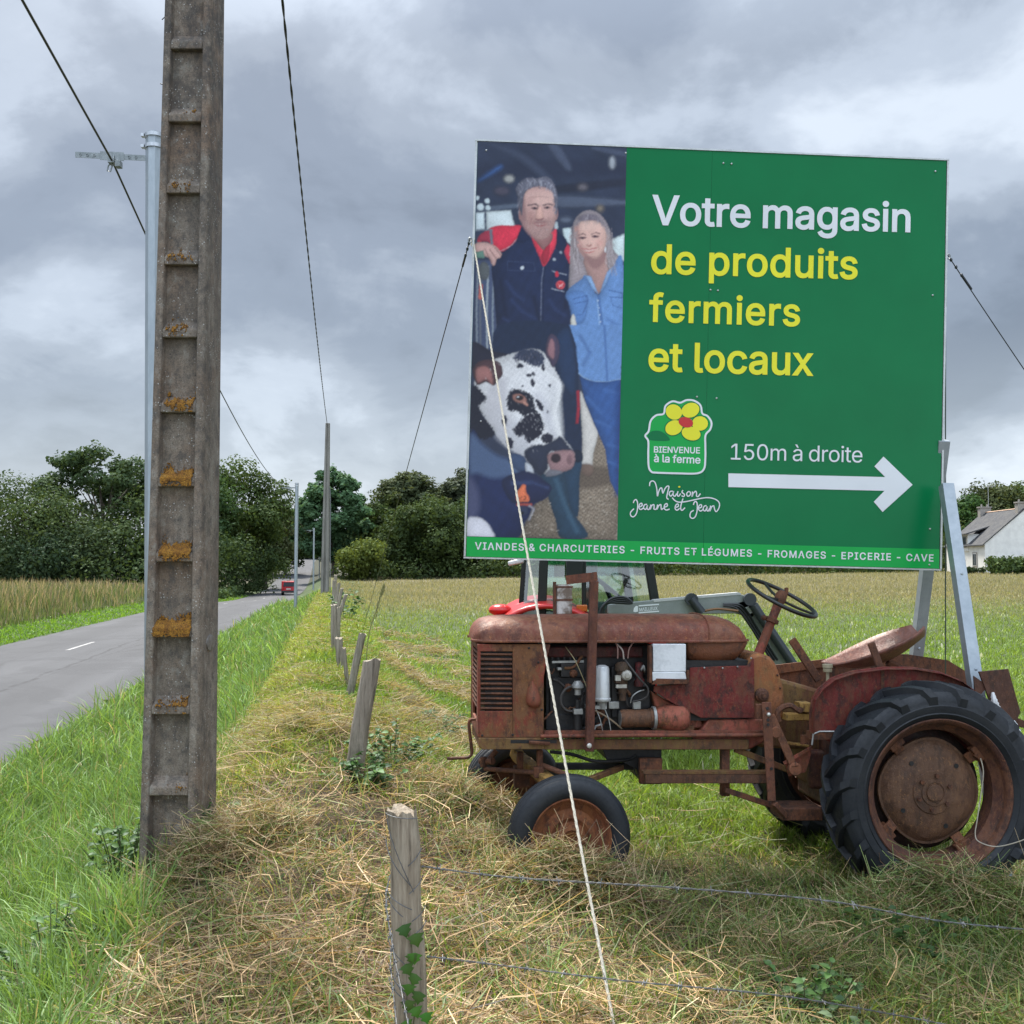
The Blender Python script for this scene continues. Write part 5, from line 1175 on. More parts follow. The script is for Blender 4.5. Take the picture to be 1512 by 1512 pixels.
lA([(735, 1120), (830, 1095), (838, 1130), (745, 1150)], 5, (70, 100, 152), soft=.7); lA([(975, 1060), (1062, 1080), (1062, 1110), (980, 1105)], 6, (70, 100, 152), soft=.7); lA([(840, 1130), (800, 1220), (760, 1225)], 5, (74, 104, 156), soft=.8); lA([(985, 1110), (1000, 1160), (1060, 1180)], 4, (78, 108, 160), soft=.8)
for k in range(9): eA(903 + k * 5, 1130 + k * 46, 4, 4, (196, 208, 224), soft=.4)
for q in ((770, 1290, 830, 1400), (800, 1350, 880, 1420), (960, 1250, 1050, 1300), (980, 1380, 1050, 1460), (790, 1430, 850, 1500)): lA([(q[0], q[1]), (q[2], q[3])], 14, (82, 114, 168), soft=3, alpha=.8)
fA([(728, 1230), (748, 1225), (768, 1330), (768, 1410), (738, 1390), (722, 1300)], (186, 184, 180), soft=.8)
rh = random.Random(6)
for k in range(70):
    x0_ = rh.uniform(370, 625); y0_ = 332 + ((x0_ - 500) / 130) ** 2 * 60 + rh.uniform(0, 30); g0 = rh.randint(70, 165)
    lA([(x0_, y0_ + 30), (x0_ + rh.uniform(-14, 14), y0_), (x0_ + rh.uniform(-22, 22), y0_ - rh.uniform(8, 26))], rh.uniform(2, 5), (g0, g0, g0 + 14), soft=.5, alpha=.7)
for k in range(60):
    y0_ = rh.uniform(400, 560); sd = rh.random() < .5; x0_ = rh.uniform(372, 402) if sd else rh.uniform(606, 632); g0 = rh.randint(70, 150)
    lA([(x0_, y0_), (x0_ + rh.uniform(-5, 5), y0_ + rh.uniform(10, 26))], rh.uniform(2, 4), (g0, g0, g0 + 14), soft=.5, alpha=.7)
for k in range(120):
    sd = rh.random() < .6; x0_ = rh.uniform(722, 770) if sd else rh.uniform(955, 1000); y0_ = rh.uniform(640, 860); g0 = rh.randint(110, 200)
    lA([(x0_, y0_), (x0_ + rh.uniform(-12, 12), y0_ + 50), (x0_ + rh.uniform(-16, 30 if sd else 40), y0_ + rh.uniform(70, 150))], rh.uniform(2, 5), (g0, g0 - 10, g0 - 6), soft=.5, alpha=.6)
for k in range(40):
    x0_ = rh.uniform(775, 935); y0_ = 560 + ((x0_ - 850) / 90) ** 2 * 45 + rh.uniform(0, 25); g0 = rh.randint(90, 170)
    lA([(x0_, y0_), (x0_ + (x0_ - 860) * .25, y0_ + 45)], rh.uniform(2, 5), (g0, g0 - 8, g0), soft=.5, alpha=.6)
for k in range(150):
    x0_ = rh.uniform(420, 620); y0_ = rh.uniform(600, 715)
    if abs(x0_ - 520) + (y0_ - 600) * .6 < 105: lA([(x0_, y0_), (x0_ + rh.uniform(-3, 3), y0_ + 9)], 2.4, (120, 102, 106) if rh.random() < .6 else (186, 166, 164), soft=.4, alpha=.5)
fA([(440, 560), (470, 545), (486, 590), (470, 640), (446, 610)], (164, 126, 122), soft=3.5, alpha=.7); fA([(430, 430), (520, 400), (600, 430), (590, 455), (510, 440), (440, 462)], (196, 164, 160), soft=3, alpha=.6); lA([(450, 452), (520, 446), (580, 452)], 4, (156, 122, 120), soft=1, alpha=.7); lA([(470, 580), (455, 630)], 5, (142, 106, 106), soft=1, alpha=.6); lA([(575, 580), (592, 624)], 5, (146, 112, 110), soft=1, alpha=.6)
lA([(790, 770), (782, 800)], 5, (164, 122, 118), soft=1, alpha=.7); lA([(900, 760), (912, 792)], 5, (164, 122, 118), soft=1, alpha=.7); fA([(800, 620), (880, 612), (930, 650), (880, 660), (800, 665)], (212, 182, 174), soft=3, alpha=.6)
# lower half: legs, straw, cows
fB([(340, 1250), (440, 1040), (520, 1000), (640, 930), (700, 860), (790, 640), (930, 640), (930, 1265)], (128, 116, 104), 0, soft=1.5)
kk = np.where((QX > 765) & (QX < 915) & (QY > 640) & (QY < 800))[0]
IMG[kk] *= (1 + .5 * np.clip(np.random.default_rng(3).normal(size=len(kk)) * .6 + pnoise(.8, 4)[kk], -1, 1))[:, None]
fB([(700, 860), (800, 830), (900, 850), (900, 930), (700, 960)], (84, 72, 64), soft=4, alpha=.7)
fB([(225, 0), (640, 0), (676, 140), (692, 300), (700, 520), (722, 690), (700, 800), (640, 860), (480, 880), (230, 300)], (28, 42, 70), var=.12, f=.25, vol=False)
fB([(560, 60), (640, 20), (680, 250), (660, 420), (580, 300), (560, 180)], (32, 52, 84), soft=2)
lB([(690, 385), (694, 480), (684, 580)], 18, (150, 40, 60), soft=.8)
fB([(702, 395), (740, 470), (785, 580), (808, 640), (782, 750), (772, 840), (740, 880), (702, 830), (716, 690)], (196, 192, 190), soft=.8, var=.05)
fB([(705, 820), (770, 820), (782, 860), (755, 890), (715, 870)], (110, 92, 84), soft=1.5)
fB([(640, 0), (950, 0), (942, 318), (860, 332), (780, 330), (720, 305), (694, 282), (686, 140)], DN, 0, var=.1, f=.3, vol=False)
lB([(694, 282), (720, 307), (780, 332), (860, 334), (942, 318)], 5, (150, 176, 212), soft=.6); lB([(845, 0), (855, 180), (862, 330)], 14, (84, 116, 168), soft=1); lB([(700, 60), (760, 160), (720, 240)], 10, (84, 116, 170), soft=3)
fB([(698, 295), (740, 322), (800, 334), (860, 334), (938, 320), (932, 640), (926, 1012), (880, 920), (862, 820), (850, 730), (790, 590), (730, 440)], (52, 86, 142), 0, var=.12, f=.25)
for q in ((740, 420, 830, 520), (790, 560, 880, 600), (860, 700, 930, 720), (866, 800, 930, 830), (840, 380, 930, 400)): lB([(q[0], q[1]), (q[2], q[3])], 12, (70, 106, 164), soft=2.5, alpha=.8)
lB([(930, 340), (926, 1000)], 30, (26, 60, 120), soft=5, alpha=.7)
fB([(600, 870), (640, 850), (700, 780), (716, 800), (700, 900), (694, 1110), (660, 1110), (630, 1030)], (36, 62, 86), soft=.8); fB([(668, 735), (712, 745), (718, 790), (690, 808), (664, 790)], (22, 34, 56))
fB([(470, 880), (560, 868), (604, 868), (634, 990), (640, 1060), (690, 1140), (748, 1245), (590, 1250), (560, 1150), (528, 1060), (500, 960)], (40, 66, 88), soft=.8, var=.1)
lB([(560, 900), (600, 1020), (640, 1120), (690, 1220)], 22, (64, 94, 118), soft=3, alpha=.8)
# spotted cow
CW = (204, 204, 210)
fB([(70, 100), (180, 150), (300, 180), (330, 260), (120, 330), (66, 260)], (40, 40, 58), soft=1)
fB([(78, 350), (140, 230), (220, 195), (310, 165), (400, 140), (470, 150), (528, 205), (560, 270), (592, 340), (588, 430), (566, 500), (576, 560), (604, 660), (664, 740), (662, 820), (600, 862), (520, 880), (470, 860), (390, 800), (330, 755), (262, 710), (205, 640), (150, 560), (104, 480)], CW, soft=.9, var=.10, f=.5, rag=1.0)
fB([(470, 260), (560, 330), (560, 430), (520, 600), (560, 640), (600, 660), (588, 430), (592, 340)], (226, 226, 230), soft=4, alpha=.7); fB([(180, 330), (270, 320), (270, 480), (300, 560), (240, 640), (150, 520)], (182, 180, 188), soft=5, alpha=.7); fB([(430, 420), (470, 480), (520, 640), (560, 650), (520, 480), (470, 400)], (186, 186, 196), soft=4, alpha=.6)
fB([(330, 560), (420, 700), (470, 850), (390, 800), (262, 710), (205, 640)], (176, 176, 186), soft=4, alpha=.6)
fB([(66, 360), (132, 400), (150, 440), (108, 480), (150, 560), (190, 610), (192, 655), (64, 650)], (24, 26, 44), soft=.8, rag=2.5, vol=False)
fB([(498, 170), (508, 90), (532, 52), (565, 72), (582, 120), (578, 190), (545, 250), (520, 210)], (72, 62, 84), soft=.8); fB([(510, 160), (530, 80), (552, 110), (548, 200)], (140, 104, 112), soft=1.5)
fB([(74, 262), (108, 215), (170, 204), (232, 222), (248, 290), (222, 322), (196, 355), (150, 335), (100, 352), (80, 310)], (78, 56, 62), soft=.8); fB([(90, 262), (140, 240), (180, 270), (190, 350), (150, 320), (100, 340)], (150, 106, 104), soft=1.5)
fB([(312, 200), (340, 155), (400, 140), (456, 150), (492, 185), (482, 235), (430, 242), (370, 212)], (52, 60, 84), soft=1, var=.3, f=1.4, rag=2.0, vol=False)
fB([(272, 450), (290, 390), (330, 375), (380, 392), (420, 412), (434, 460), (444, 500), (476, 540), (490, 608), (462, 606), (440, 560), (416, 520), (372, 535), (330, 505), (284, 504)], (24, 26, 46), soft=.8, rag=2.2, vol=False)
eB(346, 432, 44, 26, (150, 110, 102), soft=1, rot=20); eB(346, 428, 24, 15, (40, 26, 30), soft=.6); eB(340, 422, 6, 4, (210, 215, 225), soft=.4); eB(380, 460, 22, 10, (170, 128, 118), soft=1, rot=40)
fB([(308, 618), (330, 585), (352, 560), (392, 522), (430, 520), (452, 570), (482, 636), (440, 670), (400, 690), (368, 650), (336, 656)], (28, 28, 48), soft=.8, rag=2.4, vol=False)
for q in ((258, 562, 16, 34, 0), (290, 692, 20, 34, -10), (510, 666, 36, 30, 0), (424, 340, 12, 24, -15), (402, 294, 18, 10, 10), (428, 288, 10, 12, 0), (525, 356, 8, 9, 0), (512, 510, 6, 8, 0), (362, 358, 6, 5, 0), (350, 240, 20, 14, 0), (486, 250, 10, 18, 0), (465, 470, 14, 40, -30)): eB(q[0], q[1], q[2], q[3], (34, 34, 54), q[4], soft=.8, rag=1.3)
fB([(372, 760), (424, 708), (500, 700), (560, 670), (590, 656), (640, 716), (668, 745), (600, 745), (524, 750), (516, 830), (480, 880), (440, 860)], (44, 50, 72), soft=1.2, rag=1.2)
fB([(512, 762), (560, 742), (620, 734), (668, 748), (664, 830), (600, 864), (540, 868), (520, 830)], (148, 118, 122), soft=1, var=.15, f=.9)
eB(560, 782, 30, 28, (48, 34, 44), soft=1.2); eB(640, 790, 14, 26, (120, 92, 98), soft=2); fB([(520, 850), (600, 862), (560, 884), (500, 890)], (110, 110, 120), soft=1.2)
# dark cow in front
fB([(58, 640), (130, 700), (210, 760), (300, 790), (350, 830), (400, 860), (470, 905), (528, 940), (530, 975), (500, 1020), (425, 1060), (400, 1130), (360, 1170), (330, 1250), (40, 1250)], (30, 42, 84), soft=.8, var=.1, f=.2)
fB([(58, 642), (130, 702), (210, 762), (300, 800), (340, 870), (200, 900), (100, 870), (54, 860)], (80, 98, 130), soft=4, alpha=.9)
fB([(276, 790), (300, 756), (350, 760), (384, 790), (380, 850), (330, 850)], (58, 74, 104), soft=1); fB([(380, 810), (420, 830), (436, 910), (390, 880)], (176, 180, 190), soft=1)
fB([(250, 905), (400, 860), (520, 935), (528, 975), (470, 1030), (330, 1050), (270, 1000)], (30, 38, 74), soft=1.5); lB([(300, 930), (420, 925), (520, 960)], 14, (56, 70, 112), soft=3)
fB([(326, 990), (350, 955), (362, 938), (382, 940), (386, 980), (404, 1012), (400, 1036), (366, 1040), (332, 1036)], (206, 116, 82), soft=.6); lB([(345, 1012), (352, 1024), (362, 1008)], 5, (110, 60, 50), soft=.4); lB([(372, 1006), (384, 1008), (380, 1026), (370, 1024)], 5, (110, 60, 50), soft=.4)
lB([(330, 1055), (420, 1055)], 14, (160, 76, 66), soft=.8); eB(370, 1090, 28, 30, (46, 54, 80), soft=1.5); eB(360, 1105, 14, 9, (20, 22, 36), soft=.8); lB([(400, 1060), (432, 1080), (400, 1150)], 12, (150, 150, 160), soft=1.2)
fB([(42, 900), (100, 960), (110, 1080), (70, 1140), (40, 1140)], (80, 84, 116), soft=5, alpha=.8)
fB([(40, 1140), (100, 1128), (150, 1155), (186, 1205), (192, 1250), (40, 1250)], (200, 200, 212), soft=1.5)
for k in range(260):
    x0_ = rh.uniform(90, 560); y0_ = rh.uniform(200, 820); g0 = rh.choice((150, 170, 228, 236))
    if 250 + (x0_ - 250) * .2 < y0_ + 60 and sdf(cB([(140, 240), (310, 175), (400, 230), (528, 215), (585, 340), (560, 500), (600, 660), (520, 700), (400, 760), (262, 700), (130, 480)]), np.array([680 + x0_ / 3.98]), np.array([480 + y0_ / 3.98]))[0] < 0:
        lB([(x0_, y0_), (x0_ + rh.uniform(2, 8), y0_ + rh.uniform(6, 16))], 2.2, (g0, g0, g0 + 6), soft=.4, alpha=.35)
for k in range(60):
    x0_ = rh.uniform(320, 480); y0_ = rh.uniform(150, 215); g0 = rh.randint(30, 120); lB([(x0_, y0_), (x0_ + rh.uniform(-10, 10), y0_ + rh.uniform(12, 30))], 3, (g0, g0, g0 + 16), soft=.4, alpha=.7)
for k in range(420):
    x0_ = rh.uniform(360, 925); y0_ = rh.uniform(960, 1245); q_ = [(340, 1250), (440, 1050), (520, 1010), (600, 1240)] if x0_ < 600 else [(700, 960), (880, 900), (925, 1020), (925, 1245), (750, 1245), (700, 1130)]
    if sdf(cB(q_), np.array([680 + x0_ / 3.98]), np.array([480 + y0_ / 3.98]))[0] < -1:
        g0 = rh.choice((60, 80, 170, 190)); lB([(x0_, y0_), (x0_ + rh.uniform(-18, 18), y0_ + rh.uniform(-6, 8))], 3, (g0, g0 - 8, g0 - 18), soft=.4, alpha=.7)
IMG *= (1 + .05 * pnoise(.02, 9.0) + .035 * np.random.default_rng(1).normal(size=len(IMG)))[:, None]
G3 = IMG.reshape(gu.shape + (3,))
for ax_ in (0, 1):
    G3 = .5 * G3 + .25 * np.roll(G3, 1, ax_) + .25 * np.roll(G3, -1, ax_)
IMG = (G3 * (1 + .05 * np.random.default_rng(2).normal(size=gu.shape))[..., None]).reshape(-1, 3)
ni, nj = gu.shape
I, J = np.meshgrid(np.arange(ni - 1), np.arange(nj - 1), indexing='ij')
q = np.stack([I * nj + J, I * nj + J + 1, (I + 1) * nj + J + 1, (I + 1) * nj + J], -1).reshape(-1, 4)
t = NT('photo_print'); t.bsdf(t.attr(), .26, 0, t.noise(1.3, 2), .05, .02, Specular_IOR_Level=.4)
np_mesh('printed_photo', np.stack([gu.ravel(), gv.ravel(), np.full(gu.size, .0012)], -1), np.full(len(q), 4), q.ravel(), t.m, np.clip(np.clip(IMG * 1.22, 0, 1) ** 1.10 * np.array([1.02, 1.0, .95]), .001, 1), bb)

# supports: an A of square galvanised tube at the right edge, one upright behind the old tractor
def leg(a, b, w=.072):
    m = MB(); a = Vector(a); b = Vector(b)
    m.bar(a, b, w, w, (1, 0, 0)); 
    d = (b - a)
    for k in (.25, .5, .75): m.lathe([(.0, .006), (.009, .005), (.009, 0)], a + d * k + Vector((-.0, -w / 2 - .001, 0)), (0, -1, 0), 8)
    return m.build('leg', GALV, bb, world=True, smooth=0, bevel=.004)
af = at(1397, 716, 6.48); bf = at(1440, 1010, 6.10); d = bf - af; leg(af, af + d * ((hxy(bf.x, bf.y) + .02 - af.z) / d.z))
ar = at(1392, 650, 6.62); br_ = at(1355, 950, 7.02); d = br_ - ar; leg(ar, ar + d * ((hxy(br_.x, br_.y) - .1 - ar.z) / d.z))

for q in (gl(697, 356), gl(1399, 380)):
    m = MB()
    p = Vector((q[0] + (-.012 if q[0] < 1 else .012), q[1], -.01)); m.tube([p + Vector((.012 * math.cos(a), .016 * math.sin(a) + .008, .0)) for a in np.linspace(0, 2 * math.pi, 12, endpoint=False)], .004, 6, closed=True); m.build('eye_bolt', STEEL, bb)

# guy lines and rope
WIRE = mat_plain('steel_wire_rope', (.05, .055, .06), .4, .6)
def guy(a, b, r, name, label, sag=0.0, mat=WIRE, clips=True, n=24):
    m = MB(); P = catenary(a, b, sag, n); m.tube(P, r, 6)
    d = (Vector(b) - Vector(a)).normalized()
    if clips:
        for k in (.05, .12, .20): 
            p = Vector(a) + d * k; m.ball(p, .010, 6, 4, (1, 1, 1.4))
        m.bar(Vector(a) + d * .2, Vector(a) + d * .34, .012, .012)
    o = m.build(name, mat, smooth=60, origin=tuple(a)); return tag(o, label, 'cable', 'guy wires of the billboard')
A = at(694, 353, 6.5)
e1 = at(534, 975, 20); e1.z = hxy(e1.x, e1.y)
guy(A, e1, .0038, 'guy_wire', 'thin steel guy wire running back from the left edge of the billboard')
B = at(1399, 376, 6.62); e2 = at(2100, 1190, 8.5); e2 = B + (at(1512, 540, 7.2) - B) * 3.0
guy(B, e2, .0038, 'guy_wire', 'thin steel guy wire running off to the right of the billboard', .03)
c0 = at(1396, 378, 6.68); c1 = at(1390, 985, 6.68)
o = guy(c0, (c1.x, c1.y, hxy(c1.x, c1.y)), .004, 'guy_wire', 'thin dark wire hanging straight down between the two steel legs', 0, mat_plain('dark_green_wire', (.03, .05, .03), .5))
ROPE = mat_two('pale_rope', (.36, .32, .25), (.56, .52, .43), 90, .9, 0, .5, .35, .65, 200)
A = at(699, 356, 6.46); E_ = at(918, 1575, 3.25); E_.z = max(E_.z, hxy(E_.x, E_.y) - .02)
m = MB(); P = catenary(A, E_, .06, 300)
for ph in (0, 2.1, 4.2):
    m.tube([p + Vector((math.cos(i * .9 + ph), math.sin(i * .9 + ph), 0)) * .0027 for i, p in enumerate(P)], .0034, 5)
for k in range(3): m.tube([A + Vector((.012 * math.cos(a), .02 * math.sin(a), .02 * math.sin(a) - .01 * k)) for a in np.linspace(0, 2 * math.pi, 10, endpoint=False)], .006, 5, closed=True)
rp_ = m.build('rope', ROPE, smooth=60, origin=tuple(A))
tag(rp_, 'pale cream rope tied to the billboard and stretched down across the old tractor', 'rope')

# ------------------------------------------------------------------ the old tractor
YAW = R(6)
TO = Vector((2.323, 5.54, 0)) + Matrix.Rotation(YAW, 3, 'Z') @ Vector((0, .72, 0))
tr = thing('vintage_tractor', TO, 'small rusty red vintage tractor parked under the billboard, engine exposed', 'tractor', rz=YAW)
TINV = LOCAL[tr.name].inverted()
TRM = Matrix.Rotation(-YAW, 3, 'Z')
def T(px, py, ly):
    o = TINV @ Vector((0, 0, CAMZ)); d = TRM @ ray(px, py)
    return o + d * ((ly - o.y) / d.y)
def TP(m, poly, y0, y1):
    """prism from a pixel outline traced at the near face y0"""
    pts = [T(px, py, y0) for px, py in poly]
    m.prism([(p.x, p.z) for p in pts], lambda u, v, t_: (u, t_, v), y0, y1); return m
def TB(m, x0, y0, x1, y1, la, lb): return TP(m, [(x0, y0), (x1, y0), (x1, y1), (x0, y1)], la, lb)
HOODM = mat_rust('hood_rust', (.150, .043, .026), (.185, .080, .045), (.085, .030, .020), .5, 5, .62)
REDM = mat_rust('faded_red_rust', (.135, .017, .014), (.12, .040, .024), (.030, .012, .010), .36, 8, .75)
SALM = mat_rust('salmon_red_rust', (.26, .075, .055), (.15, .058, .032), (.05, .024, .018), .40, 9, .72)
BRNM = mat_rust('brown_rust', (.085, .040, .026), (.13, .055, .028), (.03, .018, .014), .5, 9, .85)
OCHM = mat_rust('ochre_rust', (.15, .10, .035), (.12, .055, .026), (.05, .03, .018), .5, 7, .8)
YELM = mat_rust('yellow_paint_rust', (.36, .25, .075), (.16, .08, .03), (.06, .04, .02), .28, 9, .75)
ORGM = mat_rust('orange_rust', (.17, .062, .03), (.20, .085, .035), (.06, .028, .016), .5, 12, .85)
DARKM = mat_two('oily_black_iron', (.006, .006, .007), (.028, .025, .024), 12, .55, .2, .5)
GREYM = mat_two('dull_alloy', (.22, .22, .21), (.42, .42, .40), 16, .5, .5, .4)
WHM = mat_two('grimy_white_tin', (.44, .45, .46), (.68, .69, .70), 7, .6, 0, .3, .3, .55)
t = NT('old_tyre_rubber'); a_ = t.noise(6, 6, .65); b_ = t.noise(60, 5, .7)
t.bsdf(t.mix(t.ramp(a_, [(.4, 0.0), (.7, .75)]), (.007, .009, .013), (.020, .022, .025)), t.ramp(b_, [(.3, .45), (.7, .75)]), 0, b_, .35, .004)
du = t.noise(3.2, 7, .7, t.scaled((1, 1, 1), (5, 3, 1)))
TYRE = t.m

W_ = .27
# hood
def half_sec(x, w, zb, zt, n=18, ex=.62):
    o = []
    for k in range(n + 1):
        a = math.pi * k / n
        c, s = math.cos(a), math.sin(a)
        o.append((x, -w * math.copysign(abs(c) ** ex, c), zb + (zt - zb) * abs(s) ** .72))
    return o
def zb(px, py=947): return T(px, py, -W_)
secs = []
for px, top, w in ((699, 936, .16), (701, 927, .20), (706, 919, .235), (714, 913, .255), (728, 909.5, .266), (750, 908, .27), (830, 907, .27), (930, 906.5, .27), (1030, 906.5, .27),
                   (1058, 907, .27), (1075, 909, .262), (1089, 913.5, .25), (1100, 921, .232), (1107, 931, .205), (1111.5, 941, .17)):
    b = zb(px); secs.append(half_sec(b.x, w, b.z, T(px, top, 0).z))
m = MB(); m.loft(secs, caps=True, ring=True); hood = m.build('hood', HOODM, tr, smooth=50)
m = MB()
for sy in (-1, 1):
    pts = [Vector((zb(px).x, sy * (w + .004), zb(px).z)) for px, w in ((698.5, .15), (700, .20), (706, .237), (716, .258), (735, .27), (830, .273), (1030, .273), (1075, .265), (1100, .235), (1112, .172))]
    m.tube(pts, .0085, 6)
m.build('hood_rim', HOODM, hood, smooth=60)
m = MB(); p = T(1052, 906.5, 0); m.lathe([(.272 * 1, 0), (.272, 0)], (p.x, 0, 0), (1, 0, 0), 3) if False else None
xs_ = zb(1048).x; ring = half_sec(xs_, .273, zb(1048).z, T(1048, 906.2, 0).z + .003)
m.tube(ring, .004, 5); m.build('tank_seam', HOODM, hood)
secs = []
for px, bot, w in ((1017, 972, .245), (1022, 980, .255), (1045, 983.5, .262), (1075, 984, .262), (1093, 976, .25), (1104, 963, .232), (1111, 951, .19)):
    a = zb(px, 949.5); bz = T(px, bot, -.2).z
    o = []
    for k in range(15):
        t_ = math.pi * k / 14; c, s = math.cos(t_), math.sin(t_)
        o.append((a.x, -w * math.copysign(abs(c) ** .5, c), a.z - (a.z - bz) * abs(s) ** .6))
    secs.append(o)
m = MB(); m.loft(secs); m.build('fuel_tank', mat_rust('tank_rust', (.155, .062, .034), (.13, .055, .03), (.055, .028, .02), .45, 6, .6), tr, smooth=60)
# grille cowl, louvres, front
m = MB()
NS = -.262
TP(m, [(757, 951), (813, 951), (808, 972), (803, 1000), (803, 1089), (757, 1089)], NS, NS + .014)
TP(m, [(708, 1050), (757, 1050), (757, 1089), (708, 1089)], NS, NS + .014)
TP(m, [(704.5, 951), (757, 951), (757, 962), (705, 962)], NS, NS + .014)
TP(m, [(705, 962), (709, 962), (709.5, 1050), (708, 1050)], NS, NS + .014)
fx = T(704.5, 1000, NS).x
z0_, z1_ = T(705, 1089, NS).z, T(705, 951, NS).z
for sy in (-1, 1): m.box((fx + .012, sy * .215, (z0_ + z1_) / 2), (.016, .09, z1_ - z0_ - .004))
m.box((fx + .012, 0, z0_ + .04), (.016, .34, .075)); m.box((fx + .012, 0, z1_ - .02), (.016, .34, .035))
m.box(((fx + T(803, 1000, NS).x) / 2 , .255, (z0_ + z1_) / 2), (T(803, 1000, NS).x - fx, .014, z1_ - z0_))
grille = m.build('grille_cowl', SALM if False else mat_rust('cowl_rust', (.19, .042, .028), (.15, .075, .032), (.05, .024, .016), .46, 6, .78), tr, bevel=.003)
m = MB()
for k in range(12):
    y = 966.5 + k * 7.25
    a, b = T(709, y, NS + .004), T(756, y + .4, NS + .004)
    m.bar(a + Vector((0, .006, 0)), b + Vector((0, .006, 0)), .018, .0105, (0, .55, 1))
    z = T(709, y, NS).z
    m.bar((fx + .012, -.17, z), (fx + .012, .17, z), .018, .0105, (.55, 0, 1))
m.build('louvre_slats', BRNM, grille, smooth=0, jit=.0012)
m = MB(); xa = T(716, 1000, -.23).x; xb = T(798, 1000, -.23).x
m.box(((xa + xb) / 2, 0, (z0_ + z1_) / 2), (xb - xa, .46, z1_ - z0_ - .01)); m.build('radiator', DARKM, tr)
m = MB(); c = T(786, 1029, NS)
secs = []
for k in range(9):
    t_ = k / 8; zz = T(786, 1044, NS).z + (T(786, 1006, NS).z - T(786, 1044, NS).z) * t_
    r_ = .046 * math.sin(math.pi * min(1, t_ * .62 + .34)) ** 1.2 * (1 if t_ > .12 else .72)
    secs.append([(c.x + r_ * math.cos(a) * .95 + .01 * (1 - t_), NS - .001 - max(0, .9 * r_ * math.sin(a)), zz) for a in np.linspace(0, math.pi, 12)])
m.loft(secs, ring=True); m.build('side_scoop', mat_rust('scoop_rust', (.20, .065, .04), (.15, .065, .032), (.06, .03, .02), .4, 8), grille, smooth=60)
m = MB()
for q in ((781, 957), (795, 978), (757, 1085), (764, 1092), (800, 1048), (712, 1086)): m.ball(T(q[0], q[1], NS - .002), .007, 8, 5, (1, .5, 1))
m.build('rivets', DARKM, grille)
# frame rails and nose
m = MB()
TP(m, [(707, 1090), (804, 1090), (804, 1106.5), (712, 1107), (707, 1102)], -.285, -.24)
TB(m, 804, 1092, 1106, 1107, -.285, -.255)
for a, b in (((707, 1090), (804, 1106.5)), ((804, 1092), (1106, 1107))):
    p, q = T(a[0], a[1], -.285), T(b[0], b[1], -.285); m.box(((p.x + q.x) / 2, .26, (p.z + q.z) / 2), (q.x - p.x, .035, p.z - q.z))
p = T(708, 1098, -.285); m.box((p.x + .02, 0, p.z), (.04, .52, .058))
m.build('frame_rail', OCHM, tr, bevel=.004)
m = MB(); a, b = T(798, 1087, -.30), T(1130, 1085.5, -.30); m.tube([a, a.lerp(b, .5) + Vector((0, 0, .002)), b], .0115, 8)
TB(m, 804, 1079, 1128, 1086, -.283, -.262)
m.build('side_rail', mat_rust('rail_rust', (.19, .06, .042), (.15, .06, .034), (.05, .025, .018), .45, 8), tr, smooth=50)
m = MB(); TB(m, 754, 1092.5, 822, 1097.5, -.2865, -.28); m.build('frame_slot', DARKM, tr)
m = MB(); a, b = T(781, 1096, -.292), T(812, 1098, -.292); m.tube([a, b], .011, 6); m.build('tow_pin', BRNM, tr)
m = MB(); TP(m, [(1026, 1092), (1046, 1063), (1131, 1061), (1133, 1086), (1128, 1096), (1108, 1106.5), (1030, 1106.5)], -.255, -.20)
m.box((T(1080, 1085, -.2).x, .2, T(1080, 1085, -.2).z), (.36, .06, .15)); m.build('clutch_skirt', SALM, tr, bevel=.01)
m = MB(); TB(m, 1000, 975, 1114, 1064, -.235, .235); m.build('firewall', DARKM, tr)
# engine
HOSE_ = mat_plain('perished_hose', (.035, .03, .028), .65)
m = MB(); TB(m, 806, 953, 968, 1085, -.15, .16); TB(m, 812, 1000, 960, 1070, -.175, .17)
TB(m, 828, 979, 863, 1000, -.20, -.15); TB(m, 903, 985, 912, 1060, -.19, -.15); TB(m, 806, 1055, 850, 1083, -.19, -.15)
for k in range(6): 
    p = T(815 + 9 * k, 977, -.18); m.lathe([(.009, 0), (.009, .03)], p, (0, 0, 1), 6)
for k in range(5):
    p = T(868 + 16 * k, 1074, -.185); m.lathe([(.008, 0), (.008, .014)], p, (0, -1, 0), 6)
eng = m.build('engine_block', DARKM, tr, bevel=.008)
m = MB(); TB(m, 808, 955, 950, 971, -.19, .18); m.build('cylinder_head', mat_rust('dark_red_head', (.085, .014, .016), (.05, .02, .018), (.014, .009, .009), .5, 9), tr, bevel=.01)
m = MB(); a, b = T(815, 977.5, -.20), T(862, 976.5, -.20); m.bar(a, b, .012, .012); m.build('gasket_pipe', GREYM, eng)
rr = random.Random(21)
for k in range(16):
    x0_, y0_ = rr.uniform(812, 950), rr.uniform(980, 1075); x1_, y1_ = x0_ + rr.uniform(-28, 28), y0_ + rr.uniform(-26, 26); d_ = rr.uniform(-.235, -.195)
    m = MB(); m.tube([tuple(v) for v in spline([tuple(T(*q)) for q in ((x0_, y0_, -.17), (x0_ + rr.uniform(-5, 5), y0_ + 3, d_), ((x0_ + x1_) / 2, (y0_ + y1_) / 2 + rr.uniform(-8, 8), d_), (x1_, y1_, d_), (x1_, y1_ + 3, -.17))], 4)], rr.uniform(.003, .009), 6)
    m.build('engine_pipe', rr.choice((DARKM, BRNM, GREYM, HOSE_, OCHM)), eng, smooth=60)
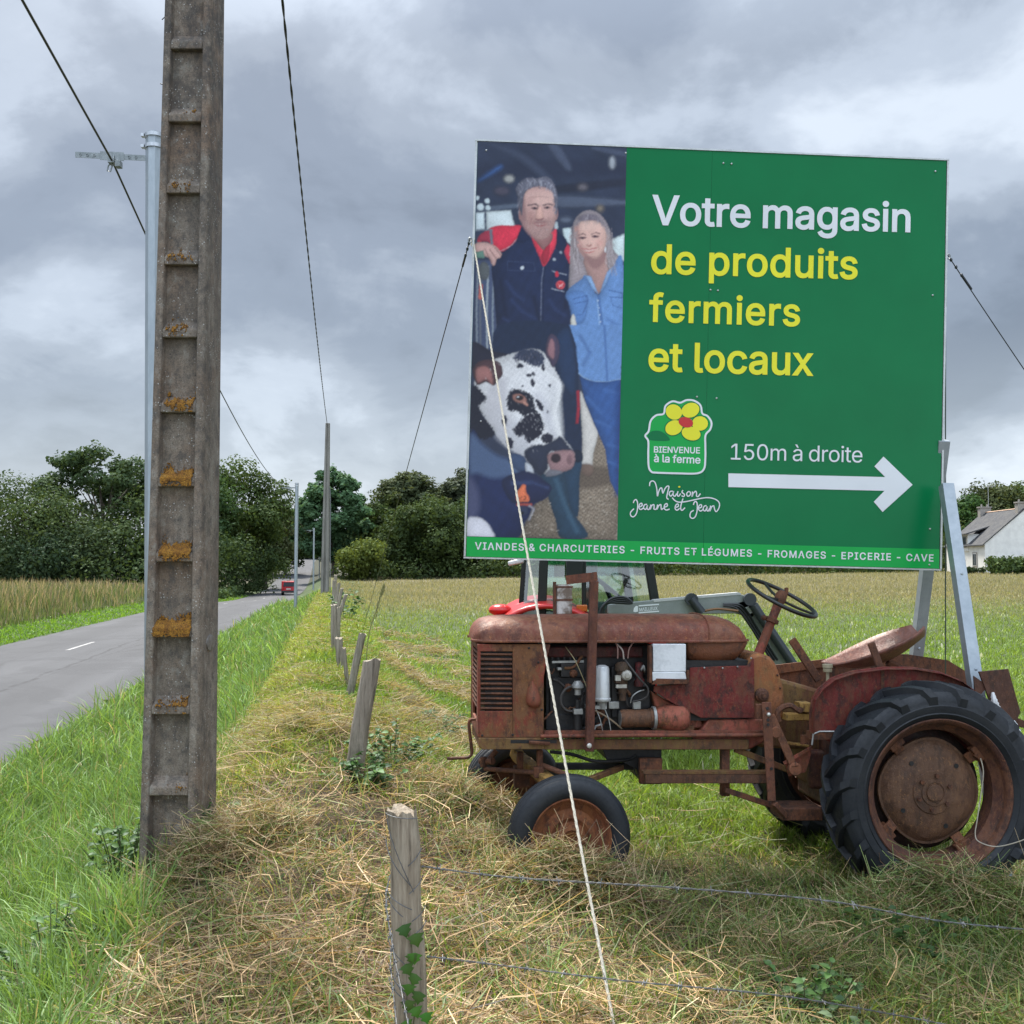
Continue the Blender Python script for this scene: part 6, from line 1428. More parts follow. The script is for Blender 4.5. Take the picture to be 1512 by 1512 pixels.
for k in range(14):
    x0_, y0_ = rr.uniform(812, 955), rr.uniform(978, 1078); m = MB(); p = T(x0_, y0_, -.185); r_ = rr.uniform(.010, .030)
    if k % 2: m.lathe([(r_, 0), (r_, -.02), (r_ * .7, -.025), (r_ * .6, -.04), (0, -.042)], p, (rr.uniform(-.3, .3), 1, rr.uniform(-.3, .3)), 10)
    else: m.box(p, (r_ * 2.4, .05, r_ * 1.6))
    m.build('engine_fitting', rr.choice((DARKM, DARKM, BRNM, GREYM, BRNM)), eng, bevel=.004)
p = T(889, 1032, -.25); zt_ = T(889, 982, -.25).z - p.z
m = MB(); m.lathe([(.0, -.012), (.045, -.012), (.05, -.006), (.05, .004), (.043, .008), (.041, zt_ - .02), (.036, zt_ - .008), (.02, zt_), (.0, zt_ + .002)], p, (0, 0, 1), 20)
m.build('oil_filter', mat_two('filter_tin', (.42, .44, .45), (.62, .63, .63), 20, .4, .35, .3, .25, .5), tr, smooth=40)
m = MB(); m.lathe([(.026, -.055), (.03, -.01)], p, (0, 0, 1), 10); TB(m, 866, 1042, 896, 1047, -.27, -.2); m.build('filter_mount', GREYM, tr)
p = T(853, 1010, -.25); m = MB()
m.lathe([(0, .02), (.018, .018), (.03, .0), (.034, -.006), (.034, -.02), (.026, -.024), (.018, -.03), (.018, -.06)], p, (0, 0, 1), 14)
m.box(T(853, 1050, -.25), (.05, .05, .028)); pump = m.build('fuel_pump', GREYM, tr, smooth=40)
m = MB(); m.lathe([(.022, -.10), (.024, 0)], T(853, 1053, -.25), (0, 0, 1), 12); m.lathe([(.014, -.05), (.014, 0)], T(853, 1033, -.25), (0, 0, 1), 10); m.build('sediment_bowl', DARKM, pump)
def hose(name, pts, r, mat, par=tr, n=6):
    P = spline([tuple(T(*q)) for q in pts], n); m = MB(); m.tube([tuple(v) for v in P], r, 6); return m.build(name, mat, par, smooth=60)
HOSE = mat_plain('old_hose', (.05, .045, .042), .6)
hose('fuel_hose', [(847, 1013, -.25), (836, 1017, -.26), (829, 1027, -.265), (829, 1040, -.265), (837, 1049, -.26), (850, 1050, -.25)], .0075, HOSE)
PINK = mat_plain('pink_wire', (.42, .25, .22), .6)
hose('ignition_wire', [(909, 948, -.22), (912, 957, -.24), (912, 972, -.22)], .004, PINK); hose('ignition_wire', [(911, 951, -.23), (919, 960, -.245), (921, 973, -.23)], .0045, mat_plain('white_wire', (.5, .42, .38), .6))
hose('ignition_wire', [(935, 949, -.22), (929, 958, -.235), (927, 972, -.22)], .004, PINK)
hose('starter_cable', [(921, 972, -.22), (931, 985, -.26), (945, 1003, -.275), (956, 1015, -.275), (956, 1027, -.275), (948, 1033, -.27), (934, 1036, -.26)], .0055, HOSE)
hose('starter_cable', [(931, 1038, -.24), (934, 1028, -.25), (943, 1021, -.25), (951, 1019, -.24)], .0035, GREYM)
hose('oil_pipe', [(876, 1048, -.26), (890, 1055, -.265), (905, 1065, -.26), (918, 1076, -.24)], .005, mat_plain('tan_pipe', (.22, .16, .10), .6))
hose('oil_pipe', [(880, 1047, -.26), (886, 1062, -.27), (890, 1080, -.27)], .003, GREYM); hose('oil_pipe', [(893, 1047, -.26), (899, 1063, -.27), (902, 1080, -.27)], .003, GREYM)
hose('dry_stalk', [(835, 955, -.2), (849, 975, -.27), (862, 1004, -.28), (868, 1020, -.28)], .0025, mat_plain('dry_straw', (.3, .25, .13), .8))
p = T(919, 1000, -.22); m = MB()
m.lathe([(.0, .09), (.03, .085), (.042, .07), (.044, .04), (.036, .03), (.036, .0), (.030, -.02), (.03, -.06), (.02, -.10), (.02, -.13)], p, (0, 0, 1), 14)
m.box(p + Vector((-.03, 0, -.01)), (.03, .06, .04)); dist = m.build('distributor', mat_rust('bronze_grime', (.05, .038, .022), (.07, .045, .03), (.018, .014, .012), .5, 20), tr, smooth=40)
m = MB(); m.lathe([(0, .03), (.012, .03), (.014, .022), (.026, .018), (.031, .008), (.031, 0), (0, 0)], T(925, 997, -.25), (0, -1, 0), 18)
m.box(T(912, 1001, -.24), (.03, .03, .03)); m.box(T(917, 1013, -.24), (.06, .03, .02)); m.build('vacuum_disc', mat_two('pale_alloy', (.3, .28, .24), (.5, .48, .42), 30, .5, .3), dist, smooth=40)
m = MB(); m.lathe([(0, .07), (.02, .065), (.024, .05), (.022, -.02), (.03, -.03), (.03, -.07)], T(944, 995, -.19), (0, 0, 1), 12); m.build('ignition_coil', mat_rust('coil_red', (.2, .02, .03), (.06, .02, .02), (.02, .012, .012), .45, 20), tr, smooth=40)
a, b = T(917, 1061, -.23), T(966, 1060, -.23); L_ = (b - a).length
m = MB(); m.lathe([(0, -.006), (.046, -.006), (.050, .004), (.051, .01), (.051, L_ - .03), (.056, L_ - .028), (.056, L_)], a, b - a, 22); st_ = m.build('starter_motor', mat_rust('starter_rust', (.10, .06, .04), (.13, .065, .035), (.04, .025, .018), .5, 12), tr, smooth=40)
m = MB(); m.lathe([(0, -.0075), (.044, -.0075), (.044, -.0065)], a, b - a, 20); m.build('end_cap', GREYM, st_)
m = MB(); m.lathe([(.058, L_ - .012), (.066, L_ - .012), (.066, L_ + .004), (.058, L_ + .004)], a, b - a, 24, closed=True); m.build('clamp_ring', GREYM, st_, smooth=40)
m = MB(); m.box(T(940, 1041, -.235), (.045, .03, .045)); m.build('terminal_block', GREYM, st_, bevel=.004)
m = MB(); m.lathe([(.054, 0), (.06, .02), (.075, .09), (.08, .16), (.05, .2), (0, .2)], b, b - a, 18)
TP(m, [(961, 1020), (984, 1034), (1012, 1050), (1034, 1062), (1040, 1075), (985, 1078), (968, 1045)], -.215, .12)
m.build('bell_housing', mat_rust('bell_salmon', (.30, .10, .075), (.16, .07, .035), (.05, .03, .018), .42, 9), tr, bevel=.01, smooth=40)
m = MB(); TB(m, 968, 1072, 1025, 1079, -.25, -.19); m.build('sill_strip', OCHM, tr)
m = MB(); TP(m, [(1019, 986), (1060, 984), (1103, 983), (1113.5, 972), (1114.5, 1060), (1035, 1060), (1008, 1046), (984, 1033), (975, 1026), (965, 1021), (966, 1013), (1018, 1009)], -.268, -.258)
m.build('side_panel', REDM, tr, bevel=.002)
m = MB()
for q in ((1109, 972), (1067, 986.5), (1089, 984.5), (1040, 986)): m.ball(T(q[0], q[1], -.272), .006, 8, 5)
m.build('panel_bolts', GREYM, tr)
m = MB(); TB(m, 964.5, 951, 1013, 992, -.30, -.245); TP(m, [(963.5, 992.5), (1012, 992.5), (1014, 1003), (975, 1003), (964, 1006)], -.306, -.25)
m.build('toolbox', WHM, tr, bevel=.004)
m = MB(); TP(m, [(970, 1002), (1014, 1003.5), (1016, 1009.5), (963, 1010.5)], -.315, -.25); TB(m, 959, 953, 963, 1008, -.30, -.25); TB(m, 1014, 990, 1018, 1008, -.29, -.25); m.build('toolbox_bracket', BRNM, tr)
# post of square tube bolted to the frame
m = MB(); a, b = T(870, 1109, -.335), T(877, 858, -.335); m.bar(a, b, .046, .046, (1, 0, 0))
m.build('support_post', mat_rust('post_rust', (.095, .036, .026), (.115, .045, .028), (.05, .024, .018), .5, 10, .8), tr, bevel=.004)
m = MB(); a, b = T(882, 851, -.335), T(836, 856.5, -.30)
d = (b - a)
u_ = Vector((0, 0, 1)); x_ = d.cross(u_).normalized(); z_ = x_.cross(d).normalized()
def hollow(m, a, b, w, th):
    o = [(-1, -1), (1, -1), (1, 1), (-1, 1)]
    V = []
    for p in (a, b):
        for r_ in (w / 2, w / 2 - th): V += [p + x_ * s * r_ + z_ * q * r_ for s, q in o]
    F_ = []
    for k in range(4):
        k2 = (k + 1) % 4
        F_ += [(k, k2, 8 + k2, 8 + k), (4 + k, 12 + k, 12 + k2, 4 + k2), (k, 4 + k, 4 + k2, k2), (8 + k, 8 + k2, 12 + k2, 12 + k)]
    m.add(V, F_)
hollow(m, a, b, .05, .005); m.build('support_arm', mat_rust('arm_rust', (.12, .045, .03), (.145, .058, .035), (.06, .03, .02), .5, 10, .8), tr, smooth=0)
m = MB(); m.lathe([(0, .014), (.010, .013), (.0145, .008), (.0145, 0)], T(870, 1101, -.36), (0, -1, 0), 8); m.build('bolt_head', mat_plain('zinc_bolt', (.62, .60, .55), .35, .6), tr)
# wrapped silencer on the hood
m = MB(); p = T(832, 908, .10); q = T(832, 863, .10); h_ = q.z - p.z + .02
m.box((p.x, .10, p.z + h_ / 2 - .02), (.095, .095, h_)); sil = m.build('air_cleaner', mat_two('peeling_pale_tin', (.16, .12, .09), (.55, .52, .48), 9, .7, .1, .6, .42, .56, 40), tr, bevel=.012, jit=.002)
m = MB()
for zz in (.12, .55, .93): m.box((p.x, .10, p.z + h_ * zz - .02), (.101, .101, .010))
m.box((p.x - .056, .085, p.z + h_ / 2), (.012, .06, h_ * .96)); m.build('strap', BRNM, sil)
# starting handle
hose('crank_handle', [(709, 1062, -.10), (699, 1062, -.10), (694, 1063.5, -.10), (692.5, 1070, -.10), (694, 1085, -.10), (696.5, 1107, -.10), (696, 1114, -.10), (690, 1118.5, -.10), (675, 1119.5, -.10), (660, 1120, -.10)], .0095, BRNM, n=4)
# front axle
m = MB(); m.bar(T(766, 1118, .20), T(822, 1162, -.42), .07, .055); m.bar(T(766, 1118, .2), T(760, 1108, .25), .06, .07)
m.build('axle_arm', YELM, tr, bevel=.008)
m = MB()
m.bar(T(797, 1107, -.2), T(797, 1146, -.2), .035, .035, (1, 0, 0)); m.box(T(795, 1140, -.22), (.055, .055, .06)); m.build('kingpin', BRNM, tr, bevel=.006); m = MB(); m.box(T(768, 1123, -.05), (.035, .04, .10)); m.build('pivot_bracket', BRNM, tr, bevel=.006); m = MB()
m.lathe([(.02, -.03), (.02, .03)], T(714, 1125, .1), (0, 0, 1), 10); m.box(T(770, 1146, .1), (.09, .08, .12))
m.build('axle_pivot', BRNM, tr, bevel=.006)
m = MB(); m.tube([T(716, 1135, .1), T(792, 1141, -.22)], .0135, 8); m.tube([T(801, 1130, -.2), T(842, 1146, -.40)], .0155, 8); m.tube([T(733, 1108, .1), T(720, 1124, .1)], .016, 8); m.tube([T(710, 1124, .15), T(728, 1124, .05)], .02, 8)
m.build('track_rod', mat_rust('rod_rust', (.12, .06, .045), (.14, .065, .04), (.05, .03, .022), .5, 14), tr, smooth=50)
m = MB(); m.bar(T(846, 1160, -.42), T(918, 1133, -.12), .035, .03); m.build('radius_rod', OCHM, tr, bevel=.005)
m = MB(); TB(m, 822, 1128, 945, 1137, -.05, 0); m.tube([tuple(v) for v in spline([tuple(T(*q)) for q in ((812, 1110, -.2), (845, 1114, -.2), (880, 1124, -.2), (925, 1122, -.15), (940, 1115, -.15))], 5)], .011, 6)
TP(m, [(890, 1107), (977, 1107), (977, 1128), (972, 1152), (945, 1152), (940, 1136), (920, 1126), (896, 1122)], -.15, .15); m.tube([tuple(v) for v in spline([tuple(T(*q)) for q in ((936, 1134, -.17), (939, 1144, -.18), (945, 1142, -.17))], 5)], .004, 5)
m.build('oil_sump', DARKM, tr, bevel=.008)
# scuttle, gearbox, steering
m = MB(); TP(m, [(1104, 978), (1112, 967), (1122, 964), (1138, 970), (1146, 980), (1152, 995), (1158, 1015), (1160, 1040), (1157, 1062), (1113, 1062)], -.25, .25)
m.build('scuttle', mat_rust('scuttle_rust', (.24, .10, .04), (.20, .11, .045), (.055, .03, .016), .48, 6), tr, bevel=.02, smooth=50)
m = MB()
for q in ((1148, 997), (1152, 1016), (1110, 972)): m.ball(T(q[0], q[1], -.256), .007, 8, 5)
m.lathe([(.04, 0), (.04, .02), (.028, .03), (.028, .04), (.014, .042), (.014, .055), (0, .055)], T(1124, 1026, -.25), (0, -1, 0), 16)
m.build('scuttle_bolts', BRNM, tr, smooth=40)
m = MB(); TP(m, [(1130, 1000), (1165, 1006), (1215, 1020), (1260, 1040), (1260, 1150), (1205, 1165), (1195, 1108), (1120, 1104)], -.14, .22)
m.build('gearbox', OCHM, tr, bevel=.02)
m = MB(); TB(m, 1215, 1040, 1345, 1190, -.2, .2); p = T(1390, 1175, -.70); m.lathe([(.085, 0), (.085, 1.04)], (p.x, -.52, p.z), (0, 1, 0), 16)
TB(m, 1196, 1108, 1222, 1166, -.2, -.14)
m.build('rear_axle_housing', mat_rust('axle_dark_red', (.07, .022, .018), (.08, .035, .022), (.02, .012, .01), .5, 7), tr, bevel=.02, smooth=45)
m = MB(); a, b = T(1117, 973, 0), T(1152, 884, 0)
m.tube([a, a.lerp(b, .45), a.lerp(b, .75), b], [.030, .027, .026, .030], 12); col_ = m.build('steering_column', SALM, tr, smooth=50)
m = MB(); d = (b - a).normalized(); m.lathe([(.028, -.016), (.042, -.012), (.042, .012), (.028, .016)], a.lerp(b, .64), d, 12); m.ball(a.lerp(b, .66) + Vector((-.055, -.01, .01)), .017); m.lathe([(.03, -.03), (.036, 0), (.034, .03), (.02, .05), (0, .05)], b, d, 12)
m.tube([b + d * .05 + Vector((.02, 0, -.02)), b + d * .05 + Vector((.02, -.0, .02))], .012, 6); m.build('throttle_lever', BRNM, col_, smooth=40)
nrm = (d + Vector((0, -.33, 0))).normalized(); wc = b + d * .005 + Vector((.008, 0, .0))
u_ = nrm.orthogonal().normalized(); u_ = (Vector((1, 0, 0)) - nrm * nrm.x).normalized(); v2 = nrm.cross(u_)
RW = .222
m = MB(); m.tube([wc + (u_ * math.cos(a_) + v2 * math.sin(a_)) * RW for a_ in np.linspace(0, 2 * math.pi, 48, endpoint=False)], .0125, 10, closed=True)
for k in (100, 215, 335): 
    a_ = R(k); m.tube([wc - nrm * .015, wc + (u_ * math.cos(a_) + v2 * math.sin(a_)) * RW * .5 - nrm * .012, wc + (u_ * math.cos(a_) + v2 * math.sin(a_)) * RW], .0085, 6)
m.build('steering_wheel', mat_plain('black_bakelite', (.014, .013, .013), .35), tr, smooth=60)
# levers, seat, fenders
m = MB(); m.bar(T(1169, 944, -.12), T(1209, 1005, -.12), .05, .02, (0, 1, 0)); m.build('gear_lever', BRNM, tr, bevel=.006)
m = MB(); m.bar(T(1286, 949, -.40), T(1301, 990, -.40), .045, .016, (0, 1, 0)); m.build('lift_lever', BRNM, tr, bevel=.006)
m = MB(); p = T(1222, 1000, -.25); m.lathe([(.01, -.02), (.01, .03)], p, (0, 0, 1), 8); m.lathe([(.024, .03), (.026, .034), (.026, .05), (.022, .054), (.03, .056), (.03, .075), (.0, .078)], p, (0, 0, 1), 14); m.build('filler_cap', mat_two('beige_cap', (.24, .20, .12), (.38, .33, .22), 20, .6), tr, smooth=40)
a, b = T(1241, 986, -.19), T(1387, 939, -.19)
nu, nv = 22, 17; V_ = []
for i in range(nu):
    u = i / (nu - 1)
    w = .205 * (math.sin(math.pi * min(1, .12 + .62 * u)) ** .8 if u < .62 else math.sin(math.pi * (.505 + .40 * (u - .62) / .38 * 1.0)) ** .75)
    for j in range(nv):
        v = -1 + 2 * j / (nv - 1)
        x = a.x + (b.x - a.x) * u
        z = a.z + (b.z - a.z) * (u ** 1.15) - .075 * math.sin(math.pi * u) * (1 - v * v) - .02 * (1 - abs(v)) * u
        z += .05 * (u ** 2) * (v * v) + .012 * math.sin(math.pi * u) * (v * v)
        V_.append((x - .03 * v * v * u, w * v, z))
m = MB(); m.add(V_, [(i * nv + j, (i + 1) * nv + j, (i + 1) * nv + j + 1, i * nv + j + 1) for i in range(nu - 1) for j in range(nv - 1)])
seat = m.build('seat', mat_rust('seat_rust', (.17, .075, .06), (.145, .06, .045), (.085, .04, .032), .45, 5, .5), tr, smooth=60)
sl = seat.modifiers.new('thick', 'SOLIDIFY'); sl.thickness = .012
m = MB(); m.tube([tuple(v) for v in spline([tuple(T(*q)) for q in ((1310, 978, 0), (1330, 990, 0), (1300, 1010, 0), (1250, 1030, 0))], 5)], .022, 6); m.build('seat_spring', BRNM, seat)
FND = [(1197, 1082), (1197, 1050), (1200, 1032), (1209, 1017), (1228, 1002), (1258, 992), (1303, 986.5), (1345, 986.5), (1385, 993), (1415, 1005), (1440, 1024), (1462, 1055), (1475, 1090), (1400, 1130), (1235, 1100)]
m = MB(); TP(m, FND, -.455, -.443)
pts = [T(*q, -.447) for q in FND[:13]]
m.tube(pts, .008, 6)
for i in range(12):      # narrow flange rolled over the tyre side
    a, b = pts[i], pts[i + 1]; m.add([a, b, b + Vector((0, -.05, .0)), a + Vector((0, -.05, 0)), a + Vector((0, -.05, -.004)), b + Vector((0, -.05, -.004))], [(0, 1, 2, 3), (3, 2, 5, 4)])
fn_ = m.build('fender', REDM, tr, smooth=40)
m = MB(); TB(m, 1301, 987, 1306, 1030, -.459, -.454); TB(m, 1198, 1081, 1240, 1092, -.47, -.40); m.box(T(1190, 1092, -.36), (.06, .02, .05)); m.build('fender_bracket', BRNM, fn_)
m = MB(); m.tube([T(1199, 1100, -.47), T(1201, 1084, -.47), T(1210, 1080, -.47), T(1238, 1080, -.47)], .005, 5); m.build('fender_edge', GREYM, fn_)
m = MB(); TP(m, [(1144, 984), (1200, 977), (1272, 967), (1340, 966), (1400, 975), (1440, 1000), (1440, 1060), (1290, 1090), (1165, 1075), (1150, 1030)], .44, .455); fn2 = m.build('fender', BRNM, tr)
m = MB(); TP(m, [(1144.5, 982), (1272, 967), (1272, 977), (1146, 995)], .425, .437); m.build('fender_rim', mat_rust('rim_orange', (.15, .06, .03), (.17, .075, .035), (.06, .03, .02), .5, 14), fn2)
# three-point linkage and footplates
m = MB()
TP(m, [(1125, 1037), (1139, 1037), (1146, 1183), (1134, 1183)], -.40, -.388); TB(m, 1117, 1040, 1127, 1062, -.37, -.34)
m.build('lift_link', mat_rust('link_rust', (.15, .062, .04), (.14, .062, .036), (.05, .028, .02), .5, 16), tr, bevel=.003)
m = MB()
for q in ((1133, 1046), (1134, 1063), (1134, 1070), (1139, 1135)): m.lathe([(.009, 0), (.009, .003)], T(q[0], q[1], -.401), (0, -1, 0), 10)
m.build('link_holes', DARKM, tr)
m = MB(); m.ball(T(1135, 1055, -.405), .012, 10, 6); m.build('link_bolt', mat_plain('bright_bolt', (.6, .58, .52), .35, .5), tr)
m = MB(); m.bar(T(1138, 1056, -.385), T(1176, 1140, -.385), .012, .045, (1, 0, .4)); m.lathe([(.032, -.012), (.032, .012)], T(1145, 1081, -.387), (0, -1, 0), 14); m.lathe([(.036, -.02), (.036, .02)], T(1173, 1135, -.387), (0, -1, 0), 16); m.box(T(1173, 1130, -.40), (.04, .02, .012))
m.build('lift_arm', mat_rust('arm_salmon', (.20, .085, .05), (.15, .07, .04), (.06, .03, .02), .5, 14), tr, bevel=.004)
m = MB(); TP(m, [(1160, 1128), (1196, 1105), (1198, 1112), (1190, 1140), (1165, 1146)], -.36, -.35); m.bar(T(1157, 1127, -.372), T(1198, 1104, -.372), .012, .016); m.build('check_plate', SALM, tr)
m = MB(); m.tube([tuple(v) for v in spline([tuple(T(*q)) for q in ((1150, 1065, -.33), (1148, 1052, -.33), (1156, 1044, -.33), (1168, 1042, -.33), (1180, 1050, -.33), (1184, 1045, -.33))], 5)], .016, 6); m.build('pedal', BRNM, tr)
m = MB(); TB(m, 1182, 1038, 1200, 1052, -.30, -.2); TB(m, 1160, 1054, 1200, 1064, -.29, -.22); TP(m, [(1158, 1095), (1195, 1100), (1195, 1104), (1158, 1099)], -.25, -.2); m.build('pto_guard', YELM, tr, bevel=.004)
m = MB(); m.bar(T(1085, 1106, -.25), T(1162, 1136, -.25), .03, .035); m.build('lower_link', OCHM, tr, bevel=.004)
m = MB(); TB(m, 953, 1143, 1138, 1157, -.34, -.30); m.build('drawbar', mat_rust('drawbar_rust', (.085, .042, .026), (.10, .05, .028), (.035, .02, .014), .5, 10), tr, bevel=.004)
m = MB(); TB(m, 950, 1139.5, 1138, 1143, -.342, -.28); m.build('drawbar_edge', OCHM, tr)
m = MB(); TB(m, 1066, 1106, 1078, 1176, -.25, -.2); TB(m, 945, 1120, 978, 1158, -.24, -.2); m.bar(T(1070, 1166, -.3), T(1142, 1190, -.3), .03, .03); m.bar(T(1142, 1186, -.39), T(1160, 1205, -.36), .04, .03); m.build('drawbar_hanger', DARKM if False else BRNM, tr, bevel=.004)
m = MB(); TB(m, 1156, 1194, 1215, 1212, -.36, -.15); m.build('footplate', BRNM, tr, bevel=.004)
m = MB(); TP(m, [(1446, 992), (1489, 988), (1507, 1052), (1500, 1066), (1480, 1058), (1462, 1035)], -.34, -.325); TP(m, [(1438, 998), (1452, 1008), (1455, 1018), (1441, 1033)], -.33, -.32); m.bar(T(1440, 1040, -.2), T(1512, 1070, -.2), .05, .04); m.build('rear_plate', mat_rust('plate_rust', (.07, .034, .024), (.09, .042, .028), (.035, .02, .015), .5, 8), tr)

# wheels
def lug_tyre(m, R0, w):
    prof = [(R0 * .69, -w * .40), (R0 * .74, -w * .49), (R0 * .755, -w * .512), (R0 * .765, -w * .50), (R0 * .80, -w * .517), (R0 * .83, -w * .525), (R0 * .84, -w * .512), (R0 * .87, -w * .507), (R0 * .91, -w * .49), (R0 * .955, -w * .42), (R0 * .975, -w * .22), (R0 * .98, 0)]
    prof = prof + [(r, -h) for r, h in prof[-2::-1]] + [(R0 * .68, w * .3), (R0 * .68, -w * .3)]
    m.lathe(prof, (0, 0, 0), (0, 1, 0), 64, closed=True)
    def rt(y): return float(np.interp(abs(y), [0, w * .22, w * .42, w * .49, w * .52], [R0 * .98, R0 * .975, R0 * .955, R0 * .91, R0 * .86]))
    N = 19
    for side in (-1, 1):
        for k in range(N):
            a0 = 2 * math.pi * (k + (.5 if side > 0 else 0)) / N
            secs = []
            for t_ in np.linspace(0, 1, 8):
                y = side * (-.06 * w + (w * .585) * t_) if t_ < .86 else side * w * (.443 + .065 * (t_ - .86) / .14)
                r = rt(y) if t_ < .86 else R0 * (.95 - .085 * (t_ - .86) / .14)
                ang = a0 - .33 * t_ ** 1.15
                hw = (.036 + .018 * t_); hgt = .030 * R0 / .575 * (1.15 if t_ < .7 else 1.0)
                s4 = []
                for da, dr in ((-hw, -.02), (-hw * .72, hgt), (hw * .72, hgt), (hw, -.02)):
                    rr = r + dr; s4.append((rr * math.cos(ang + da), y + (side * .012 if t_ > .85 and dr > 0 else 0), rr * math.sin(ang + da)))
                secs.append(s4)
            m.loft(secs)
    return m
def rear_wheel(c, flip, xoff=0):
    s = flip
    rx = lambda vs: [(c.x + v[0], c.y + s * v[1], c.z + v[2]) for v in vs]
    m = MB(); lug_tyre(m, .575, .27); m.v = rx(m.v)
    wh = m.build('rear_tyre', TYRE, tr, smooth=30)
    m = MB(); m.lathe([(.40, -.110), (.408, -.122), (.402, -.126), (.388, -.118), (.378, -.10), (.372, -.06), (.345, -.045), (.345, .05), (.372, .06), (.378, .10), (.40, .11), (.372, .105), (.366, .06), (.338, .045), (.338, -.04)], (0, 0, 0), (0, 1, 0), 56, closed=True); m.v = rx(m.v)
    rim = m.build('rim', mat_rust('rim_rust', (.07, .03, .025), (.12, .055, .032), (.04, .022, .018), .55, 9), wh, smooth=40)
    m = MB()
    m.lathe([(.282, .015), (.284, .028), (.275, .022), (.245, -.012), (.20, -.028), (.118, -.036), (.114, -.042), (.072, -.044), (.07, -.049), (.056, -.050), (.054, -.046), (.046, -.046), (.044, -.056), (.036, -.058), (0, -.057)], (0, 0, 0), (0, 1, 0), 40)
    rr = random.Random(4)
    m.v = rx([(v[0] * (1 + .022 * math.cos(4 * math.atan2(v[2], v[0]) + .6) * (math.hypot(v[0], v[2]) > .2)) , v[1], v[2] * (1 + .022 * math.cos(4 * math.atan2(v[2], v[0]) + .6) * (math.hypot(v[0], v[2]) > .2))) for v in m.v])
    dk = m.build('wheel_disc', mat_rust('disc_rust', (.10, .055, .035), (.13, .075, .045), (.05, .03, .02), .5, 7, .7), wh, smooth=30)
    m = MB(); m.lathe([(.05, .30), (.31, .28), (.335, .16), (.335, .10), (.29, .07), (.05, .07)], (0, 0, 0), (0, 1, 0), 40); m.v = rx(m.v); m.build('wheel_shade_drum', mat_rust('drum_shade_dark', (.03, .008, .007), (.025, .014, .010), (.008, .006, .005), .5, 8), wh, smooth=40)  # added dark drum standing in for the shaded interior of the wheel
    m = MB()
    for k in range(6):
        a_ = R(20 + 60 * k); m.lathe([(.012, 0), (.012, -.012), (.0, -.012)], (.092 * math.cos(a_), -.046, .092 * math.sin(a_)), (0, 1, 0), 6)
    m.v = rx(m.v); m.build('wheel_nuts', BRNM, dk)
    m = MB()
    for k in range(4):
        a_ = R(45 + 82 * k); m.lathe([(.013, 0), (.013, -.002), (.0, -.002)], (.195 * math.cos(a_), -.030, .195 * math.sin(a_)), (0, 1, 0), 12)
    m.v = rx(m.v); m.build('disc_holes', DARKM, dk)
    CLM = mat_rust('clamp_rust', (.09, .04, .025), (.15, .065, .03), (.04, .022, .016), .55, 18)
    for deg in (128, 38, 218, 300):
        m = MB()
        a_ = R(deg); u = Vector((math.cos(a_), 0, math.sin(a_))); q = Vector((-u.z, 0, u.x))
        m.bar(u * .27 + Vector((0, .0, 0)), u * .352 + Vector((0, -.03, 0)), .06, .016, (0, 1, 0)); m.lathe([(.013, 0), (.013, -.03), (0, -.03)], u * .315 + Vector((0, -.016, 0)), (0, 1, 0), 8)
        m.bar(u * .335 + q * -.045 + Vector((0, -.02, 0)), u * .335 + q * .045 + Vector((0, -.02, 0)), .05, .05, (0, 1, 0)); m.v = rx(m.v); m.build('rim_clamp', CLM, rim, bevel=.004)
    return wh
rc = T(1390, 1175, -.72); rear_wheel(Vector((rc.x, -.60, rc.z)), 1)
rear_wheel(Vector((rc.x, .62, rc.z)), -1)
def front_wheel(c, flip, steer=0.0):
    M_ = Matrix.Rotation(steer, 3, 'Z')
    rx = lambda vs: [tuple(c + M_ @ Vector((v[0], flip * v[1], v[2]))) for v in vs]
    m = MB(); P = [(.205, -.055), (.222, -.072), (.255, -.080), (.288, -.072), (.308, -.058), (.311, -.05), (.305, -.047), (.315, -.042), (.321, -.034), (.321, -.022), (.314, -.018), (.314, -.014), (.322, -.010)]
    P = P + [(r, -h) for r, h in P[::-1]] + [(.2, .04), (.2, -.04)]
    m.lathe(P, (0, 0, 0), (0, 1, 0), 56, closed=True); m.v = rx(m.v)
    wh = m.build('front_tyre', TYRE, tr, smooth=35)
    m = MB(); m.lathe([(.205, -.055), (.214, -.064), (.208, -.067), (.196, -.058), (.188, -.04), (.165, -.03), (.16, .0), (.165, .02), (.155, .02), (.15, -.02), (.158, -.026)], (0, 0, 0), (0, 1, 0), 44, closed=True)
    m.lathe([(.17, .005), (.165, -.012), (.14, -.028), (.105, -.034), (.085, -.02), (.075, -.03), (.07, -.055), (.05, -.062), (.045, -.05), (.03, -.05), (.028, -.04), (0, -.04)], (0, 0, 0), (0, 1, 0), 36); m.v = rx(m.v)
    m.build('wheel_hub', ORGM if flip > 0 else BRNM, wh, smooth=40)
    return wh
fc = T(844, 1242, -.70); front_wheel(Vector((fc.x, -.62, fc.z)), 1, R(3))
ff = T(757, 1180, .60); front_wheel(Vector((ff.x, .60, fc.z)), -1, R(14))
m = MB(); m.tube([(fc.x, -.6, fc.z), (fc.x - .02, -.45, fc.z + .03), (fc.x - .04, -.4, fc.z + .2)], .028, 8); m.tube([(ff.x, .6, fc.z), (ff.x + .05, .45, fc.z + .03), (ff.x + .06, .35, fc.z + .2)], .028, 8); m.build('stub_axle', BRNM, tr, smooth=50)
m = MB(); m.bar((fc.x - .04, -.42, fc.z + .2), (ff.x + .06, .40, fc.z + .2), .07, .06); m.build('front_axle_beam', OCHM, tr, bevel=.008)
def wt(px, py, ly): return LOCAL[tr.name] @ T(px, py, ly)
m = MB()
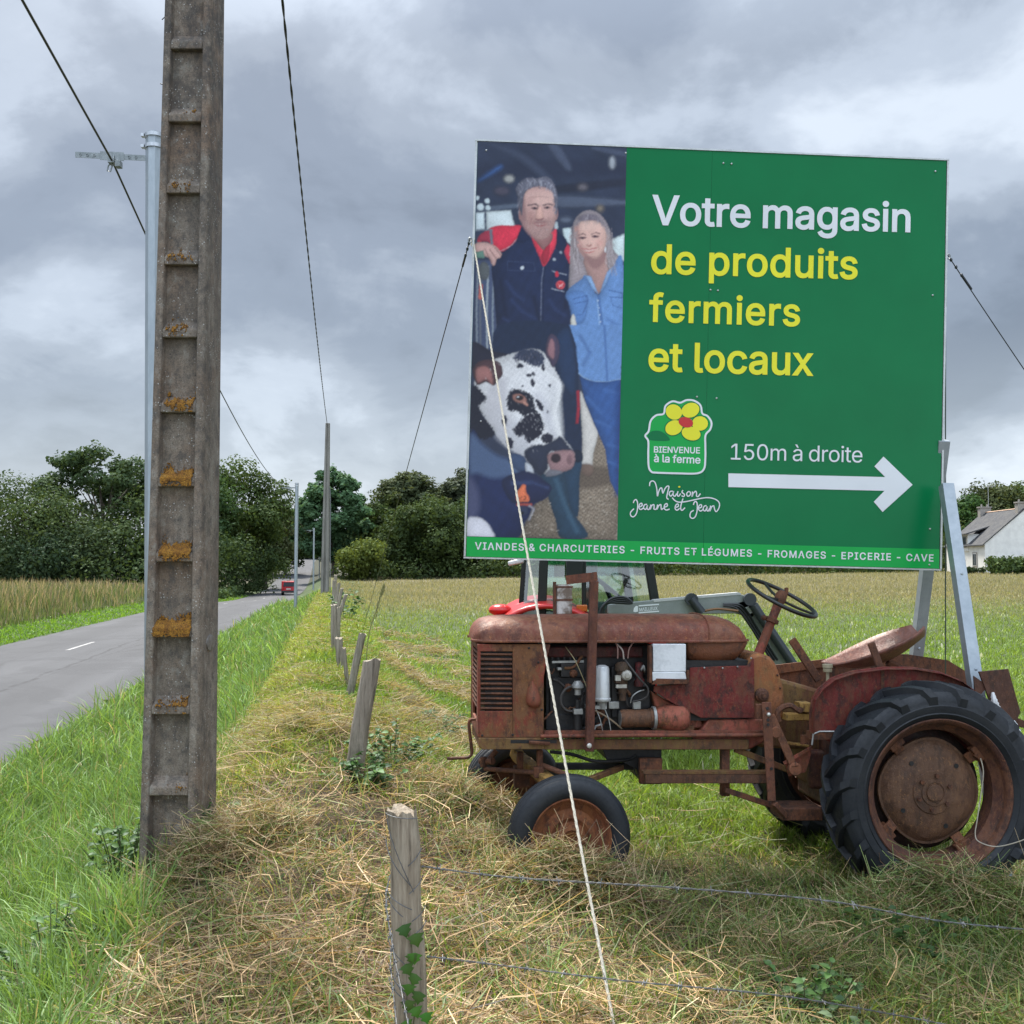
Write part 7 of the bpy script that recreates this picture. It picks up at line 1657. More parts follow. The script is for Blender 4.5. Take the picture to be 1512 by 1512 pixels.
for i, pts in enumerate(([(1466, 1022, -.36), (1468, 1034, -.365), (1474, 1048, -.362), (1484, 1056, -.36)], [(1496, 1064, -.37), (1500, 1075, -.372), (1507, 1086, -.37)])):
    P = spline([tuple(wt(*q)) for q in pts], 5); m.tube([tuple(v) for v in P], [.006 + .012 * math.sin(math.pi * k / (len(P) - 1)) + .003 * math.sin(k * 3) for k in range(len(P))], 6)
p0 = tuple(wt(1470, 1040, -.36))
tag(m.build('plastic_scrap', mat_plain('white_plastic', (.75, .75, .75), .4), origin=p0, smooth=50), 'torn white plastic scrap caught on the rear plate of the rusty tractor', 'scrap')
m = MB(); P = spline([tuple(wt(*q)) for q in ((1448, 1120, -.80), (1452, 1140, -.80), (1449, 1170, -.79), (1443, 1210, -.80), (1440, 1232, -.80), (1446, 1243, -.82), (1470, 1250, -.84), (1500, 1244, -.9), (1530, 1232, -.95))], 6)
m.tube([tuple(v) for v in P], .0032, 5); p0 = tuple(P[0])
tag(m.build('twine', mat_plain('pale_twine', (.42, .37, .29), .9), origin=p0, smooth=60), 'pale loop of twine hanging over the big rear wheel of the rusty tractor', 'twine')

# ------------------------------------------------------------------ the modern tractor behind
MY = 10.4
mo = at(866, HOR, MY); mz = hxy(mo.x, mo.y)
mt = thing('modern_tractor', (mo.x, mo.y, mz), 'modern red tractor with glazed cab and grey front loader behind the rusty one', 'tractor')
A_ = lambda px, py, Y=MY: at(px, py, Y)
def AP(m, poly, Y0, Y1):
    pts = [at(px, py, Y0) for px, py in poly]; m.prism([(p.x, p.z) for p in pts], lambda u, v, t_: (u, t_, v), Y0, Y1)
MRED = sheen('tractor_red_paint', (.52, .022, .022), .3); MGREY = mat_two('loader_grey', (.17, .185, .178), (.24, .26, .25), 5, .55); MBLK = mat_plain('cab_black', (.012, .013, .014), .4)
t = NT('tinted_glass'); b_ = t.n('ShaderNodeBsdfPrincipled'); b_.inputs['Base Color'].default_value = (.36, .62, .56, 1); b_.inputs['Roughness'].default_value = .02
b_.inputs['Transmission Weight'].default_value = 1.0; b_.inputs['IOR'].default_value = 1.02; b_.inputs['Specular IOR Level'].default_value = .5
g_ = t.n('ShaderNodeBsdfGlossy'); g_.inputs['Roughness'].default_value = .03; x_ = t.n('ShaderNodeMixShader'); x_.inputs[0].default_value = .17
t.l(b_.outputs[0], x_.inputs[1]); t.l(g_.outputs[0], x_.inputs[2]); t.l(x_.outputs[0], t.out.inputs[0]); GLASS = t.m
zt_ = 2.75 + mz
def up_(px, py, z, Y): 
    p = at(px, py, Y); return p
x = lambda px: at(px, HOR, MY).x
zlow = at(0, 908, MY).z
m = MB()
def pillar(px0, px1, w, Y):
    a = Vector((x(px0), Y, zlow - .1)); b = Vector((x(px1), Y, zt_)); m.bar(a, b, w, .09, (1, 0, 0))
pillar(799, 808, .085, MY); pillar(972, 936, .075, MY); pillar(772, 788, .05, MY + 1.35); pillar(955, 925, .06, MY + 1.35)
m.box(((x(790) + x(950)) / 2, MY + .67, zt_ + .0), (x(945) - x(785), 1.4, .10))
m.box(((x(770) + x(975)) / 2, MY + .67, zlow - .12), (x(972) - x(775), 1.42, .2)); m.bar((x(862), MY - .01, zlow), (x(862), MY - .01, zt_), .05, .045, (1, 0, 0))
m.build('cab_frame', MBLK, mt, world=True, bevel=.01)
m = MB(); m.box(((x(780) + x(950)) / 2, MY + .67, zt_ + .14), (x(960) - x(772), 1.6, .16)); m.build('cab_roof', MRED, mt, world=True, bevel=.05)
m = MB()
for Y in (MY + .0, MY + 1.36): m.add([(x(800), Y, zlow), (x(968), Y, zlow), (x(936), Y, zt_), (x(806), Y, zt_)], [(0, 1, 2, 3)])
m.add([(x(772), MY + .05, zlow), (x(772), MY + 1.3, zlow), (x(786), MY + 1.3, zt_), (x(786), MY + .05, zt_)], [(0, 1, 2, 3)]); m.add([(x(772), MY + .02, zlow), (x(797), MY + .0, zlow), (x(806), MY + .0, zt_), (x(786), MY + .02, zt_)], [(0, 1, 2, 3)])
m.build('cab_glass', GLASS, mt, world=True, smooth=0)
m = MB(); p = at(905, 900, MY + .7); m.box((p.x, p.y, p.z + .0), (.5, .5, .16)); m.box((p.x - .24, p.y, p.z + .3), (.12, .46, .6)); m.build('seat', mat_plain('cab_seat', (.06, .075, .07), .8), mt, world=True, bevel=.04)
m = MB(); p = at(893, 864, MY + .55); m.tube([p + Vector((.19 * math.cos(a_) * .75, .19 * math.sin(a_), .19 * math.cos(a_) * -.6)) for a_ in np.linspace(0, 6.283, 24, endpoint=False)], .016, 6, closed=True); m.tube([p, p + Vector((.18, 0, -.45))], .025, 6); m.build('steering_wheel', MBLK, mt, world=True)
m = MB(); p = at(848, 838, MY - .15); m.box((p.x, p.y, p.z), (.16, .06, .26)); m.tube([p, p + Vector((.05, .15, .15))], .012, 5); m.build('mirror', MBLK, mt, world=True, bevel=.03)
m = MB(); p = at(762, 830, MY + .3); m.box((p.x, p.y, p.z), (.17, .05, .05), Matrix.Rotation(-.2, 3, 'Y')); m.build('work_lamp', mat_plain('lamp_white', (.7, .7, .72), .3), mt, world=True, bevel=.015)
m = MB(); p = at(859, 898, MY - .04); m.box(p, (.11, .05, .07)); m.build('indicator', mat_plain('amber_lens', (.5, .13, .02), .25), mt, world=True, bevel=.01)
wc_ = Vector((x(806), MY - .05, mz + .64)); 
m = MB()
secs = []
for a_ in np.linspace(R(38), R(165), 18):
    r0, r1 = .69, .74
    secs.append([(wc_.x + r * math.cos(a_), yy, wc_.z + r * math.sin(a_) + .05) for yy, r in ((MY - .32, r0), (MY - .32, r1), (MY + .2, r1 + .04), (MY + .2, r0 + .04))])
m.loft(secs); m.build('mudguard', MRED, mt, world=True, bevel=.02, smooth=40); secs = [[(v[0], v[1] + 1.62, v[2]) for v in s] for s in secs]; m = MB(); m.loft(secs); m.build('mudguard', MRED, mt, world=True, bevel=.02, smooth=40)
m = MB(); p = at(737, 902, MY); m.ball((p.x + .01, MY, p.z + .01), .11, 12, 8, (1.1, 1, .55)); m.build('rear_cowl', MRED, mt, world=True)
for yy in (MY - .1, MY + 1.5):
    m = MB(); lug_tyre(m, .64, .32); m.v = [(wc_.x + v[0], yy + v[1], wc_.z + v[2]) for v in m.v]; wh = m.build('rear_tyre', TYRE, mt, world=True, smooth=30)
    m = MB(); m.lathe([(.44, -.1), (.40, -.06), (.3, .02), (.1, .03), (.08, -.04), (0, -.04)], (wc_.x, yy, wc_.z), (0, 1, 0), 32); m.build('wheel_disc', mat_plain('disc_grey', (.35, .35, .35), .5), wh, world=True)
    m = MB(); fw = Vector((x(1052), yy, mz + .40)); m.lathe([(.24, -.10), (.33, -.12), (.39, -.10), (.40, 0), (.39, .10), (.33, .12), (.24, .10)], fw, (0, 1, 0), 36, closed=True); wh = m.build('front_tyre', TYRE, mt, world=True)
    m = MB(); m.lathe([(.25, -.06), (.2, .0), (.06, 0), (0, -.04)], fw, (0, 1, 0), 24); m.build('wheel_disc', mat_plain('disc_grey', (.35, .35, .35), .5), wh, world=True)
m = MB(); zt2 = at(0, 912, MY).z
m.box(((x(960) + x(1085)) / 2, MY + .7, zt2 - .36), (x(1085) - x(960), .62, .44)); m.box(((x(960) + x(1085)) / 2, MY + .7, zt2 - .68), (x(1085) - x(960), .5, .3)); m.build('hood', MRED, mt, world=True, bevel=.06)
m = MB(); m.box(((x(800) + x(1060)) / 2, MY + .7, mz + .62), (x(1060) - x(800), .4, .35)); m.tube([(x(1052), MY - .1, mz + .4), (x(1052), MY + 1.5, mz + .4)], .06, 8); m.tube([(wc_.x, MY - .1, wc_.z), (wc_.x, MY + 1.5, wc_.z)], .09, 8); m.build('chassis', MBLK, mt, world=True)
LY = 9.7
for yy, nm in ((LY, 0), (LY + 1.35, 1)):
    m = MB(); AP(m, [(898, 893), (912, 891), (1015, 882), (1090, 876.5), (1106, 881), (1117, 900), (1112, 912), (1086, 906), (920, 908), (898, 906)], yy, yy + .10)
    AP(m, [(1088, 890), (1108, 884), (1170, 974), (1160, 1010), (1140, 1010), (1140, 976)], yy, yy + .10)
    lo = m.build('loader_arm', MGREY, mt, world=True, bevel=.006)
    m = MB(); AP(m, [(964, 885.5), (1090, 874.6), (1094, 875.8), (1094, 878), (966, 889)], yy - .004, yy + .104); m.build('top_plate', mat_plain('pale_plate', (.5, .5, .5), .5), lo, world=True)
    m = MB(); m.tube([at(1020, 884, yy - .05), at(1036, 905, yy - .05)], .045, 10); m.lathe([(.06, -.03), (.06, .03)], at(1021, 885, yy - .04), (0, 1, 0), 12); m.tube([at(1112, 893, yy - .05), at(1172, 982, yy - .05)], .045, 10); m.lathe([(.06, -.03), (.06, .03)], at(1107, 885, yy - .04), (0, 1, 0), 12)
    m.build('hydraulic_ram', mat_plain('ram_dark', (.03, .036, .042), .35), lo, world=True, smooth=40)
    m = MB()
    for k, off in enumerate((0, 4, 8)): m.tube([tuple(v) for v in spline([tuple(at(px, py, yy - .03)) for px, py in ((1068, 892 + off * .3), (1096 - off, 895 + off * .5), (1118 - off, 928), (1148 - off, 975))], 5)], .011, 5)
    m.build('hydraulic_hose', MBLK, lo, world=True)
    if nm == 0:
        m = MB(); m.add([at(*q, yy - .003) for q in ((1100, 897), (1106, 895), (1111, 905), (1105, 907))], [(0, 1, 2, 3)]); m.add([at(*q, yy - .003) for q in ((936, 898), (939, 894.5), (942, 895), (942, 903), (938, 904), (935, 903))], [(0, 1, 2, 3, 4, 5)])
        o_ = at(944, 902.6, yy - .003); s_ = (at(971, 900, yy).x - o_.x)
        lo_, hi_ = xext('b', 'MAILLEUX', 0); k_ = s_ / (hi_ - lo_); xx = -lo_
        for ch in 'MAILLEUX':
            adv, vs, fs = glyph_tris('b', ch); m.add([(o_.x + (xx + a_) * k_, yy - .003, o_.z + b2 * k_ * 1.25 + (xx + a_) * k_ * .08) for a_, b2 in vs], fs); xx += adv
        for y_ in (894.2, 904.4): m.bar(at(943, y_ + .4, yy - .002), at(973, y_ - 1.8, yy - .002), .003, .012)
        m.build('lettering', WHITE, lo, world=True, smooth=0)
m = MB(); m.tube([at(1150, 990, LY + .05), Vector((at(1150, 990, LY).x, LY + 1.4, at(1150, 990, LY).z))], .06, 8); m.build('cross_tube', MGREY, mt, world=True)
m = MB()
for k in range(4): m.tube([tuple(v) for v in spline([tuple(at(px, py, LY - .1)) for px, py in ((886, 912), (888 + k * 2, 898 - k * 2), (903 + k * 3, 884 + k * 2), (922 + 2 * k, 882 + k * 3), (934, 890))], 5)], .013, 5)
m.build('hydraulic_hose', MBLK, mt, world=True)
hose_o = MB(); hose_o.tube([tuple(v) for v in spline([tuple(at(px, py, LY - .05)) for px, py in ((1040, 902), (1060, 899), (1090, 902))], 5)], .012, 5); hose_o.build('orange_hose', mat_plain('orange_hose', (.20, .09, .03), .6), mt, world=True)

# ------------------------------------------------------------------ fence posts and wire
def mat_oldwood(name, a, b, sc=1.0):
    t = NT(name)
    v = t.scaled((1, 1, .06)); n1 = t.noise(70 * sc, 5, .7, v); n2 = t.noise(9, 6, .65, t.scaled((1, 1, .3)))
    c = t.ramp(n1, [(.30, tuple(x * .28 for x in a)), (.42, a), (.7, b)])
    c = t.mix(t.ramp(n2, [(.5, 0.0), (.72, .5)]), c, (.10, .085, .06))
    sp = t.n('ShaderNodeSeparateXYZ'); t.l(t.co(), sp.inputs[0])
    g = t.n('ShaderNodeMapRange'); t.l(sp.outputs[2], g.inputs[0]); g.inputs[1].default_value = .35; g.inputs[2].default_value = .0
    c = t.mix(t.math('MULTIPLY', g.outputs[0], t.ramp(t.noise(20, 5, .7), [(.4, 0.0), (.6, .55)])), c, (.07, .085, .03))   # moss at the foot
    t.bsdf(c, .93, 0, n1, .9, .012); return t.m
WOOD = mat_oldwood('weathered_wood', (.27, .215, .155), (.50, .42, .32)); WOOD2 = mat_oldwood('grey_wood', (.22, .185, .145), (.40, .35, .285), .6)
FG = 'fence posts along the bank'
def post(top, bot, r0, r1, label, seed, mat=WOOD2, nseg=7, n=16):
    rr = random.Random(seed)
    b = Vector(bot); t_ = Vector(top); gz = hxy(b.x, b.y)
    d = (t_ - b).normalized(); b = b + d * ((gz - .25 - b.z) / d.z)
    org = Vector((b.x, b.y, gz)) + Vector((d.x, d.y, 0)) * (.25 / d.z)
    m = MB(); ph = [rr.uniform(.93, 1.06) for _ in range(n)]; u = Vector((1, 0, 0)); w = Vector((0, 1, 0))
    secs = []
    for i in range(nseg + 1):
        k = i / nseg; c = b.lerp(t_, k) + Vector((rr.uniform(-1, 1), rr.uniform(-1, 1), 0)) * r0 * .10
        r = r1 + (r0 - r1) * k
        secs.append([tuple(c + (u * math.cos(a) + w * math.sin(a)) * r * ph[j] * rr.uniform(.965, 1.03) + (Vector((0, 0, rr.uniform(-.012, .012) + .12 * r0 * math.cos(a + seed))) if i == nseg else Vector())) for j, a in enumerate(2 * math.pi * q / n for q in range(n))])
    m.loft(secs)
    o = m.build('fence_post', mat, origin=tuple(org), smooth=40)
    return tag(o, label, 'fence post', FG)
P1t, P1b = at(595, 1197, 2.7), at(607, 1512, 2.72)
post(P1t, P1b, .038, .047, 'nearest fence post, ivy climbing its front and wire wound round it', 3, WOOD, 12, 22)
for i, (tx, ty, bx, by, Y, r, lab) in enumerate((
    (549, 974, 525, 1122, 6.3, .064, 'thick grey fence post leaning right, second from the viewer'),
    (535, 936, 521, 1003, 9.4, .043, 'slender leaning fence post just behind the thick second one'),
    (508, 957, 512, 1003, 10.2, .024, 'short thin stake left of the slender leaning post'),
    (500, 942, 503, 990, 11.5, .050, 'short stout fence post left of the thin stake'),
    (493, 893, 494, 968, 14, .052, 'tall upright pale post at the left end of the post cluster'),
    (500, 897, 498, 945, 16.5, .05, 'fence post standing close behind the tall upright pale one'),
    (511, 878, 502, 905, 20, .046, 'strongly leaning post at the right side of the far cluster'),
    (505, 869, 498, 902, 22.5, .045, 'leaning post next to the strongly leaning one'),
    (501, 861, 496, 890, 26, .05, 'fence post with a leafy sprig behind the leaning pair'),
    (493, 857, 492, 885, 29, .05, 'upright fence post left of the far leaning posts'),
    (496, 849, 494, 875, 34, .06, 'tallest looking post at the far end of the fence line'))):
    post(at(tx, ty, Y), at(bx, by, Y), r * .82, r * .9, lab, 20 + i)
BARB = mat_two('barbed_wire_zinc', (.07, .072, .075), (.19, .19, .19), 40, .55, .5)
def barbed(pts, label, step=.11, rw=.0012):
    P = [Vector(tuple(v)) for v in spline([tuple(p) for p in pts], 40)]
    m = MB(); L = 0; nxt = .05
    fine = []
    for a, b in zip(P, P[1:]):
        k = max(1, int((b - a).length / .006)); fine += [a.lerp(b, i / k) for i in range(k)]
    for ph in (0, math.pi):
        m.tube([p + Vector((0, math.cos(i * .75 + ph), math.sin(i * .75 + ph))) * .0015 for i, p in enumerate(fine)], rw, 5)
    rr = random.Random(len(fine))
    for a, b in zip(fine, fine[1:]):
        L += (b - a).length
        if L > nxt:
            nxt += step; d = (b - a).normalized()
            for q in (-1, 1):
                v = Vector((rr.uniform(-.3, .3), rr.uniform(-1, 1), rr.uniform(-1, 1))).normalized()
                m.tube([a + d * .004 * q - v * .013, a + d * .004 * q + v * .013], .0012, 4)
            m.lathe([(.0034, -.004), (.004, 0), (.0034, .004)], a, d, 6)
    o = m.build('barbed_wire', BARB, smooth=50, origin=tuple(P[0])); return tag(o, label, 'barbed wire', 'barbed wire strands of the fence')
barbed([at(622, 1279, 2.69), at(760, 1296, 2.74), at(1000, 1311, 2.84), at(1220, 1330, 2.95), at(1390, 1360, 3.0), at(1560, 1376, 3.05)], 'upper barbed wire strand running right from the nearest post')
barbed([at(630, 1412, 2.69), at(760, 1428, 2.74), at(920, 1448, 2.8), at(1150, 1470, 2.9), at(1330, 1500, 3.0), at(1480, 1530, 3.05)], 'lower barbed wire strand running right from the nearest post')
barbed([at(576, 1292, 2.67), at(570, 1330, 2.6), at(580, 1400, 2.45), at(594, 1470, 2.28), at(612, 1560, 2.05)], 'barbed wire strand hanging down the left side of the nearest post', .05)
barbed([at(580, 1380, 2.67), at(577, 1425, 2.58), at(582, 1480, 2.45), at(590, 1550, 2.3)], 'lowest barbed wire strand at the left foot of the nearest post', .07)
m = MB(); ax = (P1b - P1t).normalized()
rr = random.Random(8)
def around(py0, py1, a0, a1, r, off):
    pts = []
    for k in range(14):
        t_ = k / 13; py = py0 + (py1 - py0) * t_; c = P1t.lerp(P1b, (py - 1197) / 315); rad = .0415 + .009 * (py - 1197) / 315 + off
        a = R(a0 + (a1 - a0) * t_); pts.append(c + Vector((math.cos(a), math.sin(a), 0)) * rad)
    m.tube(pts, r, 5)
for q in ((1200, 1310, 205, 300), (1238, 1300, 190, 290), (1308, 1335, 185, 292), (1320, 1345, 200, 265), (1380, 1415, 190, 270), (1420, 1455, 195, 262), (1250, 1272, 345, 285), (1290, 1312, 350, 285), (1336, 1352, 352, 290), (1358, 1372, 350, 292), (1198, 1205, 200, 330), (1440, 1460, 190, 250)): around(*q, .0013, .004)
o = m.build('wire_tie', BARB, smooth=60, origin=tuple(P1t)); tag(o, 'thin loose wires wound around the top of the nearest fence post', 'wire')

# ------------------------------------------------------------------ small plants
PLANT = mat_leafy('plant_leaves', .35, .025, .5)
def leaf(Vs, Fs, Cs, c, d, n, L, w, col, lobes=0):
    """a pointed, slightly folded leaf"""
    c, d, n = Vector(c), Vector(d).normalized(), Vector(n).normalized()
    s = d.cross(n).normalized(); n = s.cross(d); o = len(Vs)
    if lobes: pr = [(0, 0), (.12, .55), (.38, .30), (.52, .42), (.72, .16), (1, 0)]
    else: pr = [(0, 0), (.18, .36), (.42, .5), (.7, .32), (1, 0)]
    mid = []
    for t_, _ in pr: mid.append(c + d * L * t_ - n * L * .25 * t_ * t_)
    for i, (t_, h) in enumerate(pr):
        for sg in (-1, 0, 1): Vs.append(tuple(mid[i] + s * sg * h * w + n * abs(sg) * h * w * .25)); Cs.append(tuple(x * (1.15 if sg == 0 else 1) for x in col))
    for i in range(len(pr) - 1):
        for k in (0, 1): Fs.append((o + 3 * i + k, o + 3 * i + k + 1, o + 3 * i + 3 + k + 1, o + 3 * i + 3 + k))
def leaf_mesh(name, Vs, Fs, Cs, mat=PLANT, parent=None, origin=(0, 0, 0)):
    V = np.array(Vs) - np.array(origin); o = np_mesh(name, V, [4] * len(Fs), [i for f in Fs for i in f], mat, np.array(Cs), parent); o.location = origin if parent is None else (0, 0, 0); return o
Vs, Fs, Cs = [], [], []
rr = random.Random(2)
for px, py, L in ((594, 1380, .034), (612, 1393, .036), (608, 1421, .028), (613, 1420, .03), (599, 1437, .032), (615, 1452, .032), (604, 1466, .03), (620, 1478, .034), (603, 1490, .032), (612, 1500, .03), (628, 1508, .03), (598, 1520, .03)):
    c = at(px, py - 6, 2.715 - .058)
    leaf(Vs, Fs, Cs, c + Vector((0, 0, L * .4)), (rr.uniform(-.5, .5), -.25, -1), (rr.uniform(-.25, .25), -1, .45), L, L * 1.25, (.055 * rr.uniform(.8, 1.4), .15 * rr.uniform(.7, 1.3), .02), 1)
iv = leaf_mesh('ivy_vine', Vs, Fs, Cs, origin=tuple(at(610, 1512, 2.66))); tag(iv, 'young ivy with bright green leaves climbing the nearest fence post', 'ivy')
m = MB(); m.tube([tuple(v) for v in spline([tuple(at(px, py, 2.66)) for px, py in ((598, 1368), (608, 1400), (606, 1440), (613, 1480), (608, 1530))], 5)], .0018, 5); 
m.v = [tuple(Vector(v) - iv.location) for v in m.v]; m.build('stem', mat_plain('ivy_stem', (.10, .09, .04), .7), iv, smooth=50)
def weed(px, py, Y, wid, hgt, n, L, cols, label, name='weed_clump', cat='weed', seed=0, asp=.7, grp=None):
    g = at(px, py, Y); gz = hxy(g.x, g.y); rr = random.Random(seed); Vs, Fs, Cs = [], [], []; m = MB()
    if n > 20: n = int(n * 2.2); L *= .72
    for s_ in range(max(3, n // 13)):
        a = rr.uniform(0, 6.28); q = math.sqrt(rr.random()); tip = Vector((g.x + wid / 2 * q * math.cos(a), g.y + wid / 2 * q * math.sin(a), gz + hgt * (1.05 - .5 * q) * rr.uniform(.6, 1.1))); b = Vector((g.x + .25 * (tip.x - g.x), g.y + .25 * (tip.y - g.y), gz - .02))
        mid = b.lerp(tip, .5) + Vector((0, 0, .10 * hgt)); m.tube([b, mid, tip], [.0035, .003, .0015], 4)
        for k in range(n // max(3, n // 14)):
            t_ = rr.uniform(.2, 1); c = (b.lerp(mid, t_ * 2) if t_ < .5 else mid.lerp(tip, t_ * 2 - 1)); aa = rr.uniform(0, 6.28); l = L * rr.uniform(.6, 1.25); col = rr.choice(cols); f = rr.uniform(.75, 1.25)
            leaf(Vs, Fs, Cs, c, (math.cos(aa), math.sin(aa), rr.uniform(-.2, .7)), (rr.uniform(-.4, .4), rr.uniform(-.7, .1), 1), l, l * asp, tuple(x * f for x in col))
    o = leaf_mesh(name, Vs, Fs, Cs, origin=(g.x, g.y, gz)); tag(o, label, cat, grp)
    m.v = [tuple(Vector(v) - o.location) for v in m.v]; m.build('stem', mat_plain('weed_stem', (.07, .08, .03), .7), o, smooth=50)
DKG = [(.06, .125, .03), (.085, .165, .04), (.05, .10, .028)]; PALE = [(.10, .15, .07), (.14, .19, .10)]
weed(1190, 1440, 3.95, .50, .34, 110, .055, DKG, 'dark leafy bramble clump in front of the rusty tractor, right of the rope', 'bramble_bush', 'bramble', 1)
weed(1250, 1470, 3.7, .16, .26, 12, .075, PALE + [(.25, .30, .22)], 'small plant with pale broad leaves beside the dark bramble clump', 'weed_plant', 'weed', 2)
weed(538, 1120, 6.0, .5, .26, 90, .07, DKG, 'dark green leafy weeds around the foot of the thick leaning fence post', 'weed_clump', 'weed', 3)
weed(580, 1120, 6.6, .7, .26, 110, .06, DKG, 'low dark weeds right of the thick leaning fence post', 'weed_clump', 'weed', 4)
weed(185, 1240, 5.5, .55, .5, 150, .06, DKG, 'dark leafy nettles against the left foot of the concrete pole', 'nettle_clump', 'weed', 5)
weed(320, 1210, 5.5, .35, .30, 50, .05, DKG + PALE, 'small green weeds at the right foot of the concrete pole', 'weed_clump', 'weed', 6)
weed(75, 1440, 4.3, .7, .42, 140, .05, DKG + [(.08, .12, .04)], 'leafy weeds in the ditch at the lower left corner', 'weed_clump', 'weed', 7)
weed(640, 1030, 8.6, .9, .30, 130, .09, [(.05, .10, .025), (.06, .12, .03)], 'darker tuft of field weeds left of the tractor nose', 'weed_clump', 'weed', 8, .28)
weed(1330, 1350, 4.9, .8, .2, 70, .07, [(.05, .10, .025), (.07, .12, .03)], 'green leafy weeds in front of the big rear wheel', 'weed_clump', 'weed', 9)
weed(510, 880, 24, 1.2, .9, 60, .16, DKG, 'leafy sprig sprouting beside the far fence posts', 'weed_clump', 'weed', 10)
weed(700, 1160, 6.3, .5, .22, 40, .06, DKG, 'low green weeds below the crank handle', 'weed_clump', 'weed', 12)
g0 = at(543, 950, 7.6); tp_ = at(567, 862, 7.6); gz = hxy(g0.x, g0.y)
m = MB(); P = spline([(g0.x - .03, g0.y, gz), tuple(g0), tuple(at(556, 900, 7.6)), tuple(tp_)], 8); m.tube([tuple(v) for v in P], .004, 5)
rr = random.Random(3)
for k in range(40):
    t_ = rr.uniform(.62, 1.0); i = min(len(P) - 1, int(t_ * (len(P) - 1))); c = Vector(tuple(P[i])); m.ball(c + Vector((rr.uniform(-.004, .014), rr.uniform(-.01, .01), rr.uniform(-.02, .02))), .006, 5, 4, (.6, .6, 2.2))
o = m.build('grass_stalk', mat_plain('ripe_grass', (.24, .23, .09), .8), origin=(g0.x, g0.y, gz), smooth=50); tag(o, 'single tall grass stalk with a seed head behind the thick leaning post', 'grass stalk')
Vs, Fs, Cs = [], [], []
c = at(398, 1302, 4.6)
for k in range(3): leaf(Vs, Fs, Cs, c + Vector((.01 * k, 0, -.035 * k)), (.3 - .5 * k, -.4, -.5), (0, -1, .5), .05, .04, (.55, .38, .02))
yl = leaf_mesh('yellow_leaf', Vs, Fs, Cs, origin=tuple(c)); tag(yl, 'small yellow withered leaf on the cut grass right of the concrete pole', 'leaf')

# ------------------------------------------------------------------ vehicles on the road
TAILR = mat_plain('tail_lamp_red', (.55, .02, .02), .25)
def car(name, label, cat, px, Y, colr, W=1.70, H=1.66, L=3.9, van=True):
    x0 = at(px, HOR, Y).x; p_, s_ = xy2ps(x0, Y); z0 = float(hps(p_, s_)) + .02
    r_ = thing(name, (x0, Y, z0), label, cat, rz=TH)
    paint = sheen(name + '_paint', colr, .28); dark = mat_plain(name + '_glass', (.015, .017, .02), .1)
    h = W / 2
    prof = [(0, .32), (.02, .75), (.06, 1.02), (.16, H - .06), (.3, H), (L * .62, H - .01), (L * .74, 1.02), (L - .12, .88), (L, .70), (L, .32)] if van else [(0, .32), (0, .85), (.25, .95), (.7, H - .03), (1.1, H), (L * .55, H - .02), (L * .70, .95), (L - .15, .82), (L, .6), (L, .32)]
    m = MB(); secs = []
    for (y, z) in [(-h, .0), (-h + .06, 1), (h - .06, 1), (h, 0)]:
        k = 1.0 if z else .94
        secs.append([(y, py * (1 if z else .985) + (0 if z else .02), .32 + (pz - .32) * k) for py, pz in prof])
    m.loft(secs); m.build('body', paint, r_, bevel=.06, smooth=50)
    m = MB(); m.add([(-h + .2, .045, 1.03), (h - .2, .045, 1.03), (h - .28, .135, H - .17), (-h + .28, .135, H - .17)], [(0, 1, 2, 3)]) if van else m.add([(-h + .2, .21, .96), (h - .2, .21, .96), (h - .3, .66, H - .08), (-h + .3, .66, H - .08)], [(0, 1, 2, 3)])
    m.v = [(v[0], v[1] - .02, v[2]) for v in m.v]; m.build('rear_window', dark, r_, smooth=0)
    m = MB(); m.box((0, -.03, .44), (W - .06, .14, .22)); m.build('bumper', mat_plain(name + '_bumper', (.03, .03, .032), .6), r_, bevel=.03)
    m = MB(); m.box((-.05, -.015, .74), (.5, .02, .12)); m.build('number_plate', mat_plain('plate_white', (.6, .6, .56), .4), r_)
    for sx in (-1, 1):
        m = MB(); m.box((sx * (h - .11), -.005, .86), (.13, .06, .30)); m.build('tail_light', TAILR, r_, bevel=.015)
        for yy in (.72, L - .75):
            m = MB(); m.lathe([(.19, -.09), (.27, -.1), (.31, -.08), (.31, .08), (.27, .1), (.19, .09)], (sx * (h - .08), yy, .31), (1, 0, 0), 24, closed=True); w_ = m.build('wheel', TYRE, r_)
            m = MB(); m.lathe([(.2, .06), (.1, .08), (0, .08), ], (sx * (h - .08), yy, .31), (sx, 0, 0), 18); m.build('rim', GREYM, w_)
car('red_van', 'small red van driving away along the road', 'van', 427, 118, (.42, .012, .016))
car('white_car', 'tiny white car far up the hill road', 'car', 460.5, 262, (.75, .75, .75), 1.75, 1.5, 4.1, False)

# ------------------------------------------------------------------ grass, hay and field growth (countless: stuff)
BLADE = mat_leafy('grass_blades', .42, .025, .5)
fc_w = LOCAL[tr.name] @ fc; rc_w = LOCAL[tr.name] @ rc; ff_w = LOCAL[tr.name] @ ff
HAYM = mat_leafy('dry_hay', .30, .03, .5)
RG = np.random.default_rng(77)
def smp(n, s0, s1, plo, phi, power=1.0):
    """n ground points, denser near the viewer: density ~ 1/s^(1+power)"""
    u = RG.uniform(0, 1, n)
    a, b = s0 ** -power, s1 ** -power
    s = (a + u * (b - a)) ** (-1 / power)
    lo = plo(s) if callable(plo) else plo; hi = phi(s) if callable(phi) else phi
    return lo + (hi - lo) * RG.uniform(0, 1, n), s
def keep_view(p, s, margin=1.0):
    x, y = ps2xy(p, s)
    return (y > 1.2) & (np.abs(x) < .53 * y + margin)
def patch(p, s, f, seed): return .5 + .5 * wob(p * f, s * f, 1.0, seed)
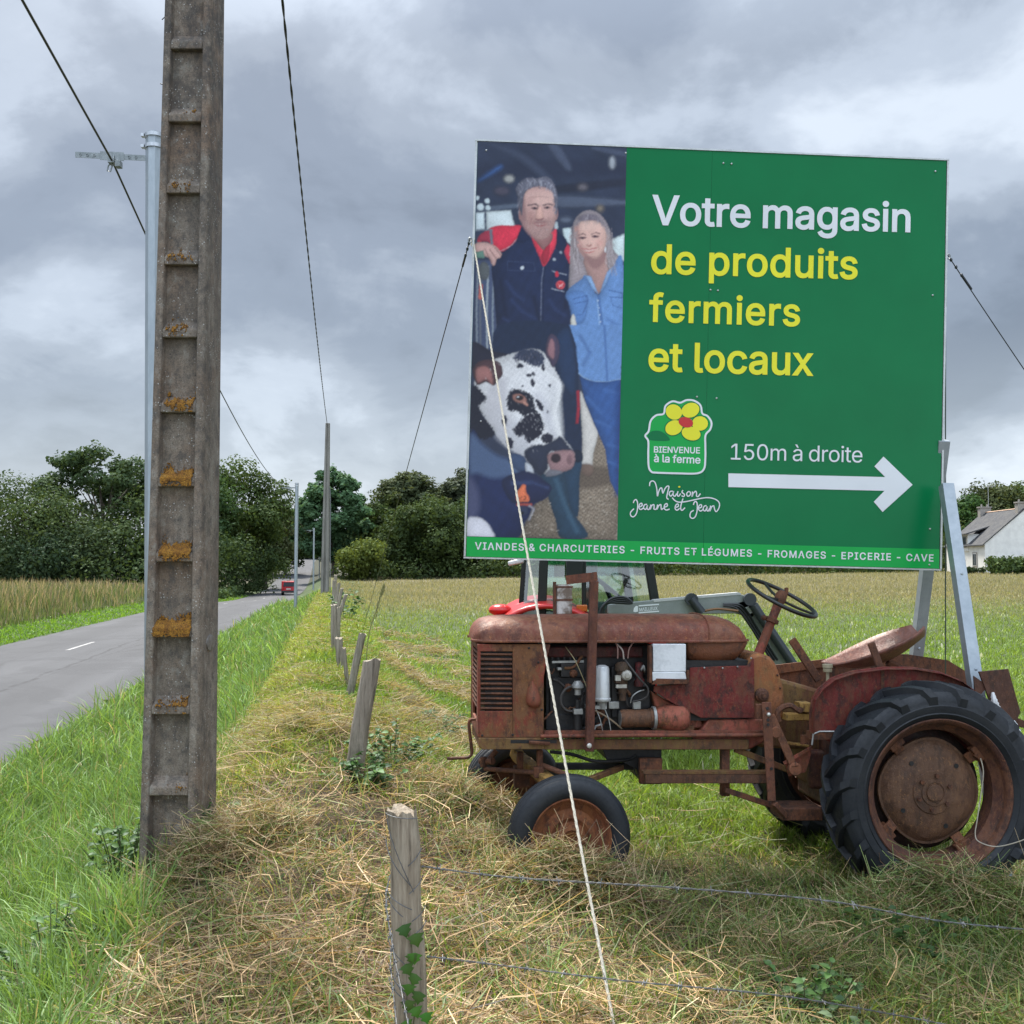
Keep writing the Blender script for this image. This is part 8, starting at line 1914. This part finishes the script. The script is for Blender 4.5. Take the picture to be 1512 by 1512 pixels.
def blades(p, s, h, w, lean, col, zoff=0.0, curl=.35):
    n = len(p); x, y = ps2xy(p, s); z = hps(p, s) - .015 + zoff
    yaw = RG.uniform(0, 2 * math.pi, n); ld = RG.uniform(0, 2 * math.pi, n)
    lv = np.stack([np.cos(ld), np.sin(ld)], -1) * (lean * h)[:, None]
    sx, sy = np.cos(yaw) * w / 2, np.sin(yaw) * w / 2
    V = np.empty((n, 7, 3), np.float32)
    for i, t in enumerate((0.0, .4, .75)):
        k = (1 - .25 * t)
        cx = x + lv[:, 0] * t ** 1.8; cy = y + lv[:, 1] * t ** 1.8; cz = z + h * (t - curl * lean * t ** 3)
        V[:, 2 * i, 0] = cx - sx * k; V[:, 2 * i, 1] = cy - sy * k; V[:, 2 * i, 2] = cz
        V[:, 2 * i + 1, 0] = cx + sx * k; V[:, 2 * i + 1, 1] = cy + sy * k; V[:, 2 * i + 1, 2] = cz
    V[:, 6, 0] = x + lv[:, 0]; V[:, 6, 1] = y + lv[:, 1]; V[:, 6, 2] = z + h * (1 - curl * lean)
    b = np.arange(n)[:, None] * 7
    F_ = np.concatenate([b + np.array([[0, 1, 3, 2]]), b + np.array([[2, 3, 5, 4]])], 1)
    T_ = b + np.array([[4, 5, 6]])
    loops = np.concatenate([F_, T_], 1).ravel()
    fn = np.tile(np.array([4, 4, 3]), n)
    C = np.repeat(col, 7, 0)
    return V.reshape(-1, 3), fn, loops, C
def strands(p, s, L, w, tilt, col, zoff, bend=.25):
    n = len(p); x, y = ps2xy(p, s); z = hps(p, s) + zoff
    a = RG.uniform(0, 2 * math.pi, n); dx, dy = np.cos(a), np.sin(a)
    b1 = RG.normal(0, bend, n) * L; kz = RG.normal(0, .5, n) * bend * L
    roll = RG.uniform(-1, 1, n)
    V = np.empty((n, 8, 3), np.float32)
    for i, t in enumerate((-.5, -.17, .17, .5)):
        q = 1 - 4 * t * t
        cx = x + dx * L * t - dy * b1 * q; cy = y + dy * L * t + dx * b1 * q; cz = z + tilt * L * t + kz * q * .5
        ww = w * (1 - .5 * abs(t)) / 2
        sx, sy, sz = -dy * ww * np.cos(roll), dx * ww * np.cos(roll), ww * np.sin(roll)
        V[:, 2 * i, 0] = cx - sx; V[:, 2 * i, 1] = cy - sy; V[:, 2 * i, 2] = cz - sz
        V[:, 2 * i + 1, 0] = cx + sx; V[:, 2 * i + 1, 1] = cy + sy; V[:, 2 * i + 1, 2] = cz + sz
    gz = hps(*xy2ps(V[:, :, 0].ravel(), V[:, :, 1].ravel())).reshape(n, 8)
    V[:, :, 2] = np.maximum(V[:, :, 2], gz + .002)
    b = np.arange(n)[:, None] * 8
    loops = np.concatenate([b + np.array([[0, 1, 3, 2]]), b + np.array([[2, 3, 5, 4]]), b + np.array([[4, 5, 7, 6]])], 1).ravel()
    return V.reshape(-1, 3), np.full(3 * n, 4), loops, np.repeat(col, 8, 0)
def emit(name, parts, mat, label):
    V = []; fn = []; lp = []; C = []; o = 0
    for v, f, l, c in parts:
        V.append(v); fn.append(f); lp.append(l + o); C.append(c); o += len(v)
    ob = np_mesh(name, np.concatenate(V), np.concatenate(fn), np.concatenate(lp), mat, np.concatenate(C))
    return tag(ob, label, kind='stuff')
def cols(n, a, b, t, jit=.22):
    c = np.array(a)[None] * (1 - t[:, None]) + np.array(b)[None] * t[:, None]
    return np.clip(c * (1 + RG.normal(0, jit, n))[:, None], .004, .8)
def wsize(s, base): return base * np.maximum(1.0, s / 7.0) ** .9
def pole_clear(p, s):
    x, y = ps2xy(p, s); return ~((np.abs(x - PX0) < .20) & (y > PY0 - .03) & (y < PY0 + .42))
def wheels_clear(p, s):
    x, y = ps2xy(p, s); k = np.ones(len(p), bool)
    return k
# lush green verge between the road and the bank
p, s = smp(78000, 2.6, 70, -3.42, -.72, .9)
k = keep_view(p, s) & pole_clear(p, s) & (RG.uniform(0, 1, len(p)) < sstep(-.62, -1.15, p + .28 * (patch(p, s, 2.2, 4.0) - .5)) + .04) 
p, s = p[k], s[k]; n = len(p); pt = patch(p, s, 1.4, 1.0)
h = (.13 + .20 * pt) * RG.uniform(.6, 1.35, n) * (1 + .35 * sstep(-1.3, -2.3, p)) * sstep(-3.55, -3.1, p) + .05
tf = patch(p, s, 3.1, 4.0); h = h * (.65 + .75 * np.clip(tf, 0, 1)); c = cols(n, (.070, .145, .028), (.25, .385, .10), np.clip(.45 * pt + .55 * (1 - tf) * 0 + .5 * tf + RG.uniform(-.25, .35, n), 0, 1))
dry = RG.uniform(0, 1, n) < .07; c[dry] = cols(dry.sum(), (.26, .23, .11), (.40, .35, .19), RG.uniform(0, 1, dry.sum()))
A1 = blades(p, s, h, wsize(s, .0065), np.clip(RG.normal(.55, .3, n), .05, 1.3), c)
emit('verge_grass', [A1], BLADE, 'lush green grass on the roadside verge and in the ditch')
# bank crest: yellowish mown grass beyond the hay
p, s = smp(70000, 6.0, 75, -1.2, 1.0, 1.0)
k = keep_view(p, s) & pole_clear(p, s) & (RG.uniform(0, 1, len(p)) < np.clip(sstep(5.5, 8.5, s + .8 * (patch(p, s, 1.5, 2.0) - .5)), .12, 1)); p, s = p[k], s[k]; n = len(p)
pt = patch(p, s, .9, 6.0)
c = cols(n, (.125, .24, .028), (.36, .38, .075), np.clip(pt * .6 + .5 * RG.uniform(0, 1, n) - .25 + .3 * sstep(.1, -.4, p), 0, 1))
B1 = blades(p, s, RG.uniform(.05, .15, n) * (.7 + .6 * pt), wsize(s, .006), np.clip(RG.normal(.7, .35, n), .1, 1.5), c)
p, s = smp(26000, 7, 60, -1.0, 1.0, 1.1); k = keep_view(p, s) & (patch(p, s, .8, 9.0) > .38) & (RG.uniform(0, 1, len(p)) < .25 + .75 * sstep(12, 8, s)); p, s = p[k], s[k]; n = len(p)
B2 = strands(p, s, RG.uniform(.10, .28, n), wsize(s, .004), RG.normal(0, .25, n), cols(n, (.20, .15, .07), (.42, .34, .15), RG.uniform(0, 1, n)), RG.uniform(.02, .09, n))
p, s = smp(16000, 7.5, 26, .5, 2.6, .9); k = keep_view(p, s) & (patch(p, s, .55, 3.0) > .55) & (p > .3 + .03 * s) & (p < .9 + .09 * s); p, s = p[k], s[k]; n = len(p)
B3 = strands(p, s, RG.uniform(.12, .35, n), wsize(s, .005), RG.normal(0, .3, n), cols(n, (.20, .145, .065), (.40, .32, .17), RG.uniform(0, 1, n)), RG.uniform(.02, .14, n))
emit('bank_grass', [B1, B2, B3], BLADE, 'yellow green mown grass and dry swath along the bank')
# cut dry hay over the near bank
def hay_w(p, s):
    x, y = ps2xy(p, s); e = .5 * (patch(p, s, 1.7, 5.0) - .5)
    w = sstep(-1.12, -.62, p + e) * sstep(9.3, 7.0, s + 2 * e)
    right = sstep(1.0, 2.6, x) * sstep(3.2, 4.4, y)
    return w * (1 - .72 * right) * (1 - .65 * sstep(5.5, 6.6, y) * sstep(.2, .8, x))
parts = []
for cnt, s0, s1, l0, l1, w0, zo, ti in ((150000, 1.7, 9.4, .05, .20, .0027, .08, .30), (26000, 1.7, 9.0, .12, .34, .0034, .15, .32), (7000, 1.7, 8.5, .25, .52, .0042, .17, .38)):
    p, s = smp(cnt, s0, s1, -1.3, 6.2, 1.15)
    w = hay_w(p, s); pt = patch(p, s, 1.3, 8.0)
    k = keep_view(p, s, .5) & pole_clear(p, s) & (RG.uniform(0, 1, len(p)) < w * np.clip(.35 + 1.1 * pt, .2, 1)); p, s, pt = p[k], s[k], pt[k]; n = len(p)
    t = np.clip(RG.normal(.48, .30, n) + .5 * (patch(p, s, .8, 2.5) - .5), 0, 1)
    if w0 > .003: t = np.clip(t + .12, 0, 1)
    c = cols(n, (.085, .043, .021), (.68, .46, .24), t ** 1.4, .28)
    g = RG.uniform(0, 1, n) < .16 + .34 * sstep(.6, 2.0, p); c[g] = cols(g.sum(), (.12, .15, .04), (.26, .27, .09), RG.uniform(0, 1, g.sum()))
    mound = .12 * np.clip(patch(p, s, 2.6, 7.0), 0, 1) ** 1.5
    parts.append(strands(p, s, RG.uniform(l0, l1, n), wsize(s, w0) * RG.uniform(.6, 1.5, n), RG.normal(0, ti, n), c, (RG.uniform(0, 1, n) ** 1.4) * (zo * .5 + mound) + .004))
# hay and grass piled against the wheels
for cx_, cy_, rx_, ry_, hh_, cnt in ((fc_w.x, fc_w.y - .22, .45, .22, .24, 4200), (rc_w.x, rc_w.y - .24, .85, .24, .26, 5000), (ff_w.x - .1, ff_w.y - .4, .55, .3, .20, 3000), (-1.45, 5.15, .45, .3, .22, 3500), (.2, 5.6, .5, .5, .12, 2500)):
    a_ = RG.uniform(0, 6.283, cnt); q_ = np.sqrt(RG.uniform(0, 1, cnt)); X_ = cx_ + rx_ * q_ * np.cos(a_); Y_ = cy_ + ry_ * q_ * np.sin(a_); p, s = xy2ps(X_, Y_)
    c = cols(cnt, (.15, .085, .04), (.66, .50, .28), np.clip(RG.normal(.45, .3, cnt), 0, 1)); g = RG.uniform(0, 1, cnt) < (.3 if cx_ < 1 else .6); c[g] = cols(g.sum(), (.09, .15, .03), (.25, .31, .09), RG.uniform(0, 1, g.sum()))
    parts.append(strands(p, s, RG.uniform(.08, .30, cnt), wsize(s, .0036), RG.normal(0, .5, cnt), c, RG.uniform(0, 1, cnt) * hh_ * (1 - q_ ** 2) + .01))
emit('hay', parts, HAYM, 'cut dry hay lying over the near bank')
# green and straw blades growing up through the hay, denser to the right
p, s = smp(125000, 1.8, 9.5, -1.2, 6.3, 1.1); x, y = ps2xy(p, s)
gr = .34 + .7 * np.clip(patch(p, s, 1.6, 11.0) - .55, 0, 1) * 2 + .75 * sstep(.3, 1.8, x) + .8 * sstep(5.2, 6.4, y) * sstep(-.3, .5, x) + .3 * sstep(-.75, -1.05, p)
k = keep_view(p, s, .5) & pole_clear(p, s) & (RG.uniform(0, 1, len(p)) < gr); p, s = p[k], s[k]; x, y = ps2xy(p, s); n = len(p)
hh = RG.uniform(.07, .24, n) * (1 + .5 * sstep(1.5, 3.0, x) * sstep(5.8, 4.8, y)) * (1 - .35 * sstep(5.9, 6.6, y))
c = cols(n, (.07, .14, .024), (.24, .31, .075), RG.uniform(0, 1, n)); d = RG.uniform(0, 1, n) < .28; c[d] = cols(d.sum(), (.30, .24, .11), (.5, .42, .22), RG.uniform(0, 1, d.sum()))
G1 = blades(p, s, hh, wsize(s, .0052) * RG.uniform(.6, 1.4, n), np.clip(RG.normal(.8, .4, n), .1, 1.7), c)
emit('bank_tufts', [G1], BLADE, 'green and straw grass tufts growing through the hay around the tractor')
# pasture
p, s = smp(125000, 6.0, 62, .55, lambda s: np.minimum(46, 1.5 + .75 * s), .75); x, y = ps2xy(p, s)
k = keep_view(p, s, 2) & (RG.uniform(0, 1, len(p)) < sstep(5.8, 7.2, y)); p, s = p[k], s[k]; n = len(p); pt = patch(p, s, .35, 2.0)
far = sstep(20, 62, s + 16 * (patch(p, s, .12, 4.0) - .5))
c = cols(n, (.125, .22, .028), (.27, .37, .062), np.clip(.5 * pt + .5 * RG.uniform(0, 1, n), 0, 1)); cb = cols(n, (.20, .215, .085), (.40, .345, .19), RG.uniform(0, 1, n)); c = c * (1 - far[:, None]) + cb * far[:, None]
F1 = blades(p, s, RG.uniform(.05, .13, n) * (1 + .6 * pt) * (1 + .9 * far), wsize(s, .007), np.clip(RG.normal(.6, .3, n), .05, 1.3), c)
p, s = smp(150000, 26, 165, lambda s: .4 + 0 * s, lambda s: .78 * s, .55); k = keep_view(p, s, 3) & (RG.uniform(0, 1, len(p)) < sstep(26, 75, s + 16 * (patch(p, s, .09, 1.0) - .5))); p, s = p[k], s[k]; n = len(p)
c = cols(n, (.19, .20, .085), (.40, .345, .205), np.clip(.4 * patch(p, s, .1, 3.0) + .6 * RG.uniform(0, 1, n), 0, 1), .15)
F2 = blades(p, s, RG.uniform(.10, .36, n) * sstep(10, 70, s), wsize(s, .0045), np.clip(RG.normal(.35, .2, n), .02, 1), c)
emit('field_grass', [F1, F2], BLADE, 'green pasture turning to beige seeding grass up the field')
# clover flowers as tiny pale heads
p, s = smp(700, 8, 40, 3, lambda s: .7 * s, .6); k = keep_view(p, s); p, s = p[k], s[k]; n = len(p)
emit('clover_flowers', [blades(p, s, RG.uniform(.10, .16, n), wsize(s, .016), np.full(n, .2), np.tile(np.array([[.62, .62, .55]]), (n, 1)))], BLADE, 'scattered white clover heads in the pasture')
# far side of the road
p, s = smp(24000, 9, 120, -10.7, -9.05, .8); k = keep_view(p, s, 3); p, s = p[k], s[k]; n = len(p)
E1 = blades(p, s, RG.uniform(.06, .16, n), wsize(s, .008), np.clip(RG.normal(.5, .3, n), .05, 1.2), cols(n, (.12, .25, .026), (.23, .38, .05), RG.uniform(0, 1, n)))
p, s = smp(120000, 12, 125, lambda s: -11 - .45 * s ** .9, -10.45, .7); k = keep_view(p, s, 4); p, s = p[k], s[k]; n = len(p)
pt = patch(p, s, .25, 5.0); front = sstep(-11.6, -10.6, p)
hgt = RG.uniform(.45, 1.15, n) * (1 - .35 * front) * (.8 + .35 * pt)
gcol = RG.uniform(0, 1, n) < .86 + .14 * front - .28 * pt; hgt = np.where(gcol, hgt * RG.uniform(.55, .95, n), hgt)
c = cols(n, (.20, .165, .095), (.40, .32, .205), RG.uniform(0, 1, n)); c[gcol] = cols(gcol.sum(), (.07, .115, .034), (.19, .225, .085), RG.uniform(0, 1, gcol.sum()))
E2 = blades(p, s, hgt, wsize(s, .0048), np.clip(RG.normal(.22, .14, n), .01, .8), c, 0.0, .2)
emit('tall_field_grass', [E1, E2], BLADE, 'tall ripe grass in the field beyond the road, green strip in front')
